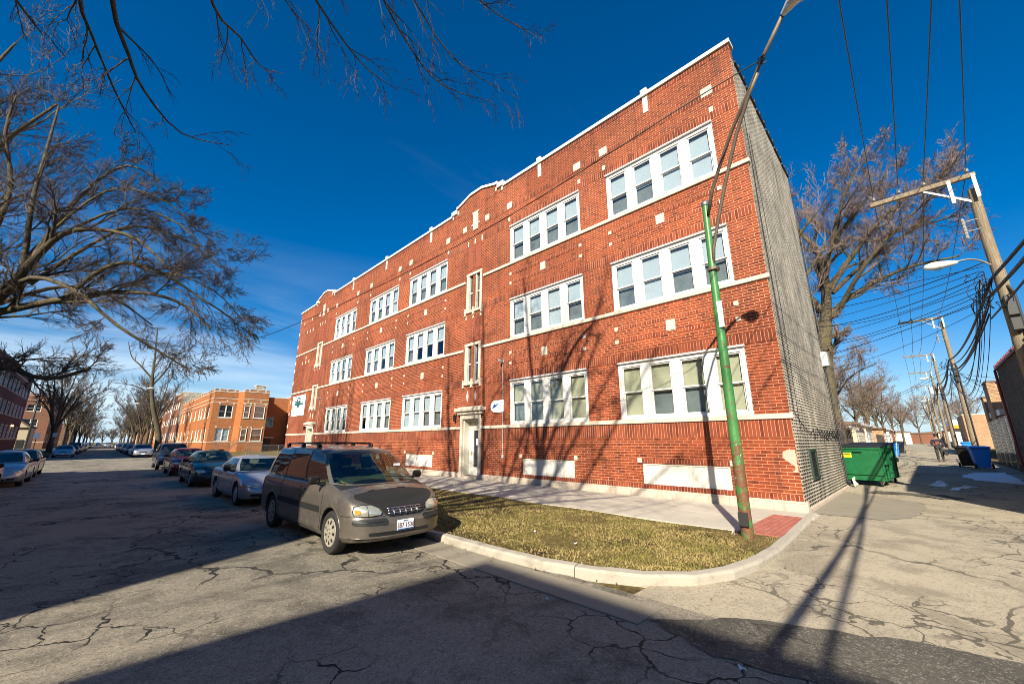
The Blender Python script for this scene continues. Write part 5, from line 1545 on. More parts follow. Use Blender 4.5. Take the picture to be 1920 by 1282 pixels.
cobra('silver street lamp farther up the east side of the street', 6.2, 106, -1, 8.4)
cobra('street lamp on the west parkway near the snow', -5.0, 59, 1, 7.9, 1.6, M['darkframe'])
def post_sign(lab, x, y, h, m):
    t = thing('sign_post', lab, 'sign', (x, y, 0)); b = MB(); b.tube([(0, 0, -.1), (0, 0, h)], .035, 6); b.build('post', M['darkframe'], t, world=False)
    b = MB(); b.bbox(-.22, .22, -.04, -.02, h - .6, h, .01); b.build('plate', m, t, world=False)
post_sign('small white sign on a thin dark post by the west kerb', -5.0, 66, 2.6, M['signwhite'])
post_sign('thin post with a pale plate farther along the west kerb', -5.1, 90, 3.0, M['lampshell'])

# ------------------------------------------------------------------ dumpsters
def dumpster(lab, x, y, ang, sticker):
    t = thing('dumpster', lab, 'dumpster', (x, y, zg(x)), ang, 'green dumpsters behind the red building')
    W, D = .67, .48; zb = .24
    b = MB()
    # tapered open body: front slopes outward
    o = [(-W + .03, -D + .12, zb), (W - .03, -D + .12, zb), (W - .03, D, zb), (-W + .03, D, zb), (-W, -D, 1.44), (W, -D, 1.44), (W, D, 1.52), (-W, D, 1.52)]
    b.add(o, [(3, 2, 1, 0), (0, 1, 5, 4), (1, 2, 6, 5), (2, 3, 7, 6), (3, 0, 4, 7), (4, 5, 6, 7)]); bd = b.build('body', M['green'], t, world=False)
    b = MB()   # ribs and rims
    b.bbox(-W - .03, W + .03, -D - .035, -D + .02, 1.38, 1.46, .006); b.bbox(-W + .0, W - .0, -D + .05, -D + .12, zb + .17, zb + .21, .004); b.bbox(-W - .02, W + .02, -D + .08, D + .02, zb - .04, zb + .01, .006)
    for s in (-1, 1):
        b.add([(s * (W - .02), -D + .1, zb), (s * (W + .02), -D + .1, zb), (s * (W + .035), -D - .02, 1.38), (s * (W - .01), -D - .02, 1.38), (s * (W - .02), -D + .16, zb), (s * (W + .02), -D + .16, zb), (s * (W + .035), -D + .05, 1.38), (s * (W - .01), -D + .05, 1.38)], [(0, 1, 2, 3), (4, 7, 6, 5), (1, 5, 6, 2), (0, 3, 7, 4)])
        b.bbox(s * (W + .04) - .04, s * (W + .04) + .04, -.25, .35, .80, .98, .006)
        b.bbox(s * (W + .01) - .02, s * (W + .01) + .02, -.03, .05, zb, 1.38, .004)
    b.build('rib', M['green'], bd, world=False, fix=True)
    for s in (-1, 1):
        b = MB()
        b.prism([(-D - .06, 1.455), (D + .03, 1.535), (D + .03, 1.575), (-.1, 1.54), (-D - .06, 1.495)], 'x', s * .005 if s > 0 else -W - .04, W + .04 if s > 0 else -.005)
        b.build('lid', M['matblack'], t, world=False, fix=True)
    b = MB(); b.tube([(-W, D + .04, 1.56), (W, D + .04, 1.56)], .025, 8); b.build('lid_hinge', M['black'], t, world=False)
    b = MB(); b.bbox(-.14, .14, -D - .06, -D - .02, 1.28, 1.34, .006); b.build('handle', M['green'], t, world=False)
    if sticker:
        b = MB(); b.add([(-W + .08, -D + .016 - .006, 1.24), (-W + .44, -D + .016 - .006, 1.24), (-W + .44, -D + .036 - .006, 1.06), (-W + .08, -D + .036 - .006, 1.06)], [(3, 2, 1, 0)]); st = b.build('sticker', M['yellow'], t, world=False)
        b = MB()
        for i in range(9):
            x_ = -W + .10 + i * .036; b.add([(x_, -D + .003, 1.215), (x_ + .025, -D + .003, 1.215), (x_ + .025, -D + .007, 1.175), (x_, -D + .007, 1.175)], [(3, 2, 1, 0)])
        b.build('print', M['plateink'], st, world=False)
    for sx_ in (-1, 1):
        for sy_ in (-1, 1):
            cx_, cy_ = sx_ * (W - .16), sy_ * (D - .16)
            b = MB(); b.tube([(cx_ - .03, cy_, .10), (cx_ + .03, cy_, .10)], .10, 16); wl_ = b.build('wheel', M['rubber'], t, world=False)
            b = MB(); b.tube([(cx_ - .034, cy_, .10), (cx_ + .034, cy_, .10)], .055, 12); b.build('hub', M['galv'], wl_, world=False)
            b = MB(); b.bbox(cx_ - .045, cx_ + .045, cy_ - .05, cy_ + .05, .205, .24, .004)
            for q in (-.04, .035): b.box(cx_ + q, cx_ + q + .006, cy_ - .02, cy_ + .02, .08, .21)
            b.build('caster_fork', M['galv'], t, world=False)
    return t
# the long side runs from (22.1,2.75) to (21.2,1.2)
ang = R(-98.8)
dumpster('green steel dumpster with a yellow sticker, the nearer one at the building corner', 21.9, 1.80, ang, True)
dumpster('green dumpster standing behind the one with the sticker', 23.35, 1.58, ang + .06, False)
b = MB(); rr = random.Random(2)
for k in range(5): b.tube([(20.75 + .05 * k, 2.1 - .02 * k, .04 + .02 * k), (20.95 + .05 * k, 2.16, .3 - .02 * k), (21.1, 2.1, .36 - .04 * k)], .022, 5)
tag(b.build('debris', M['cream']), 'grey crumpled strips leaning where the dumpster meets the wall', 'rubbish')

# ------------------------------------------------------------------ wheeled bins
def bin_(lab, x, y, rz, mat, lidm, group, s=1.):
    t = thing('wheelie_bin', lab, 'bin', (x, y, zg(x)), rz, group)
    def ring(z, w_, d, r_, off=0.):
        pts = []
        for cx_, cy_, a0 in ((w_ - r_, d - r_, 0), (-w_ + r_, d - r_, 90), (-w_ + r_, -d + r_, 180), (w_ - r_, -d + r_, 270)):
            for k in range(4):
                a = R(a0 + k * 30); pts.append((cx_ + r_ * math.cos(a), cy_ + r_ * math.sin(a) + off, z))
        return pts
    b = MB(); n = 16
    rings = [ring(.06, .24, .26, .06, .02), ring(.35, .27, .30, .06, .0), ring(.92, .325, .36, .07, -.02), ring(.93, .36, .39, .08, -.02), ring(1.0, .36, .39, .08, -.02)]
    for r_ in rings: b.v.extend(r_)
    for i in range(len(rings) - 1):
        for j in range(n): b.f.append((i * n + j, i * n + (j + 1) % n, (i + 1) * n + (j + 1) % n, (i + 1) * n + j)); b.m.append(0)
    b.f.append(tuple(range(n - 1, -1, -1))); b.m.append(0)
    b.build('body', mat, t, world=False, sharp=35)
    b = MB(); n0 = [ring(1.002, .37, .40, .08, -.02), ring(1.04, .365, .395, .08, -.02), ring(1.08, .25, .28, .08, -.02)]
    for r_ in n0: b.v.extend(r_)
    for i in range(2):
        for j in range(n): b.f.append((i * n + j, i * n + (j + 1) % n, (i + 1) * n + (j + 1) % n, (i + 1) * n + j)); b.m.append(0)
    b.f.append(tuple(range(2 * n, 3 * n))); b.f.append(tuple(range(n - 1, -1, -1))); b.m += [0, 0]
    b.build('lid', lidm, t, world=False, sharp=35)
    b = MB(); b.tube([(-.3, .40, 1.0), (.3, .40, 1.0)], .02, 8); b.build('handle', mat, t, world=False)
    b = MB(); b.tube([(-.26, .24, .12), (.26, .24, .12)], .012, 6); b.build('axle', M['galv'], t, world=False)
    for s_ in (-1, 1):
        b = MB(); b.tube([(s_ * .27, .26, .12), (s_ * .32, .26, .12)], .12, 16); b.build('wheel', M['rubber'], t, world=False)
    return t
bin_('large blue wheeled bin on the right of the alley, by the chain link fence', 31.2, -1.95, R(97), M['blue'], M['blue'], 'blue wheeled bins')
bin_('black wheeled bin half hidden behind the near blue bin', 32.2, -1.55, R(80), M['black'], M['black'], 'black wheeled bins')
bin_('blue bin far on the right, between the second and third poles', 50, -2.6, R(90), M['blue'], M['blue'], 'blue wheeled bins')
for i, (x, y) in enumerate(((45.6, 1.95), (46.6, 1.75), (47.7, 1.8))):
    bin_(['first blue bin of three before the second garage', 'middle blue bin of three before the second garage', 'last blue bin of three before the second garage'][i], x, y, R(-90 + 8 * i), M['blue'], M['blue'], 'blue wheeled bins')
bin_('black wheeled bin beyond the three blue ones on the left', 51.5, 1.5, R(-90), M['black'], M['black'], 'black wheeled bins')
b = MB(); b.bbox(-.05, .05, -.02, .02, 0, 1.7, .005); o = b.build('plank', M['white'], world=False); o.location = (44.8, 1.6, zg(45)); o.rotation_euler = (R(8), R(-6), 0); tag(o, 'white plank leaning on the blue bins', 'plank')
# ------------------------------------------------------------------ bare winter trees
class Tree:
    def __init__(s, seed, spread=1., droop=0., up=.12, twig_r=.0035, wig=.22, minr=.004, kids=(5, 5, 5, 4), lens=(.62, .6, .6, .6), angs=(35, 65), sides=None, taper=.45):
        s.r = random.Random(seed); s.tr = MB(); s.cr = MB(); s.droop = droop; s.up = up; s.twig_r = twig_r; s.wig = wig; s.kids = kids; s.lens = lens; s.angs = angs; s.taper = taper; s.n = 0; s.cut = .02
    def tube(s, pts, rad):
        r0 = rad[0]
        n = 10 if r0 > .12 else 7 if r0 > .05 else 5 if r0 > .018 else 3
        (s.tr if r0 > s.cut * 1.6 else s.cr).tube(pts, rad, n, cap=False); s.n += 1
    def side(s, d, lo, hi):
        """a direction turned away from d by lo..hi degrees"""
        r = s.r; o = d.orthogonal().normalized(); w = d.cross(o)
        a = r.uniform(0, 2 * math.pi); t = R(r.uniform(lo, hi))
        return (d * math.cos(t) + (o * math.cos(a) + w * math.sin(a)) * math.sin(t)).normalized()
    def limb(s, pts, rad, lvl, L, t0=.25, k=None):
        """a limb through given points, then its children"""
        s.tube([tuple(p) for p in pts], rad)
        s.spawn(pts, rad, lvl, L, t0, k)
    def spawn(s, pts, rad, lvl, L, t0=.2, k=None):
        if lvl >= len(s.kids): return
        r = s.r; n = len(pts) - 1; k = k or s.kids[lvl]
        for i in range(k):
            t = t0 + (1 - t0) * (i + r.uniform(.1, .9)) / k
            f = t * n; j = min(int(f), n - 1); u = f - j
            p = Vector(pts[j]).lerp(Vector(pts[j + 1]), u); d = (Vector(pts[j + 1]) - Vector(pts[j])).normalized()
            rr = rad[j] + (rad[j + 1] - rad[j]) * u
            cd = s.side(d, *s.angs)
            cd.z += s.up * .8 if r.random() < .7 else -s.droop
            cd.normalize()
            s.grow(p, cd, L * s.lens[min(lvl, len(s.lens) - 1)] * r.uniform(.6, 1.15) * (1.12 - .45 * t), min(rr * .72, rr * .4 + .012 / (lvl + 1)) if lvl else rr * r.uniform(.35, .6), lvl + 1)
    def grow(s, p, d, L, r0, lvl):
        r = s.r; r0 = max(r0, s.twig_r * 1.3); n = 5 if lvl < 2 else 4 if lvl < 4 else 3
        pts = [Vector(p)]; rad = [r0]; d = d.copy(); step = L / n
        for i in range(n):
            d += Vector((r.gauss(0, s.wig), r.gauss(0, s.wig), r.gauss(0, s.wig * .8))) * .6
            d.z += s.up * (.4 if lvl > 1 else .8) - s.droop * (i / n) * (1.4 if lvl > 1 else .8)
            d.normalize(); pts.append(pts[-1] + d * step)
            rad.append(max(s.twig_r, r0 * (1 - (1 - s.taper) * (i + 1) / n)))
        s.tube([tuple(q) for q in pts], rad)
        s.spawn(pts, rad, lvl, L, .2)
        # the tip carries on and forks
        if lvl < len(s.kids):
            for q in range(2 if lvl > 0 else 1):
                s.grow(pts[-1], s.side(d, 8, 32), L * s.lens[min(lvl, len(s.lens) - 1)] * r.uniform(.7, 1.1), rad[-1], lvl + 1)
def tree_thing(lab, x, y, z, T, bark_, twig, group=None, name='bare_tree'):
    t = thing(name, lab, 'tree', (x, y, z), 0, group)
    T.tr.build('trunk', bark_, t, smooth=True); T.cr.build('crown', twig, t)
    return t
def path(P, k=4): return [Vector(q) for q in smooth_pts([tuple(p) for p in P], k)]
def radii(n, a, b_): return [a + (b_ - a) * (i / (n - 1)) ** .8 for i in range(n)]

# the big spreading tree on the west parkway whose crown fills the left of the view
T = Tree(11, droop=.13, up=.10, twig_r=.0030, wig=.24, kids=(8, 6, 6, 4), lens=(.5, .58, .62, .62), angs=(20, 55))
tp = path([(-5.3, 15.6, -.05), (-5.2, 15.6, 1.2), (-5.0, 15.5, 2.4)]); T.limb(tp, [.42 - .10 * i / (len(tp) - 1) for i in range(len(tp))], 9, 1)
T.tube([(-5.3, 15.6, -.1), (-5.3, 15.6, .12), (-5.28, 15.6, .5)], [.62, .5, .41])
G1 = {
 'A': ([(-5.0, 15.5, 2.3), (-3.9, 15.2, 3.1), (-2.96, 14.91, 3.83), (-2.3, 14.82, 5.04), (-1.94, 14.37, 5.9), (-1.57, 13.91, 6.58), (-1.01, 13.46, 6.76), (-.23, 13.0, 6.6), (.57, 11.99, 5.53)], .20, .03, 9, 3.0),
 'B': ([(-5.0, 15.5, 2.2), (-3.6, 15.3, 3.6), (-2.67, 15.06, 4.42), (-2.02, 14.86, 4.81), (-1.24, 13.95, 5.02), (-.47, 13.49, 5.27), (.29, 13.0, 5.29), (.91, 12.47, 4.99), (1.41, 11.92, 4.42)], .17, .022, 11, 2.7),
 'C': ([(-4.9, 15.4, 2.0), (-3.2, 14.3, 3.0), (-2.25, 13.82, 3.19), (-1.64, 13.4, 3.21), (-1.28, 12.94, 3.03), (-.91, 12.97, 3.04), (-.47, 12.79, 3.29)], .11, .04, 7, 2.0),
 'D': ([(-2.6, 14.9, 4.3), (-2.19, 14.84, 5.28), (-2.13, 14.85, 6.0), (-2.29, 14.82, 7.54), (-2.41, 15.31, 9.17), (-2.53, 15.8, 10.99)], .12, .03, 8, 2.6),
 'E': ([(-5.0, 15.5, 2.4), (-4.0, 15.6, 3.8), (-3.04, 15.71, 5.01), (-2.89, 15.74, 6.63), (-2.94, 16.24, 8.39), (-3.41, 16.66, 10.07), (-3.45, 16.65, 11.3)], .17, .03, 8, 2.6),
 'F': ([(-1.94, 14.37, 5.9), (-1.89, 14.88, 6.83), (-1.48, 15.43, 8.72), (-.86, 14.98, 9.51), (-.12, 14.5, 9.11)], .08, .022, 6, 2.2),
 'G': ([(-2.3, 14.82, 5.04), (-1.8, 13.88, 5.38), (-.95, 11.96, 4.76), (-.19, 11.0, 3.96), (.53, 10.99, 3.53), (1.01, 10.95, 3.24)], .08, .018, 8, 1.9),
 'H': ([(-1.24, 13.95, 5.02), (-.64, 12.98, 5.73), (.08, 12.5, 5.81), (1.14, 11.95, 5.12), (1.85, 11.86, 4.71)], .08, .018, 9, 2.3),
 'I': ([(-1.9, 14.6, 5.4), (-1.2, 14.6, 6.6), (-.4, 14.2, 7.4), (.6, 13.6, 7.2), (1.5, 13.0, 6.4)], .07, .018, 8, 2.3),
 'J': ([(-5.0, 15.6, 2.4), (-6.0, 16.5, 5), (-7.0, 17.5, 8), (-7.6, 18, 11)], .18, .04, 6, 2.8),
 'K': ([(-5.0, 15.4, 2.3), (-6.2, 14.3, 5.5), (-7.0, 13.0, 9.5), (-7.4, 12.4, 14)], .17, .04, 6, 2.8),
 'M': ([(-2.13, 14.85, 6.0), (-1.6, 14.9, 7.6), (-.9, 14.7, 8.6), (.1, 14.2, 8.4), (.9, 13.6, 7.6)], .06, .016, 9, 2.3),
 'N': ([(-1.57, 13.91, 6.58), (-.6, 13.6, 7.6), (.5, 13.0, 7.3), (1.4, 12.4, 6.2)], .05, .014, 9, 2.1),
 'O': ([(-.47, 13.49, 5.27), (.4, 13.3, 6.0), (1.4, 12.9, 5.7), (2.1, 12.4, 4.9)], .045, .012, 9, 1.9),
 'L': ([(-3.6, 15.3, 3.6), (-2.6, 16.6, 5.2), (-1.6, 18.0, 6.4), (-.6, 19.2, 6.6), (.6, 20, 6.0)], .11, .025, 8, 2.6),
}
for k, (P_, a, c, n, L_) in G1.items():
    pts = path(P_, 3); T.limb(pts, radii(len(pts), a * .82, c * .8), 0, L_ * .92, .22, n)
tree_thing('big spreading bare tree with mossy limbs reaching over the street at left', -5.3, 15.6, 0, T, M['bark'], M['twig'])
n1 = T.n
# the tree nearer the camera whose drooping branch ends hang into the top of the view
T = Tree(23, droop=.20, up=.0, twig_r=.0028, wig=.20, kids=(4, 4, 3, 3), lens=(.55, .6, .6, .55), angs=(18, 48))
tp = path([(-5.5, 6.6, -.05), (-5.4, 6.4, 2.5), (-5.2, 6.0, 5.0)]); T.limb(tp, radii(len(tp), .40, .30), 9, 1)
T.tube([(-5.5, 6.6, -.1), (-5.5, 6.6, .15), (-5.5, 6.6, .6)], [.60, .48, .395])
hub = (-5.2, 6.0, 5.0); h1 = (-3.6, 3.6, 8.2); h2 = (-2.2, 3.9, 10.6); h3 = (-.6, 3.9, 12.2)
G2 = {
 'm': ([hub, (-4.5, 4.9, 6.6), h1, h2, h3, (1.2, 3.7, 12.8), (3.0, 3.6, 12.4)], .26, .05, 4, 2.6),
 'm2': ([hub, (-5.6, 7.0, 9.0), (-5.8, 8.2, 13.), (-5.4, 8.8, 18.)], .2, .04, 9, 4.2),
 'm3': ([hub, (-6.0, 3.9, 9.0), (-6.4, 1.0, 13.2), (-6.6, -2.2, 17.5)], .2, .04, 9, 3.8),
 'm4': ([hub, (-4.9, 4.2, 9.2), (-4.3, 2.0, 13.5), (-3.8, -.2, 18)], .18, .04, 9, 3.8),
 'm7': ([hub, (-6.0, 4.6, 10.0), (-6.6, 2.8, 14.5), (-6.9, -.6, 18.6)], .15, .04, 9, 3.6),
 'm5': ([hub, (-4.8, 6.2, 9.5), (-4.2, 6.4, 14), (-3.8, 6.8, 19.5)], .18, .04, 9, 4.2),
 'm6': ([h1, (-3.0, 3.6, 12), (-2.2, 4.4, 15.5), (-1.6, 5.0, 18.5)], .14, .04, 9, 3.8),
 '1': ([h1, (-2.2, 5.0, 8.6), (-1.45, 6.34, 7.98 + .5), (-1.48, 8.37, 8.61), (-1.36, 8.9, 8.54), (-.96, 9.45, 8.01), (-.55, 9.48, 7.34)], .06, .007, 6, 1.5),
 '2': ([h1, (-2.0, 4.7, 8.9), (-1.1, 5.9, 8.7), (-1.1, 7.92, 8.54), (-.83, 8.46, 8.14), (-.57, 8.98, 7.95), (.06, 9.5, 7.74), (.86, 9.76, 8.1)], .065, .007, 6, 1.4),
 '3': ([h2, (-1.3, 5.0, 10.0), (-.53, 5.98, 9.3), (.06, 7.5, 9.15), (.54, 7.98, 9.29), (1.0, 8.44, 9.33), (1.47, 8.88, 9.86)], .05, .006, 6, 1.3),
 '4': ([h2, (-.9, 4.8, 10.6), (.21, 5.5, 10.3), (1.02, 6.42, 9.91), (2.1, 7.2, 9.98), (2.83, 7.48, 9.95), (3.63, 7.46, 9.91)], .05, .006, 8, 1.5),
 '5': ([h3, (.4, 4.8, 11.8), (.97, 5.41, 11.2), (2.22, 6.11, 10.61), (3.28, 6.41, 10.03), (4.13, 6.38, 9.65), (5.28, 6.01, 9.76)], .05, .006, 8, 1.5),
 '6': ([h3, (.8, 4.5, 12.0), (1.89, 5.16, 11.7), (3.56, 5.32, 11.34), (4.68, 5.2, 11.21), (5.74, 4.83, 11.11)], .05, .006, 8, 1.4),
 '7': ([h3, (.6, 4.7, 11.9), (1.26, 5.35, 11.3), (2.71, 6.02, 11.18), (4.25, 6.18, 10.36), (5.79, 5.52, 9.84)], .05, .006, 9, 1.6),
 '8': ([h1, (-3.1, 5.6, 8.2), (-2.34, 7.65, 8.1), (-2.12, 8.75, 8.34), (-2.03, 9.28, 8.49), (-1.93, 9.51, 8.5)], .04, .008, 3, .8),
 '9': ([h2, (-1.2, 5.0, 10.4), (-.1, 6.2, 10.2), (.9, 7.4, 10.3), (1.7, 7.9, 10.4)], .04, .006, 7, 1.5),
}
for i_ in range(9):   # further rising limbs of the high crown
    e_ = (-7.2 + 3.6 * ((i_ * 37) % 10) / 10, -4.2 + 1.65 * i_, 14.5 + 4.2 * ((i_ * 7) % 5) / 5)
    G2['m%d' % (20 + i_)] = ([hub, (-5.4 + .05 * i_, 5.2 + (e_[1] - 5.2) * .3, 8.4), ((e_[0] - 5.6) / 2, 5.4 + (e_[1] - 5.4) * .62, 8.4 + (e_[2] - 8.4) * .45), e_], .13, .045, 9, 3.6)
for k, (P_, a, c, n, L_) in G2.items():
    pts = path(P_, 3); T.limb(pts, radii(len(pts), a, c), 0 if k[0] == 'm' else 1, L_, .45 if k[0] != 'm' else .3, n)
tree_thing('bare tree on the west parkway with fine drooping branches hanging overhead', -5.5, 6.6, 0, T, M['bark'], M['twig'])
# a third parkway tree just behind the camera's left shoulder; it throws branch shadows on the red wall
def generic(seed, h, spread, trunk_r, lean=(0, 0), dens=1, fork=.28, droop=.05, up=.22, twig_r=.006, kids=(5, 5, 4, 4), lens=(.55, .6, .6, .6), nl=6, wig=.24, angs=(25, 58), limb_up=1.0):
    T = Tree(seed, droop=droop, up=up, twig_r=twig_r, wig=wig, kids=kids, lens=lens, angs=angs)
    r = T.r; hf = h * fork
    tp = path([(0, 0, -.1), (lean[0] * .3, lean[1] * .3, hf * .5), (lean[0] * .6, lean[1] * .6, hf)], 4)
    T.tube([tuple(p) for p in tp], radii(len(tp), trunk_r, trunk_r * .8)); T.tube([(0, 0, -.15), (0, 0, .1), (0, 0, .5)], [trunk_r * 1.5, trunk_r * 1.2, trunk_r * .99])
    for i in range(nl):
        a = 6.283 * i / nl + r.uniform(-.4, .4); s_ = spread * r.uniform(.65, 1.05); top = h * r.uniform(.72, 1.0)
        if i == 0: s_ *= .2; top = h
        base = Vector((lean[0] * .6, lean[1] * .6, hf * r.uniform(.82, 1.0)))
        P_ = [base, base + Vector((math.cos(a) * s_ * .28, math.sin(a) * s_ * .28, (top - hf) * .38 * limb_up)), base + Vector((math.cos(a) * s_ * .62, math.sin(a) * s_ * .62, (top - hf) * .72)), base + Vector((math.cos(a) * s_, math.sin(a) * s_, (top - hf) * (.95 if i else 1.)))]
        P_ = [p + Vector((r.uniform(-.3, .3), r.uniform(-.3, .3), 0)) * (k > 0) for k, p in enumerate(P_)]
        pts = path(P_, 4); T.limb(pts, radii(len(pts), trunk_r * (.55 if i else .62), trunk_r * .08 + .01), 0, h * .32, .18)
    return T
def put(T, lab, x, y, z=0., bark_=None, twig=None, group=None, rz=0., sc=1.):
    t = thing('bare_tree', lab, 'tree', (x, y, z), rz, group); t.scale = (sc, sc, sc)
    T.tr.build('trunk', bark_ or M['bark'], t, smooth=True, world=False); T.cr.build('crown', twig or M['twig'], t, world=False)
    return t
put(generic(43, 18.0, 5.0, .34, twig_r=.006, kids=(6, 5, 4, 3), fork=.3, nl=7), 'tall bare parkway tree just outside the left edge of the view', -6.1, 23.5)
# the big tree behind the red building, over the alley
T = Tree(57, droop=.05, up=.18, twig_r=.0062, wig=.28, kids=(9, 7, 6, 5), lens=(.46, .58, .6, .6), angs=(28, 66))
bx, by = 30.0, 3.5
T.tube([(bx, by, .2), (bx, by, .5), (bx, by, 1.0)], [.85, .66, .56])
for P_, a, c, n, L_ in (
    ([(bx, by, .6), (bx - .1, by, 3.5), (bx, by - .15, 6.5), (bx + .1, by - .5, 8.7)], .56, .42, 3, 3.),
    ([(bx + .1, by - .5, 8.4), (bx, by - .9, 10.5), (bx - .2, by - 1.0, 13), (bx - .6, by - .3, 14.8), (bx - .8, by + .2, 16.8)], .34, .05, 9, 5.),
    ([(bx, by - .5, 9.5), (bx - .4, by + .4, 11.5), (bx - .8, by + 1.8, 13.8), (bx - 1., by + 3.2, 16.4)], .26, .05, 9, 5.),
    ([(bx + .2, by - .6, 9.0), (bx + .4, by - 2.0, 10.2), (bx + .5, by - 4.4, 11.2), (bx + .3, by - 6.6, 11.2)], .20, .04, 8, 4.),
    ([(bx, by - .9, 10.5), (bx + .3, by - 2.4, 12.6), (bx + .5, by - 4.4, 14.8), (bx + .4, by - 6.8, 16.2)], .22, .04, 9, 4.6),
    ([(bx - .1, by - 1, 12.), (bx + .2, by - 1.8, 13.8), (bx, by - 3.4, 15.6), (bx + .2, by - 4.8, 17.2)], .16, .04, 8, 4.2),
    ([(bx, by - .2, 7.4), (bx + 1.8, by + .5, 10), (bx + 3.6, by + 1.5, 13), (bx + 4.6, by + 2, 16)], .2, .05, 7, 4.2),
    ([(bx, by - .4, 8), (bx - 2, by + .6, 11.4), (bx - 4, by + 2, 14), (bx - 5, by + 3, 16.5)], .2, .05, 7, 4.2),
    ([(bx + .3, by - 1.4, 9.6), (bx - .8, by - 3.0, 11.6), (bx - 1.2, by - 5.0, 13.4), (bx - 1.6, by - 6.6, 14.4)], .15, .035, 9, 4.2),
    ([(bx, by - .9, 11.0), (bx - 1.6, by - 1.8, 13.2), (bx - 2.6, by - 2.8, 15.2), (bx - 3.0, by - 3.6, 16.6)], .15, .035, 9, 4.2),
    ([(bx + .2, by - 1.2, 10.6), (bx + 1.8, by - 3.0, 12.6), (bx + 2.8, by - 5.2, 14.2), (bx + 3.2, by - 7.2, 14.6)], .15, .035, 9, 4.2)):
    pts = path(P_, 4); T.limb(pts, radii(len(pts), a, c), 0, L_, .22 if n > 3 else .6, n)
tree_thing('huge bare tree with a forked grey trunk rising behind the dumpsters', bx, by, zg(bx), T, M['bark'], M['twig2'])
put(generic(71, 17, 5., .34, dens=1, twig_r=.007, kids=(5, 5, 4, 3), fork=.35), 'vine covered bare tree right behind the rear corner of the red building', 26.2, 5.6, .2, twig=M['twig2'])
# prototypes for the farther trees, copied as whole things
pA = put(generic(81, 15, 6.0, .36, twig_r=.012, kids=(6, 5, 4, 3), fork=.22, nl=8, limb_up=1.1), 'multi-stemmed bare tree by the west kerb behind the second silver car', -5.9, 100, 0, twig=M['twig'])
pB = put(generic(82, 15, 4.6, .34, twig_r=.012, kids=(5, 5, 4, 3), fork=.3), 'placeholder', 7.0, 112, 0)
pB['label'] = 'bare parkway tree behind the tall leaning one on the east side'
pB['group'] = pA['group'] = 'bare trees lining the far street'
# the tall leaning tree at the east kerb
T = Tree(91, droop=.02, up=.16, twig_r=.008, wig=.3, kids=(4, 4, 3), lens=(.6, .6, .6), angs=(30, 70))
lx, ly = 6.4, 86.
for P_, a, c, n, L_ in (
    ([(lx, ly, 0), (lx - .3, ly, 3.), (lx - 1.6, ly, 7.), (lx - 2.4, ly, 11.), (lx - 2.7, ly, 15.), (lx - 3.2, ly, 20)], .52, .07, 9, 3.4),
    ([(lx - 2.3, ly, 10.5), (lx - 1., ly, 13.), (lx - .2, ly + .5, 15.5), (lx + 1.2, ly + 1, 17)], .16, .04, 4, 2.6),
    ([(lx - 2.4, ly, 11.5), (lx - 4.2, ly, 13.5), (lx - 5.4, ly + .5, 14.8), (lx - 6.2, ly, 17)], .16, .04, 4, 2.6),
    ([(lx - 2.6, ly, 13), (lx - 1.8, ly - 1, 15.5), (lx - 1.4, ly - 1, 18.5)], .12, .04, 4, 2.4),
    ([(lx - 2.0, ly, 9), (lx - 4.4, ly - .5, 10.2), (lx - 7., ly - 1, 10.4)], .10, .03, 5, 2.4)):
    pts = path(P_, 4); T.limb(pts, radii(len(pts), a, c), 0, L_, .5 if a > .3 else .2, n)
tree_thing('tall leaning grey tree at the east kerb, thin crown against the sky', lx, ly, 0, T, M['bark'], M['twig'])
ft = [(7.2, 128, .95, 'B', 'east'), (7.0, 142, 1.0, 'A', 'east'), (7.1, 158, .9, 'B', 'east'), (7.0, 176, 1.05, 'A', 'east'), (7.2, 200, 1., 'B', 'east'), (7.1, 222, 1., 'A', 'east'), (7., 262, 1., 'B', 'east'), (7., 300, 1., 'A', 'east'),
      (-6.2, 134, .9, 'B', 'west'), (-6.0, 156, 1., 'A', 'west'), (-6.1, 182, .9, 'B', 'west'), (-6., 214, 1., 'A', 'west'), (-6., 266, 1., 'B', 'west'), (-6., 310, 1., 'A', 'west')]
for i, (x, y, sc, k, sd) in enumerate(ft):
    c = copy_tree(pA if k == 'A' else pB); c.location = (x, y, 0); c.rotation_euler = (0, 0, i * 1.7); c.scale = (sc, sc, sc)
    c['label'] = 'bare trees in the far parkway row on the %s side of the street' % sd
    c['group'] = 'far parkway trees, %s row' % sd
# trees closing the end of the street
for i in range(34):
    c = copy_tree(pB if i % 2 else pA); c.location = (-48 + i * 2.9 + (i % 3) * 1.5, 300 + (i % 5) * 26, 0); c.rotation_euler = (0, 0, i * 2.1); c.scale = (.85, .85, .62)
    c['label'] = 'distant bare trees closing the end of the street'; c['group'] = 'trees at the end of the street'
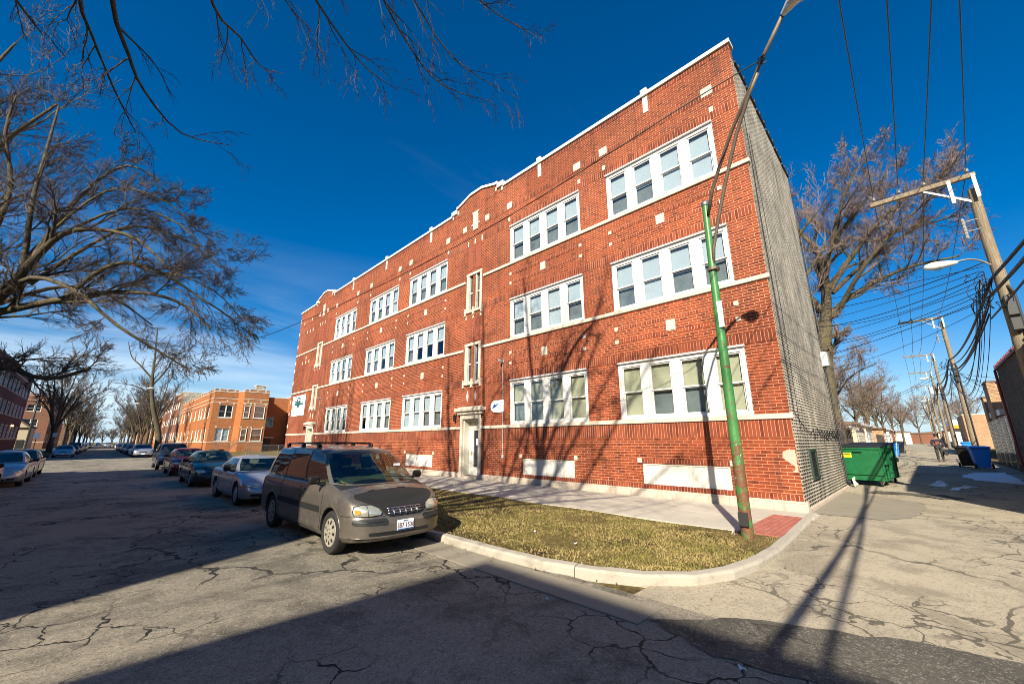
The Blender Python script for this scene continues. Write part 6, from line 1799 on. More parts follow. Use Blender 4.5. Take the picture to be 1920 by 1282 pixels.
# alley trees
pC = put(generic(101, 11, 4.2, .24, twig_r=.008, kids=(5, 5, 4, 3), fork=.42, nl=6, wig=.36, angs=(30, 78), limb_up=.8), 'dense bare tree over the garages on the left of the alley', 47.5, 5.5, .7, twig=M['twig2'], bark_=M['bark'])
pC['group'] = 'bare trees along the alley'
al = [(53, 8, 1.15, 'bare tree behind the second garage on the left'), (62, 5, .8, 'small bare tree by the low wooden fence'), (70, 4.5, .95, 'bare tree past the low wooden fence on the left'), (84, 4.5, .9, 'bare tree between the third and fourth garages'), (100, 4.5, .9, 'bare tree after the fourth garage on the left'), (122, 4, .9, 'bare tree near the far end of the alley, left'), (140, 3, 1., 'last bare tree at the left end of the alley'),
      (96, 6.5, 1.2, 'taller bare tree in the yard behind the fourth garage'), (108, -6.5, .8, 'bare tree right of the orange canopy shop'), (200, 4, 1.6, 'large bare tree beyond the alley end, left'), (210, -4, 1.7, 'large bare tree beyond the alley end, middle'), (222, -12, 1.7, 'large bare tree beyond the alley end, right'),
      (160, -5, 1., 'bare tree at the far right end of the alley'), (185, 0, 1.1, 'bare tree closing the end of the alley')]
for i, (x, y, sc, lab) in enumerate(al):
    c = copy_tree(pC); c.location = (x, y, zg(x)); c.rotation_euler = (0, 0, 1.3 * i + .5); c.scale = (sc, sc, sc); c['label'] = lab; c['group'] = 'bare trees along the alley'
# scrub on the shed roof and lots
def shrub(lab, x, y, z, h, n, seed, sp=.6):
    T = Tree(seed, droop=.1, up=.1, twig_r=.006, wig=.3, kids=(4, 4), lens=(.7, .7), angs=(25, 60))
    for i in range(n):
        a = T.r.uniform(0, 6.28); p = Vector((x + T.r.gauss(0, sp), y + T.r.gauss(0, sp), z)); d = Vector((math.cos(a) * .5, math.sin(a) * .5, 1)).normalized()
        T.grow(p, d, h * T.r.uniform(.5, .9), .012, 0)
    T.cut = 9
    t = thing('bare_shrub', lab, 'shrub', (x, y, z)); m = MB(); m.v, m.f, m.m = T.cr.v, T.cr.f, T.cr.m
    nb = len(m.v); m.v = m.v + T.tr.v; m.f = m.f + [tuple(nb + q for q in f) for f in T.tr.f]; m.m = m.m + T.tr.m
    m.build('branches', M['twig2'], t)
shrub('tangle of bare vines heaped over the board fence and shed', 29.5, 3.8, 1.9, 1.1, 26, 5, 1.6)
shrub('bare shrub in front of the orange building', 14.5, 83, 0, 2.0, 14, 6, 1.)
# ------------------------------------------------------------------ vehicles
def lerp_tab(tab, y):
    """smooth interpolation in [(y, value)...] sorted by descending y"""
    if y >= tab[0][0]: return tab[0][1]
    for (a, va), (c, vc) in zip(tab[:-1], tab[1:]):
        if c <= y <= a:
            t = (a - y) / (a - c) if a != c else 0
            t = t * t * (3 - 2 * t) * .5 + t * .5
            return va + (vc - va) * t
    return tab[-1][1]
def bool_cut(body, cutters):
    """cut wheel arches out of a body mesh (result stored in the mesh, no modifier left)"""
    tmp = []
    for c in cutters:
        m = body.modifiers.new('cut', 'BOOLEAN'); m.operation = 'DIFFERENCE'; m.solver = 'EXACT'; m.object = c; tmp.append(c)
        try: m.material_mode = 'TRANSFER'
        except Exception: pass
    bpy.context.view_layer.update()
    dg = bpy.context.evaluated_depsgraph_get()
    me = bpy.data.meshes.new_from_object(body.evaluated_get(dg))
    body.modifiers.clear(); old = body.data; body.data = me; me.name = old.name
    for c in tmp: bpy.data.objects.remove(c)
    return me
def text_mesh(txt, size, name, mat, parent, loc, rot, ext=.001, align='CENTER', scx=1.):
    cu = bpy.data.curves.new('t', 'FONT'); cu.body = txt; cu.size = size; cu.extrude = ext; cu.align_x = align; cu.align_y = 'CENTER'; cu.resolution_u = 2
    o = bpy.data.objects.new('t', cu); COL.objects.link(o); bpy.context.view_layer.update()
    me = bpy.data.meshes.new_from_object(o.evaluated_get(bpy.context.evaluated_depsgraph_get()))
    bpy.data.objects.remove(o); me.name = name; me.materials.clear(); me.materials.append(mat)
    r_ = bpy.data.objects.new(name, me); COL.objects.link(r_); r_.parent = parent; r_.location = loc; r_.rotation_euler = rot; r_.scale = (scx, 1, 1)
    return r_

def wheel(parent, x, y, r_, w_, side, style, paint_r=None):
    b = MB(); o = (x, y, r_)
    hw = w_ / 2
    prof = [(r_ * .66, -hw * .8), (r_ * .80, -hw), (r_ * .93, -hw * .97), (r_ * .985, -hw * .75), (r_, -hw * .4), (r_, hw * .4), (r_ * .985, hw * .75), (r_ * .93, hw * .97), (r_ * .80, hw), (r_ * .66, hw * .8)]
    b.lathe(prof, 28, o, 'x', closed=True)
    for k in range(3):
        z = (-.45 + .45 * k) * hw
        b.lathe([(r_ + .0015, z - .004), (r_ - .006, z - .003), (r_ - .006, z + .003), (r_ + .0015, z + .004)], 28, o, 'x')
    t = b.build('wheel', M['rubber'], parent, world=False, sharp=40)
    R0 = r_ * .67; s = side
    b = MB()
    if style == 'cap':
        b.lathe([(R0, s * hw * .75), (R0 * .97, s * hw * .88), (R0 * .9, s * hw * .84), (R0 * .5, s * hw * 1.0), (R0 * .2, s * hw * 1.06), (.001, s * hw * 1.08)], 28, o, 'x')
        rim = b.build('hubcap', M['hubcap'], t, world=False, sharp=40)
        b = MB()
        for k in range(9):
            a = k * 6.283 / 9; pts = []
            for (rr_, da) in ((.56, -.09), (.60, -.15), (.74, -.17), (.84, -.10), (.84, .03), (.74, .12), (.60, .10)):
                hh = hw * (1.0 - .16 * (rr_ - .5) / .4)
                pts.append((x + s * (hh + .004), y + R0 * rr_ * math.cos(a + da), r_ + R0 * rr_ * math.sin(a + da)))
            b.add(pts, [tuple(range(7))])
        for k in range(5):
            a = k * 6.283 / 5; b.tube([(x + s * hw * 1.03, y + R0 * .26 * math.cos(a), r_ + R0 * .26 * math.sin(a)), (x + s * (hw * 1.06 + .006), y + R0 * .26 * math.cos(a), r_ + R0 * .26 * math.sin(a))], .012, 6)
        b.build('hubcap_slots', M['black'], rim, world=False)
    else:
        b.lathe([(R0, s * hw * .75), (R0 * .98, s * hw * .92), (R0 * .90, s * hw * .90), (R0 * .88, s * hw * .3), (R0 * .88, -s * hw * .5)], 28, o, 'x')
        n = {'five': 5, 'seven': 7, 'six': 6}[style]
        for k in range(n):
            a = k * 6.283 / n + .3; ca, sa = math.cos(a), math.sin(a); wd = .20 if n == 5 else .14
            def q(rr_, off, hh): return (x + s * hh, y + R0 * (rr_ * ca - off * sa), r_ + R0 * (rr_ * sa + off * ca))
            h0, h1 = hw * .98, hw * .86
            vs = [q(.12, -wd, h0), q(.12, wd, h0), q(.93, wd * .6, h1), q(.93, -wd * .6, h1), q(.12, -wd, h0 - .03), q(.12, wd, h0 - .03), q(.93, wd * .6, h1 - .03), q(.93, -wd * .6, h1 - .03)]
            b.add(vs, [(0, 1, 2, 3), (4, 7, 6, 5), (0, 4, 5, 1), (1, 5, 6, 2), (2, 6, 7, 3), (3, 7, 4, 0)])
        b.lathe([(R0 * .26, s * hw * .7), (R0 * .24, s * hw * 1.02), (R0 * .1, s * hw * 1.06), (.001, s * hw * 1.06)], 14, o, 'x')
        rim = b.build('rim', M['alloy'], t, world=False, sharp=35)
        b = MB(); b.lathe([(R0 * .86, s * hw * .1), (.001, s * hw * .1)], 20, o, 'x'); b.build('brake_disc', M['darkframe'], rim, world=False)
    return t

def make_car(lab, x, y, rz, p, z=-.1, group=None, name='parked_car'):
    t = thing(name, lab, p.get('cat', 'car'), (x, y, z), rz, group)
    L, W, zb = p['L'], p['W'], p.get('zb', .20)
    paint = p['paint']
    yf, yr = p['yf'], p['yr']            # where the rounding of the nose / tail starts
    top, rows = p['top'], p['rows']
    half = []
    nn = 9
    for k in range(nn):
        a = (k / nn) * math.pi / 2
        half.append((W * math.sin(a) ** p.get('ex', .75), yf + (L / 2 - yf) * math.cos(a) ** p.get('ey', .55), math.cos(a) ** .7))
    ns = 26
    for k in range(ns + 1):
        yy = yf + (yr - yf) * k / ns
        half.append((W, yy, 0.))
    for k in range(1, nn + 1):
        a = (k / nn) * math.pi / 2
        half.append((W * math.cos(a) ** p.get('rx', .6) if k < nn else 0., yr - (yr + L / 2) * math.sin(a) ** .55, -math.sin(a) ** .7))
    H = len(half)
    loop = half + [(-hx, hy, w_) for hx, hy, w_ in half[-2:0:-1]]
    N = len(loop)
    b = MB()
    for (f, inset, fo, ro) in rows:
        for (hx, hy, w_) in loop:
            zt = lerp_tab(top, hy)
            zlow = zb + (.06 * max(0, abs(hy) - L * .40) if True else 0)
            z_ = zlow + (zt - zlow) * f
            sx = (W - inset) / W
            yy = hy - (fo * w_ if w_ > 0 else 0) - (ro * w_ if w_ < 0 else 0)
            b.v.append((hx * sx, yy, z_))
    K = len(rows)
    for k in range(K - 1):
        for j in range(N):
            b.f.append((k * N + j, k * N + (j + 1) % N, (k + 1) * N + (j + 1) % N, (k + 1) * N + j)); b.m.append(0)
    # caps (hood / deck with crown, and floor)
    G = p['green']
    cabf, cabr = G[0][0][1] - .05, G[-1][0][1] + .05
    for lay, cr_ in ((K - 1, p.get('crown', .05)), (0, 0.)):
        base = lay * N; prev = None
        for j in range(1, H - 1):
            li = base + j; ri = base + (N - j)
            lx, ly_, lz = b.v[li]
            row = [li]
            for q in (1, 2, 3, 4, 5):
                u = 1 - 2 * q / 6; b.v.append((lx * u, ly_ + (0), lz + cr_ * (1 - u * u) * min(1, lx / W))); row.append(len(b.v) - 1)
            row.append(ri)
            if prev:
                for a_, c_, d_, e_ in zip(prev[:-1], prev[1:], row[1:], row[:-1]):
                    f_ = (a_, e_, d_, c_) if lay else (a_, c_, d_, e_)
                    b.f.append(f_); b.m.append(1 if lay and cabr < ly_ < G[5][0][1] - .1 else (2 if (not lay) or cabr < ly_ < cabf - .02 else 0))
            else:
                # nose fan
                f0 = base
                for a_, c_ in zip(row[:-1], row[1:]): b.f.append((f0, a_, c_) if lay else (f0, c_, a_)); b.m.append(0)
            prev = row
        f0 = base + H - 1
        for a_, c_ in zip(prev[:-1], prev[1:]): b.f.append((a_, f0, c_)); b.m.append(0)
    body = b.build('body', [paint, M['dash'], M['matblack']], t, world=False, fix=True)
    Rw = p['Rw']; cut = []
    for wy_ in p['wheels']:
        for s in (-1, 1):
            c = MB(); c.tube([(s * (W - .30), wy_, Rw + .01), (s * (W + .3), wy_, Rw + .01)], Rw + p.get('arch', .055), 28)
            cut.append(c.build('c', [M['matblack'], M['matblack'], M['matblack']], t, world=False, fix=True))
    me = bool_cut(body, cut)
    for m_ in range(len(me.materials)): pass
    me.polygons.foreach_set('use_smooth', [True] * len(me.polygons)); me.set_sharp_from_angle(angle=R(38))
    bv = BVHTree.FromPolygons([v.co.copy() for v in me.vertices], [tuple(q.vertices) for q in me.polygons])
    def hit(ax, a, c_, s=1):
        if ax == 'f': o, d = Vector((a, 5, c_)), Vector((0, -1, 0))
        elif ax == 'r': o, d = Vector((a, -5, c_)), Vector((0, 1, 0))
        elif ax == 's': o, d = Vector((s * 3, a, c_)), Vector((-s, 0, 0))
        else: o, d = Vector((a, c_, 4)), Vector((0, 0, -1))
        r_ = bv.ray_cast(o, d)
        return (r_[0], r_[1]) if r_[0] is not None else (None, None)
    def patch(nm, mat, ax, outline, off=.006, s=1, par=None, rings=(1., .97, .8, .6, .4, .2), dome=0., mode='ray'):
        """conformal raised patch: outline in (x,z) for 'f'/'r', (y,z) for 's', (x,y) for 't'"""
        dn = []
        for q, w_ in zip(outline, outline[1:] + outline[:1]):
            k_ = max(1, int(math.hypot(w_[0] - q[0], w_[1] - q[1]) / .05))
            dn += [(q[0] + (w_[0] - q[0]) * i / k_, q[1] + (w_[1] - q[1]) * i / k_) for i in range(k_)]
        outline = dn
        cx_ = sum(q[0] for q in outline) / len(outline); cz_ = sum(q[1] for q in outline) / len(outline)
        b = MB(); n = len(outline); last = None
        def P(q, o_):
            h_, nr = hit(ax, q[0], q[1], s)
            if h_ is None: return last_ok[0] if last_ok[0] is not None else Vector((q[0], 0, q[1]))
            v_ = h_ + {'f': Vector((0, 1, 0)), 'r': Vector((0, -1, 0)), 's': Vector((s, 0, 0)), 't': Vector((0, 0, 1))}[ax] * o_
            last_ok[0] = v_; return v_
        last_ok = [None]
        for i, rg_ in enumerate((1.,) + tuple(rings)):
            for q in outline:
                o_ = -.01 if i == 0 else off + dome * (1 - rg_ ** 2)
                b.v.append(tuple(P((cx_ + (q[0] - cx_) * rg_, cz_ + (q[1] - cz_) * rg_), o_)))
        b.v.append(tuple(P((cx_, cz_), off + dome)))
        m = len(rings) + 1
        for i in range(m - 1):
            for j in range(n): b.f.append((i * n + j, i * n + (j + 1) % n, (i + 1) * n + (j + 1) % n, (i + 1) * n + j)); b.m.append(0)
        for j in range(n): b.f.append(((m - 1) * n + j, (m - 1) * n + (j + 1) % n, m * n)); b.m.append(0)
        return b.build(nm, mat, par or t, world=False, fix=True, sharp=40)
    def line(nm, mat, ax, pts, r_=.004, s=1, off=.0, par=None, sub=6, n=4):
        out = []
        for a_, c_ in zip(pts[:-1], pts[1:]):
            for k in range(sub):
                q = (a_[0] + (c_[0] - a_[0]) * k / sub, a_[1] + (c_[1] - a_[1]) * k / sub)
                h_, nr = hit(ax, q[0], q[1], s)
                if h_ is not None: out.append(tuple(h_ + {'f': Vector((0, 1, 0)), 'r': Vector((0, -1, 0)), 's': Vector((s, 0, 0)), 't': Vector((0, 0, 1))}[ax] * off))
        h_, nr = hit(ax, pts[-1][0], pts[-1][1], s)
        if h_ is not None: out.append(tuple(h_ + {'f': Vector((0, 1, 0)), 'r': Vector((0, -1, 0)), 's': Vector((s, 0, 0)), 't': Vector((0, 0, 1))}[ax] * off))
        if len(out) < 2: return None
        b = MB(); b.tube(out, r_, n); return b.build(nm, mat, par or t, world=False, smooth=True)
    # ---------------- greenhouse
    # G: columns (bottom (x,y), top (x,y), kind of the strip to the next column); half side, front centre -> rear centre
    zr, belt = p['roof'], p['belt']
    nv = 6; vs_ = [0., .05, .30, .55, .78, .945, 1.]
    cols = [(g[0], g[1], g[2]) for g in G]
    full = cols + [((-c[0][0], c[0][1]), (-c[1][0], c[1][1]), None) for c in cols[-2:0:-1]]
    kinds = [c[2] for c in cols[:-1]]; kinds = kinds + kinds[::-1]
    n = len(full); roofmb = MB()
    def gp(c, v):
        (xb, yb), (xt, yt) = c[0], c[1]
        zb_ = lerp_tab(top, yb) - .012 if p.get('belt_follow', True) else belt
        zb_ = zb_ + (p.get('crown', .05) * (1 - min(1, abs(xb) / W) ** 2) if abs(yb) > 0 else 0)
        zt_ = zr(yt)
        bulge = .035 * math.sin(math.pi * v)
        xx = xb + (xt - xb) * v; yy = yb + (yt - yb) * v
        sgn = 1 if xx > 0 else -1
        if abs(xb) > W * .6: xx += sgn * bulge
        else: yy += (bulge if yb > 0 else -bulge)
        return (xx, yy, zb_ + (zt_ - zb_) * v)
    grid_ = [[gp(c, v) for v in vs_] for c in full]
    pil = MB(); glass = {}
    for i in range(n):
        j = (i + 1) % n; kd = kinds[i]
        for r_ in range(len(vs_) - 1):
            q = [grid_[i][r_], grid_[j][r_], grid_[j][r_ + 1], grid_[i][r_ + 1]]
            isg = kd and kd[0] == 'g' and 1 <= r_ <= 4
            if isg: glass.setdefault((kd, i >= len(cols) - 1), MB()).quad(*q)
            else:
                pil.quad(*q, mi=(1 if (kd in ('k',) or (kd and kd[0] == 'g' and p.get('blacktrim', True))) and 1 <= r_ <= 4 else 0))
    # roof: rounded edge then crowned panel
    m = len(cols); prev = None
    base = len(pil.v); tops = [g[-1] for g in grid_]
    for i in range(1, m - 1):
        a_ = tops[i]; row = []
        for q in range(9):
            u = 1 - 2 * q / 8; cx_ = a_[0] * u
            row.append((cx_, a_[1], a_[2] + .055 * (1 - abs(u) ** 3.2)))
        if prev:
            for q in range(8): pil.quad(prev[q], row[q], row[q + 1], prev[q + 1])
        else:
            for q in range(8): pil.add([tops[0] if q in (3, 4) else tops[0], row[q], row[q + 1]], [(0, 1, 2)])
        prev = row
    for q in range(8): pil.add([prev[q], tops[m - 1], prev[q + 1]], [(0, 1, 2)])
    import bmesh
    po = pil.build('cabin', [paint, M['black']], t, world=False)
    bm = bmesh.new(); bm.from_mesh(po.data); bmesh.ops.remove_doubles(bm, verts=bm.verts, dist=.002); bmesh.ops.recalc_face_normals(bm, faces=bm.faces); bm.to_mesh(po.data); bm.free()
    po.data.polygons.foreach_set('use_smooth', [True] * len(po.data.polygons)); po.data.set_sharp_from_angle(angle=R(35))
    names = {'gw': 'windshield', 'gr': 'rear_window'}
    for (kd, mirror), mb in glass.items():
        if kd in ('gw', 'gr') and mirror: continue
        if kd in ('gw', 'gr') and (kd, True) in glass:
            o_ = glass[(kd, True)]; k0 = len(mb.v); mb.v += o_.v; mb.f += [tuple(k0 + q for q in f) for f in o_.f]; mb.m += o_.m
        g_ = mb.build(names.get(kd, 'side_window'), M['privacy'] if (kd[-1] == 'p') else p.get('glass', M['carglass']), t, world=False)
        bm = bmesh.new(); bm.from_mesh(g_.data); bmesh.ops.remove_doubles(bm, verts=bm.verts, dist=.002); bmesh.ops.recalc_face_normals(bm, faces=bm.faces); bm.to_mesh(g_.data); bm.free()
        g_.data.polygons.foreach_set('use_smooth', [True] * len(g_.data.polygons))
    # ---------------- wheels
    for wy_ in p['wheels']:
        for s in (-1, 1): wheel(t, s * (W - .115), wy_, Rw, .20, s, p.get('rim', 'five'))
    # ---------------- seats
    if p.get('seats', True):
        for yy in p['seatrows']:
            for s in (-1, 1):
                b = MB(); cx_ = s * .37
                zz = belt
                b.bbox(cx_ - .22, cx_ + .22, yy - .12, yy - .0, zz - .35, zz + .16, .04); b.bbox(cx_ - .12, cx_ + .12, yy - .11, yy - .03, zz + .18, zz + .36, .03)
                b.build('seat', M['seat'], t, world=False)
        b = MB(); b.tube([(.37 + .17 * math.cos(a * .5236), p['seatrows'][0] + .45 + .06 * math.sin(a * .5236), belt + .06 + .16 * math.sin(a * .5236)) for a in range(13)], .013, 6); b.build('steering_wheel', M['black'], t, world=False)
        wt = G[0][1][1]
        b = MB(); b.bbox(-.12, .12, wt + .02, wt + .05, zr(wt) - .16, zr(wt) - .09, .01); b.build('rear_view_mirror', M['black'], t, world=False)
    # ---------------- common details
    for s in (-1, 1):
        my = p['mirror'][0]; mz = p['mirror'][1]
        b = MB(); b.tube([(s * (W - .06), my, mz - .04), (s * (W + .06), my + .0, mz - .01)], [.04, .035], 8)
        b.bbox(min(s * (W + .04), s * (W + .24)), max(s * (W + .04), s * (W + .24)), my - .04, my + .045, mz - .03, mz + .115, .035)
        mo = b.build('door_mirror', p.get('mirror_mat', M['black']), t, world=False, sharp=50)
        mo.data.transform(Matrix.Identity(4))
    return t, patch, line, hit

def plate(t, hit, x, z, txt, side='f', colr=None):
    h_, nr = hit(side, x, z)
    s = 1 if side == 'f' else -1
    y_ = h_.y + s * .014
    b = MB(); b.bbox(x - .155, x + .155, min(y_, y_ - s * .012), max(y_, y_ - s * .012), z - .08, z + .08, .004); pl = b.build('license_plate', M['signwhite'], t, world=False)
    b = MB(); b.box(x - .15, x + .15, y_ + s * .0003 if s > 0 else y_ - .0018, y_ + .0018 if s > 0 else y_ - .0003, z - .076, z - .058); b.build('plate_stripe', M['blueink'], pl, world=False)
    if txt:
        text_mesh(txt, .105, 'plate_number', M['plateink'], pl, (x, y_ + s * .002, z - .008), (R(90), 0, R(180) if s > 0 else 0), scx=.80)
        text_mesh('Illinois', .032, 'plate_heading', M['blueink'], pl, (x, y_ + s * .002, z + .060), (R(90), 0, R(180) if s > 0 else 0))
    return pl

def mirror2(o): return [(-a, c) for a, c in o][::-1]
def rrect(x0, x1, z0, z1, r_=.03, n=4):
    out = []
    for cx_, cz_, a0 in ((x1 - r_, z1 - r_, 0), (x0 + r_, z1 - r_, 90), (x0 + r_, z0 + r_, 180), (x1 - r_, z0 + r_, 270)):
        for k in range(n + 1): a = R(a0 + 90 * k / n); out.append((cx_ + r_ * math.cos(a), cz_ + r_ * math.sin(a)))
    return out

# ---- the champagne minivan
VP = carpaint('champagne_paint', (.175, .152, .125), .6, .30, .38)
van = dict(cat='minivan', L=5.02, W=.915, zb=.22, paint=VP, yf=1.72, yr=-2.2, Rw=.335, wheels=(1.58, -1.54), arch=.05, ex=.72, ey=.62, rx=.45, rim='cap', crown=.06,
    top=[(2.51, .80), (2.38, .865), (2.1, .93), (1.7, 1.0), (1.35, 1.07), (1.0, 1.09), (-1.5, 1.10), (-2.3, 1.10), (-2.51, 1.08)],
    rows=[(0, .10, .14, .10), (.03, .06, .07, .06), (.10, .03, .035, .03), (.13, .012, .0, .01), (.20, .012, .0, .0), (.42, .004, -.015, .0), (.50, .002, -.01, .0), (.56, .0, .035, .02), (.60, .0, .05, .03), (.80, .012, .09, .05), (.90, .03, .15, .06), (.96, .055, .22, .08), (1., .09, .32, .10)],
    belt=1.07, roof=lambda y: 1.60 + .075 * math.sin(max(0, min(1, (.75 - y) / 1.2)) * 1.5708) - .05 * max(0, (-1.6 - y)) ** 1.2,
    green=[((0., 1.70), (0., .80), 'gw'), ((.30, 1.68), (.26, .79), 'gw'), ((.55, 1.60), (.46, .76), 'gw'), ((.74, 1.45), (.61, .69), 'gw'), ((.795, 1.36), (.645, .64), 'p'), ((.845, 1.28), (.675, .58), 'gs1'), ((.855, .60), (.685, .30), 'gs1'), ((.86, .22), (.69, .02), 'k'), ((.86, .14), (.69, -.06), 'gs2p'), ((.86, -.95), (.69, -.98), 'k'), ((.86, -1.02), (.69, -1.05), 'gs3p'), ((.85, -2.12), (.68, -1.95), 'p'), ((.80, -2.40), (.62, -2.18), 'p'), ((.72, -2.46), (.56, -2.22), 'grp'), ((.40, -2.47), (.30, -2.24), 'grp'), ((0., -2.47), (0., -2.24), None)],
    seatrows=(.25, -.75), mirror=(1.10, 1.10), blacktrim=True)
t, patch, line, hit = make_car('champagne minivan with black hood bra and roof rack, parked closest to the camera', 3.80, 8.84, R(180 + 1.0), van, name='minivan')
for s in (-1, 1):
    f = (lambda o: o) if s > 0 else mirror2
    hl = patch('headlight', M['reflector'], 'f', f([(.44, .655), (.62, .640), (.80, .655), (.815, .70), (.80, .775), (.70, .80), (.56, .795), (.46, .75), (.42, .69)]), .012, dome=.02)
    patch('lens_cover', M['lens'], 'f', f([(.44, .655), (.62, .640), (.80, .655), (.815, .70), (.80, .775), (.70, .80), (.56, .795), (.46, .75), (.42, .69)]), .022, dome=.022, par=hl)
    patch('turn_signal', M['amber'], 'f', f(rrect(.735, .795, .675, .745, .02)), .040, par=hl)
    line('lamp_rim', M['black'], 'f', f([(.435, .65), (.62, .632), (.805, .648), (.822, .70), (.805, .782), (.70, .807), (.56, .803), (.452, .757), (.41, .69), (.435, .65)]), .006, off=.012, par=hl)
    line('lamp_divider', VP, 'f', [(s * .635, .645), (s * .645, .795)], .007, off=.035, par=hl)
    bi = patch('bumper_insert', M['matblack'], 'f', f(rrect(.33, .83, .505, .60, .045)), .010)
    patch('bumper_slot', M['black'], 'f', f(rrect(.40, .72, .54, .565, .012)), .016, par=bi)
    patch('side_molding', M['matblack'], 's', rrect(-1.15, 1.10, .60, .70, .02), .012, s=s, rings=(1., .98, .8, .5))
    patch('door_handle', VP, 's', rrect(.12, .32, .90, .945, .018), .02, s=s)
    patch('door_handle', VP, 's', rrect(-.16, .04, .90, .945, .018), .02, s=s)
    line('door_seam', M['black'], 's', [(1.18, 1.03), (1.18, .60), (1.14, .36), (1.10, .30)], .005, s=s)
    line('door_seam', M['black'], 's', [(.10, 1.06), (.10, .30), (1.10, .30)], .005, s=s, sub=10)
    line('door_seam', M['black'], 's', [(-1.02, 1.06), (-1.02, .80), (-1.06, .50), (-1.08, .30), (.10, .30)], .005, s=s, sub=10)
    line('bumper_seam', M['black'], 'f', [(s * .37, .622), (s * .60, .625), (s * .87, .632)], .005, sub=8)
    line('bumper_seam', M['black'], 's', [(2.15, .635), (1.97, .635)], .005, s=s)
    line('bumper_crease', VP, 'f', [(0, .315), (s * .5, .315), (s * .84, .325)], .010, sub=10)
    arch = [(1.58 + .405 * math.cos(R(a)), .345 + .405 * math.sin(R(a))) for a in range(12, 170, 9)]
    line('arch_lip', VP, 's', arch, .011, s=s, sub=2)
    line('arch_lip', VP, 's', [(a - 3.12, c) for a, c in arch], .011, s=s, sub=2)
    line('belt_trim', M['black'], 's', [(1.2, 1.045), (.1, 1.06), (-2.1, 1.065)], .007, s=s, sub=10)
    line('slide_rail', M['black'], 's', [(-1.02, .93), (-2.2, .95)], .007, s=s, sub=8)
    line('rocker_trim', M['matblack'], 's', [(1.15, .26), (-1.1, .26)], .012, s=s, sub=12)
    patch('tail_light', M['redlens'], 's', rrect(-2.42, -2.30, .72, 1.0, .03), .01, s=s)
    line('hood_seam', M['black'], 't', [(s * .80, 1.42), (s * .70, 1.85), (s * .62, 2.12)], .004, sub=6)
# black vinyl bra over the leading edge of the hood and round the grille
patch('hood_bra', M['matblack'], 't', [(-.72, 1.99), (-.35, 1.95), (0, 1.94), (.35, 1.95), (.72, 1.99), (.74, 2.09), (.66, 2.20), (.55, 2.29), (.40, 2.38), (0., 2.43), (-.40, 2.38), (-.55, 2.29), (-.66, 2.20), (-.74, 2.09)], .012, rings=(1., .985, .9, .8, .7, .6, .5, .4, .3, .2, .1))
patch('hood_bra', M['matblack'], 'f', [(-.44, .78), (-.40, .70), (-.36, .645), (-.28, .615), (.28, .615), (.36, .645), (.40, .70), (.44, .78), (.42, .81), (.3, .82), (0, .825), (-.3, .82), (-.42, .81)], .014, rings=(1., .985, .9, .8, .7, .6, .5, .4, .3, .2, .1))
gr_ = patch('grille', M['black'], 'f', [(-.30, .64), (-.18, .628), (.18, .628), (.30, .64), (.345, .69), (.335, .745), (.28, .765), (-.28, .765), (-.335, .745), (-.345, .69)], .022)
for z_ in (.665, .70, .735): line('grille_bar', M['chrome'], 'f', [(-.325, z_), (.325, z_)], .009, off=.030, par=gr_, sub=10)
for x_ in (-.22, -.11, 0, .11, .22): line('grille_bar', M['chrome'], 'f', [(x_, .635), (x_, .76)], .009, off=.032, par=gr_)
line('bra_strap', M['black'], 't', [(-.26, 1.945), (-.10, 1.94)], .014, off=.012); line('bra_strap', M['black'], 't', [(.34, 1.95), (.48, 1.965)], .014, off=.012)
patch('air_intake', M['black'], 'f', rrect(-.45, .62, .345, .40, .02), .006)
patch('bumper_lip', VP, 'f', rrect(-.80, .80, .245, .30, .02), .012)
plate(t, hit, .04, .475, 'SB7 1536')
for s in (-1, 1):
    b = MB(); b.tube([(s * .56, -.02, 1.71), (s * .57, -.12, 1.765), (s * .57, -1.0, 1.77), (s * .57, -1.95, 1.76), (s * .56, -2.05, 1.68)], .018, 8)
    for yy in (-.10, -1.0, -1.95): b.bbox(s * .57 - .03, s * .57 + .03, yy - .06, yy + .06, 1.69, 1.755, .01)
    b.build('roof_rail', M['black'], t, world=False, smooth=True)
for yy in (-.45, -1.6):
    b = MB(); b.tube([(-.57, yy, 1.775), (0, yy, 1.785), (.57, yy, 1.775)], .014, 6); b.build('roof_rack_bar', M['black'], t, world=False, smooth=True)
for x0_, x1_ in ((.05, .62), (-.62, -.05)):
    b = MB(); b.tube([(x0_, 1.70, 1.135), ((x0_ + x1_) / 2, 1.67, 1.16), (x1_, 1.60, 1.175)], .009, 5); b.build('wiper', M['black'], t, world=False)
b = MB(); b.bbox(-.50, -.36, 1.32, 1.325, 1.34, 1.385, .001); b.build('windshield_sticker', M['signwhite'], t, world=False)
b = MB(); b.grid(lambda u, v: (.72 * (u * 2 - 1), 1.50 - .55 * v, 1.08 + .10 * math.sin(v * 2.6) * (1 - .5 * (u * 2 - 1) ** 2) + .03 * math.sin(u * 7)), 12, 6); b.build('dashboard', M['dash'], t, world=False, smooth=True)

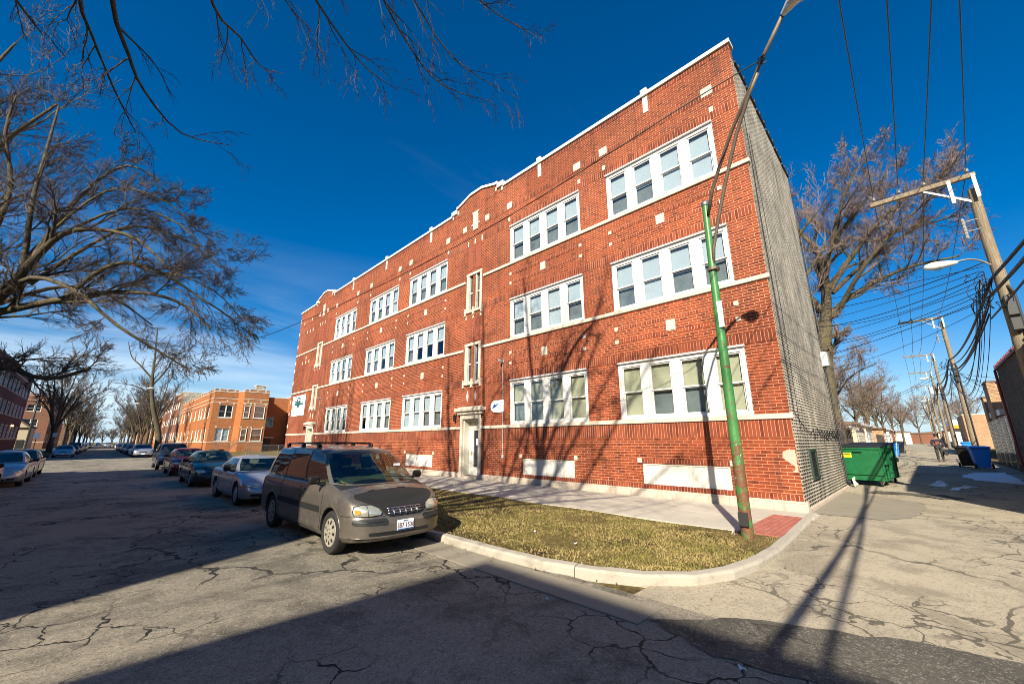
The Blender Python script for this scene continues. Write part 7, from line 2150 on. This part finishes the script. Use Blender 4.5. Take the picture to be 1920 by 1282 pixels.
# ---- sedans and others
def sedan(paint, L=4.85, W=.88, H=1.40, nose=.70, belt=.92, deck=.96, rim='five', wb=2.75, fo=.95, glass=None, roofL=1.25):
    cab = .05
    return dict(L=L, W=W, zb=.20, paint=paint, yf=L / 2 - .62, yr=-L / 2 + .45, Rw=.315, wheels=(L / 2 - fo, L / 2 - fo - wb), arch=.05, ex=.72, ey=.62, rx=.5, rim=rim, crown=.05,
        top=[(L / 2, nose - .06), (L / 2 - .12, nose), (L / 2 - .5, nose + .09), (L / 2 - 1.1, belt - .04), (L / 2 - 1.5, belt), (-L / 2 + 1.1, belt + .03), (-L / 2 + .6, deck), (-L / 2 + .1, deck - .02), (-L / 2, deck - .08)],
        rows=[(0, .09, .12, .10), (.05, .05, .06, .05), (.16, .02, .0, .01), (.40, .008, -.01, .0), (.52, .003, -.005, .0), (.60, .0, .03, .02), (.82, .012, .07, .03), (.92, .035, .13, .05), (.97, .06, .20, .07), (1., .09, .28, .10)],
        belt=belt, roof=lambda y: H - .06 - .03 * max(0, abs(y + .45 + cab) - .5) ** 2 * 2,
        green=[((0., L / 2 - 1.28), (0., .38), 'gw'), ((.32, L / 2 - 1.30), (.26, .37), 'gw'), ((.56, L / 2 - 1.37), (.44, .33), 'gw'), ((.70, L / 2 - 1.48), (.54, .26), 'p'), ((.775, L / 2 - 1.58), (.575, .16), 'gs1'), ((.80, .30), (.59, -.05), 'gs1'), ((.80, -.02), (.59, -.20), 'k'), ((.80, -.10), (.59, -.28), 'gs2'), ((.80, -.85), (.58, -.80), 'gs2'), ((.785, -1.10), (.57, -.92), 'p'), ((.74, -1.55), (.53, -1.02), 'p'), ((.66, -1.72), (.50, -1.08), 'gr'), ((.35, -1.80), (.26, -1.12), 'gr'), ((0., -1.82), (0., -1.13), None)],
        seatrows=(.0, -.85), mirror=(L / 2 - 1.62, belt + .06), glass=glass or M['carglass'], mirror_mat=M['black'])
def dress(t, patch, line, hit, p, lampz=.60, chromebar=False, txt=None, grille=True, foglow=True, simple=False):
    L, W = p['L'], p['W']; z0 = lampz
    for s in (-1, 1):
        f = (lambda o: o) if s > 0 else mirror2
        o = [(W - .42, z0 - .005), (W - .25, z0 - .03), (W - .10, z0 - .01), (W - .06, z0 + .04), (W - .10, z0 + .09), (W - .25, z0 + .085), (W - .40, z0 + .06)]
        hl = patch('headlight', M['reflector'], 'f', f(o), .010, dome=.012); patch('lens_cover', M['lens'], 'f', f(o), .018, dome=.014, par=hl)
        if simple: continue
        patch('turn_signal', M['amber'], 's', rrect(L / 2 - .42, L / 2 - .30, z0 - .01, z0 + .03, .012), .008, s=s)
        patch('fog_slot', M['black'], 'f', f(rrect(W - .42, W - .20, .30, .37, .02)), .006)
        patch('side_molding', p['paint'] if not chromebar else M['matblack'], 's', rrect(-L / 2 + 1.35, L / 2 - 1.35, .50, .54, .015), .012, s=s)
        fy, ry = p['wheels']
        line('door_seam', M['black'], 's', [(fy - .48, .88), (fy - .50, .50), (fy - .46, .28), (-.06, .28), (-.06, .90)], .004, s=s)
        line('door_seam', M['black'], 's', [(-.06, .28), (ry + .55, .28), (ry + .40, .60), (ry + .30, .88)], .004, s=s)
        patch('door_handle', M['black'] if chromebar else p['paint'], 's', rrect(.02, .18, .78, .815, .014), .018, s=s); patch('door_handle', M['black'] if chromebar else p['paint'], 's', rrect(-.86, -.70, .79, .825, .014), .018, s=s)
        line('hood_seam', M['black'], 't', [(s * (W - .16), L / 2 - 1.42), (s * (W - .26), L / 2 - .75), (s * (W - .36), L / 2 - .42)], .004, sub=6)
        patch('tail_light', M['redlens'], 's', rrect(-L / 2 + .10, -L / 2 + .32, .70, .82, .03), .008, s=s)
    if grille:
        g_ = patch('grille', M['black'], 'f', rrect(-.34, .34, z0 - .02, z0 + .065, .025), .010)
        if chromebar: line('grille_bar', M['chrome'], 'f', [(-.33, z0 + .02), (.33, z0 + .02)], .008, off=.016, par=g_)
    patch('lower_intake', M['black'], 'f', rrect(-.48, .48, .27, .36, .03), .006)
    line('bumper_line', M['black'], 'f', [(-W + .12, .50), (W - .12, .50)], .005, sub=16)
    plate(t, hit, 0, .43, txt)
    if not simple:
        ws = p['green'][0][0][1]
        for a_, c_ in ((.05, .55), (-.55, -.05)):
            b = MB(); b.tube([(a_, ws + .02, p['belt'] + .045), (c_, ws - .04, p['belt'] + .07)], .008, 5); b.build('wiper', M['black'], t, world=False)
P_SIL = carpaint('silver_paint', (.46, .47, .49), .7, .30, .22)
P_GRN = carpaint('dark_green_paint', (.018, .045, .045), .5, .28, .18)
P_RED = carpaint('maroon_paint', (.16, .012, .02), .5, .28, .15)
P_NVY = carpaint('navy_paint', (.02, .03, .05), .5, .28, .15)
P_CHA = carpaint('grey_paint', (.20, .20, .19), .6, .32, .2)
P_WHT = carpaint('white_car_paint', (.7, .7, .68), .0, .35, .2)
P_TAN = carpaint('tan_car_paint', (.40, .36, .28), .5, .35, .2)
def suv(paint, L=4.6, W=.90, H=1.72):
    p = sedan(paint, L, W, H, nose=.88, belt=1.08, deck=1.10, rim='six', wb=2.7, fo=.90)
    p['Rw'] = .355; p['zb'] = .27
    p['green'] = [((0., L / 2 - 1.25), (0., .50), 'gw'), ((.32, L / 2 - 1.27), (.28, .49), 'gw'), ((.58, L / 2 - 1.33), (.48, .46), 'gw'), ((.73, L / 2 - 1.42), (.60, .40), 'p'), ((.80, L / 2 - 1.50), (.63, .32), 'gs1'), ((.82, .02), (.65, -.02), 'k'), ((.82, -.06), (.65, -.08), 'gs2p'), ((.82, -.95), (.65, -.92), 'k'), ((.82, -1.02), (.65, -.98), 'gs3p'), ((.81, -1.85), (.64, -1.70), 'p'), ((.76, -2.08), (.60, -1.92), 'p'), ((.66, -2.13), (.54, -1.96), 'grp'), ((.3, -2.14), (.25, -1.98), 'grp'), ((0., -2.14), (0., -1.98), None)]
    p['roof'] = lambda y: H - .08 + .03 * math.sin(max(0, min(1, (.5 - y) / .9)) * 1.57) - .03 * max(0, -1.2 - y)
    p['mirror'] = (L / 2 - 1.5, 1.14); p['cat'] = 'suv'
    return p
def add(lab, x, front, p, rz=180., group=None, txt=None, simple=False, **k):
    t, pa, li, hi = make_car(lab, x, front + p['L'] / 2, R(rz), p, group=group, name='parked_car')
    dress(t, pa, li, hi, p, txt=txt, simple=simple, **k); return t
add('silver sedan with a small mirror and alloy wheels right behind the minivan', 3.84, 13.55, sedan(P_SIL, 4.75, .87, 1.36, .66, .90, .94, 'five', 2.72, .98), lampz=.56, rz=181.)
add('dark green sedan parked third along the east kerb, behind the silver one', 3.72, 20.75, sedan(P_GRN, 5.0, .92, 1.42, .70, .94, .97, 'seven', 2.85, 1.02), lampz=.60, chromebar=True)
add('maroon sedan parked between the dark green sedan and the dark SUV', 3.72, 28.5, sedan(P_RED, 4.7, .88, 1.45, .74, .95, .98, 'five', 2.7, .95), lampz=.64)
add('tall dark navy SUV behind the maroon sedan', 3.68, 35.8, suv(P_NVY), lampz=.78)
add('silver sedan facing the camera on the west side, at the left edge of the view', -3.0, 26.2, sedan(P_SIL, 5.0, .93, 1.42, .70, .93, .97, 'five', 2.85, 1.0), lampz=.62)
add('second pale sedan tucked behind the silver one at left', -3.05, 32.4, sedan(P_TAN, 4.8, .88, 1.42, .70, .93, .97, 'five', 2.7, 1.0), lampz=.62, simple=True)
add('grey car cut off by the left edge of the view, nearest on the west side', -3.30, 20.2, sedan(P_CHA, 4.7, .88, 1.40, .70, .93, .97, 'five', 2.7, 1.0), simple=True)
add('silver sedan alone on the west side near the multi-stemmed tree', -3.1, 72.0, sedan(P_SIL, 4.9, .9, 1.42, .70, .93, .97, 'five', 2.75, 1.0), simple=True)
add('dark car behind the lone silver sedan on the west side', -3.1, 86, sedan(P_NVY, 4.9, .9, 1.45, .70, .95, .97, 'five', 2.75, 1.0), simple=True)
add('black SUV farther along the west side', -3.1, 96, suv(P_CHA), simple=True)
add('silver wagon on the east side near the leaning tree', 3.6, 64.5, suv(P_SIL, 4.8, .9, 1.52), simple=True)
add('pale sedan just behind the silver wagon on the east side', 3.55, 71.5, sedan(P_WHT, 4.8, .88, 1.42), simple=True)
add('dark blue car behind the pale sedan on the east side', 3.5, 79, sedan(P_NVY, 4.8, .88, 1.45), simple=True)
add('silver blue car fourth in the far east row', 3.5, 86, sedan(P_SIL, 4.8, .88, 1.45), simple=True)
# distant rows: copies of the simple cars above
protos = [o for o in bpy.data.objects if o.name.startswith('parked_car') and o.parent is None][-4:]
rc = random.Random(3)
for side, x in (('east', 3.4), ('west', -3.1)):
    yy = 96. if side == 'east' else 108.
    for i in range(11):
        c = copy_tree(protos[(i * 3 + (side == 'west')) % 4]); c.location = (x + rc.uniform(-.1, .1), yy, -.1); yy += rc.uniform(6.3, 9.5)
        c['label'] = 'small distant cars in the far %s parking row' % side; c['group'] = 'far cars parked on the %s side' % side
for i, (x, y, k) in enumerate(((-.4, 232, 1), (1.6, 208, 0), (-1.0, 262, 2))):
    c = copy_tree(protos[k]); c.location = (x, y, -.1); c['label'] = ['pale car in the middle of the far roadway', 'silver car coming down the lane beyond the tree rows', 'dark car farthest along the middle of the roadway'][i]

# ------------------------------------------------------------------ the figure walking up the alley
def skin(name, verts, edges, rad, mat, parent, sub=2, root=0):
    me = bpy.data.meshes.new(name); me.from_pydata(verts, edges, []); me.update()
    o = bpy.data.objects.new(name, me); COL.objects.link(o)
    m = o.modifiers.new('skin', 'SKIN'); m.use_smooth_shade = True
    for i, r_ in enumerate(rad):
        sv = me.skin_vertices[0].data[i]; sv.radius = r_ if hasattr(r_, '__len__') else (r_, r_)
    me.skin_vertices[0].data[root].use_root = True
    s2 = o.modifiers.new('sub', 'SUBSURF'); s2.levels = sub; s2.render_levels = sub
    bpy.context.view_layer.update()
    m2 = bpy.data.meshes.new_from_object(o.evaluated_get(bpy.context.evaluated_depsgraph_get()))
    o.modifiers.clear(); o.data = m2; m2.materials.clear(); m2.materials.append(mat)
    m2.polygons.foreach_set('use_smooth', [True] * len(m2.polygons))
    o.parent = parent; return o
pz = zg(40.)
pt = thing('person', 'person in dark clothes and cap walking up the alley carrying a black bag', 'person', (40., -.72, pz), R(94))
skinm = plain('skin_tone', (.30, .16, .10), .6); cloth = plain('dark_jacket_cloth', (.018, .02, .026), .85, var=.3); trous = plain('dark_trouser_cloth', (.03, .028, .026), .85)
# local +y is where the person faces
V = [(0, 0, .98), (0, 0, 1.12), (0, .0, 1.32), (0, .0, 1.46), (0, .01, 1.54), (0, .02, 1.62), (0, .03, 1.72),
     (.18, 0, 1.42), (.27, .02, 1.16), (.20, .20, 1.08), (.10, .26, 1.12),
     (-.18, 0, 1.42), (-.27, -.02, 1.16), (-.28, .05, .92), (-.28, .07, .83),
     (.10, 0, .94), (.11, .05, .52), (.11, -.03, .10), (.12, .10, .04),
     (-.10, 0, .94), (-.12, -.02, .52), (-.13, -.12, .10), (-.13, .0, .04)]
E_ = [(0, 1), (1, 2), (2, 3), (3, 4), (4, 5), (5, 6), (3, 7), (7, 8), (8, 9), (9, 10), (3, 11), (11, 12), (12, 13), (13, 14), (0, 15), (15, 16), (16, 17), (17, 18), (0, 19), (19, 20), (20, 21), (21, 22)]
RD = [(.16, .11), (.15, .11), (.17, .12), (.13, .10), (.055, .055), (.075, .085), (.07, .08), .075, .058, .045, .035, .075, .058, .045, .035, (.095, .10), .072, .05, (.045, .035), (.095, .10), .072, .05, (.045, .035)]
skin('body', V, E_, RD, skinm, pt)
JV = V[:4] + V[7:10] + V[11:14]; JE = [(0, 1), (1, 2), (2, 3), (3, 4), (4, 5), (5, 6), (3, 7), (7, 8), (8, 9)]
skin('jacket', [(0, 0, .90)] + JV[1:], JE, [(.19, .14), (.175, .13), (.195, .14), (.15, .12), .095, .075, .06, .095, .075, .06], cloth, pt)
TV = [(0, 0, .98), V[15], V[16], V[17], V[19], V[20], V[21]]
skin('trousers', TV, [(0, 1), (1, 2), (2, 3), (0, 4), (4, 5), (5, 6)], [(.17, .12), (.11, .115), .085, .07, (.11, .115), .085, .07], trous, pt)
for s_, q in ((1, V[17]), (-1, V[21])):
    b = MB(); b.bbox(q[0] - .055, q[0] + .055, q[1] - .07, q[1] + .21, .0, .09, .03); b.build('shoe', M['black'], pt, world=False)
b = MB(); b.lathe([(.10, 1.70), (.105, 1.74), (.09, 1.80), (.04, 1.83), (.001, 1.835)], 12, (0, .02, 0)); b.box(-.07, .07, .10, .20, 1.715, 1.73); b.build('cap', M['black'], pt, world=False, smooth=True)
b = MB(); b.box(-.02, .02, .105, .125, 1.655, 1.68); b.bbox(-.045, -.02, .095, .108, 1.675, 1.69, .003); b.bbox(.02, .045, .095, .108, 1.675, 1.69, .003); b.bbox(-.03, .03, .09, .102, 1.625, 1.635, .003); b.build('face_features', plain('dark_skin_tone', (.12, .06, .04), .6), pt, world=False)
for s_ in (-1, 1):
    q = (.10, .26, 1.12) if s_ > 0 else (-.28, .07, .83)
    b = MB()
    for k in range(4):
        if s_ > 0: b.tube([(q[0] - .01, q[1] + .02 - .0, q[2] + .02 - k * .018), (q[0] - .06, q[1] + .04, q[2] + .015 - k * .018), (q[0] - .08, q[1] + .015, q[2] + .01 - k * .018)], .009, 5)
        else: b.tube([(q[0], q[1] - .03 + k * .018, q[2]), (q[0] + .01, q[1] - .03 + k * .018, q[2] - .055), (q[0] + .03, q[1] - .03 + k * .018, q[2] - .06)], .009, 5)
    b.tube([(q[0], q[1] + .03, q[2] + .03), (q[0] - .02 * s_, q[1] + .06, q[2] + .02)], .010, 5)
    b.build('fingers', skinm, pt, world=False)
b = MB(); b.prism([(-.13, .86), (.13, .86), (.13, 1.30), (-.13, 1.30)], 'y', .125, .145); o = b.build('chest_badge', plain('rust_red_cloth', (.25, .05, .03), .8), pt, world=False, fix=True)
o.scale = (.8, 1, .25); o.location = (0, .0, .95)
bt = thing('bag', 'black shoulder bag hanging from the hand of the walking figure', 'bag', (40., -.72, pz), R(94))
b = MB(); b.bbox(-.40, -.18, -.10, .22, .42, .70, .04); b.build('bag_body', M['black'], bt, world=False)
b = MB(); b.tube([(-.29, -.04, .69), (-.285, .02, .78), (-.28, .07, .80), (-.285, .12, .78), (-.29, .17, .69)], .011, 6); b.build('bag_handle', M['black'], bt, world=False)
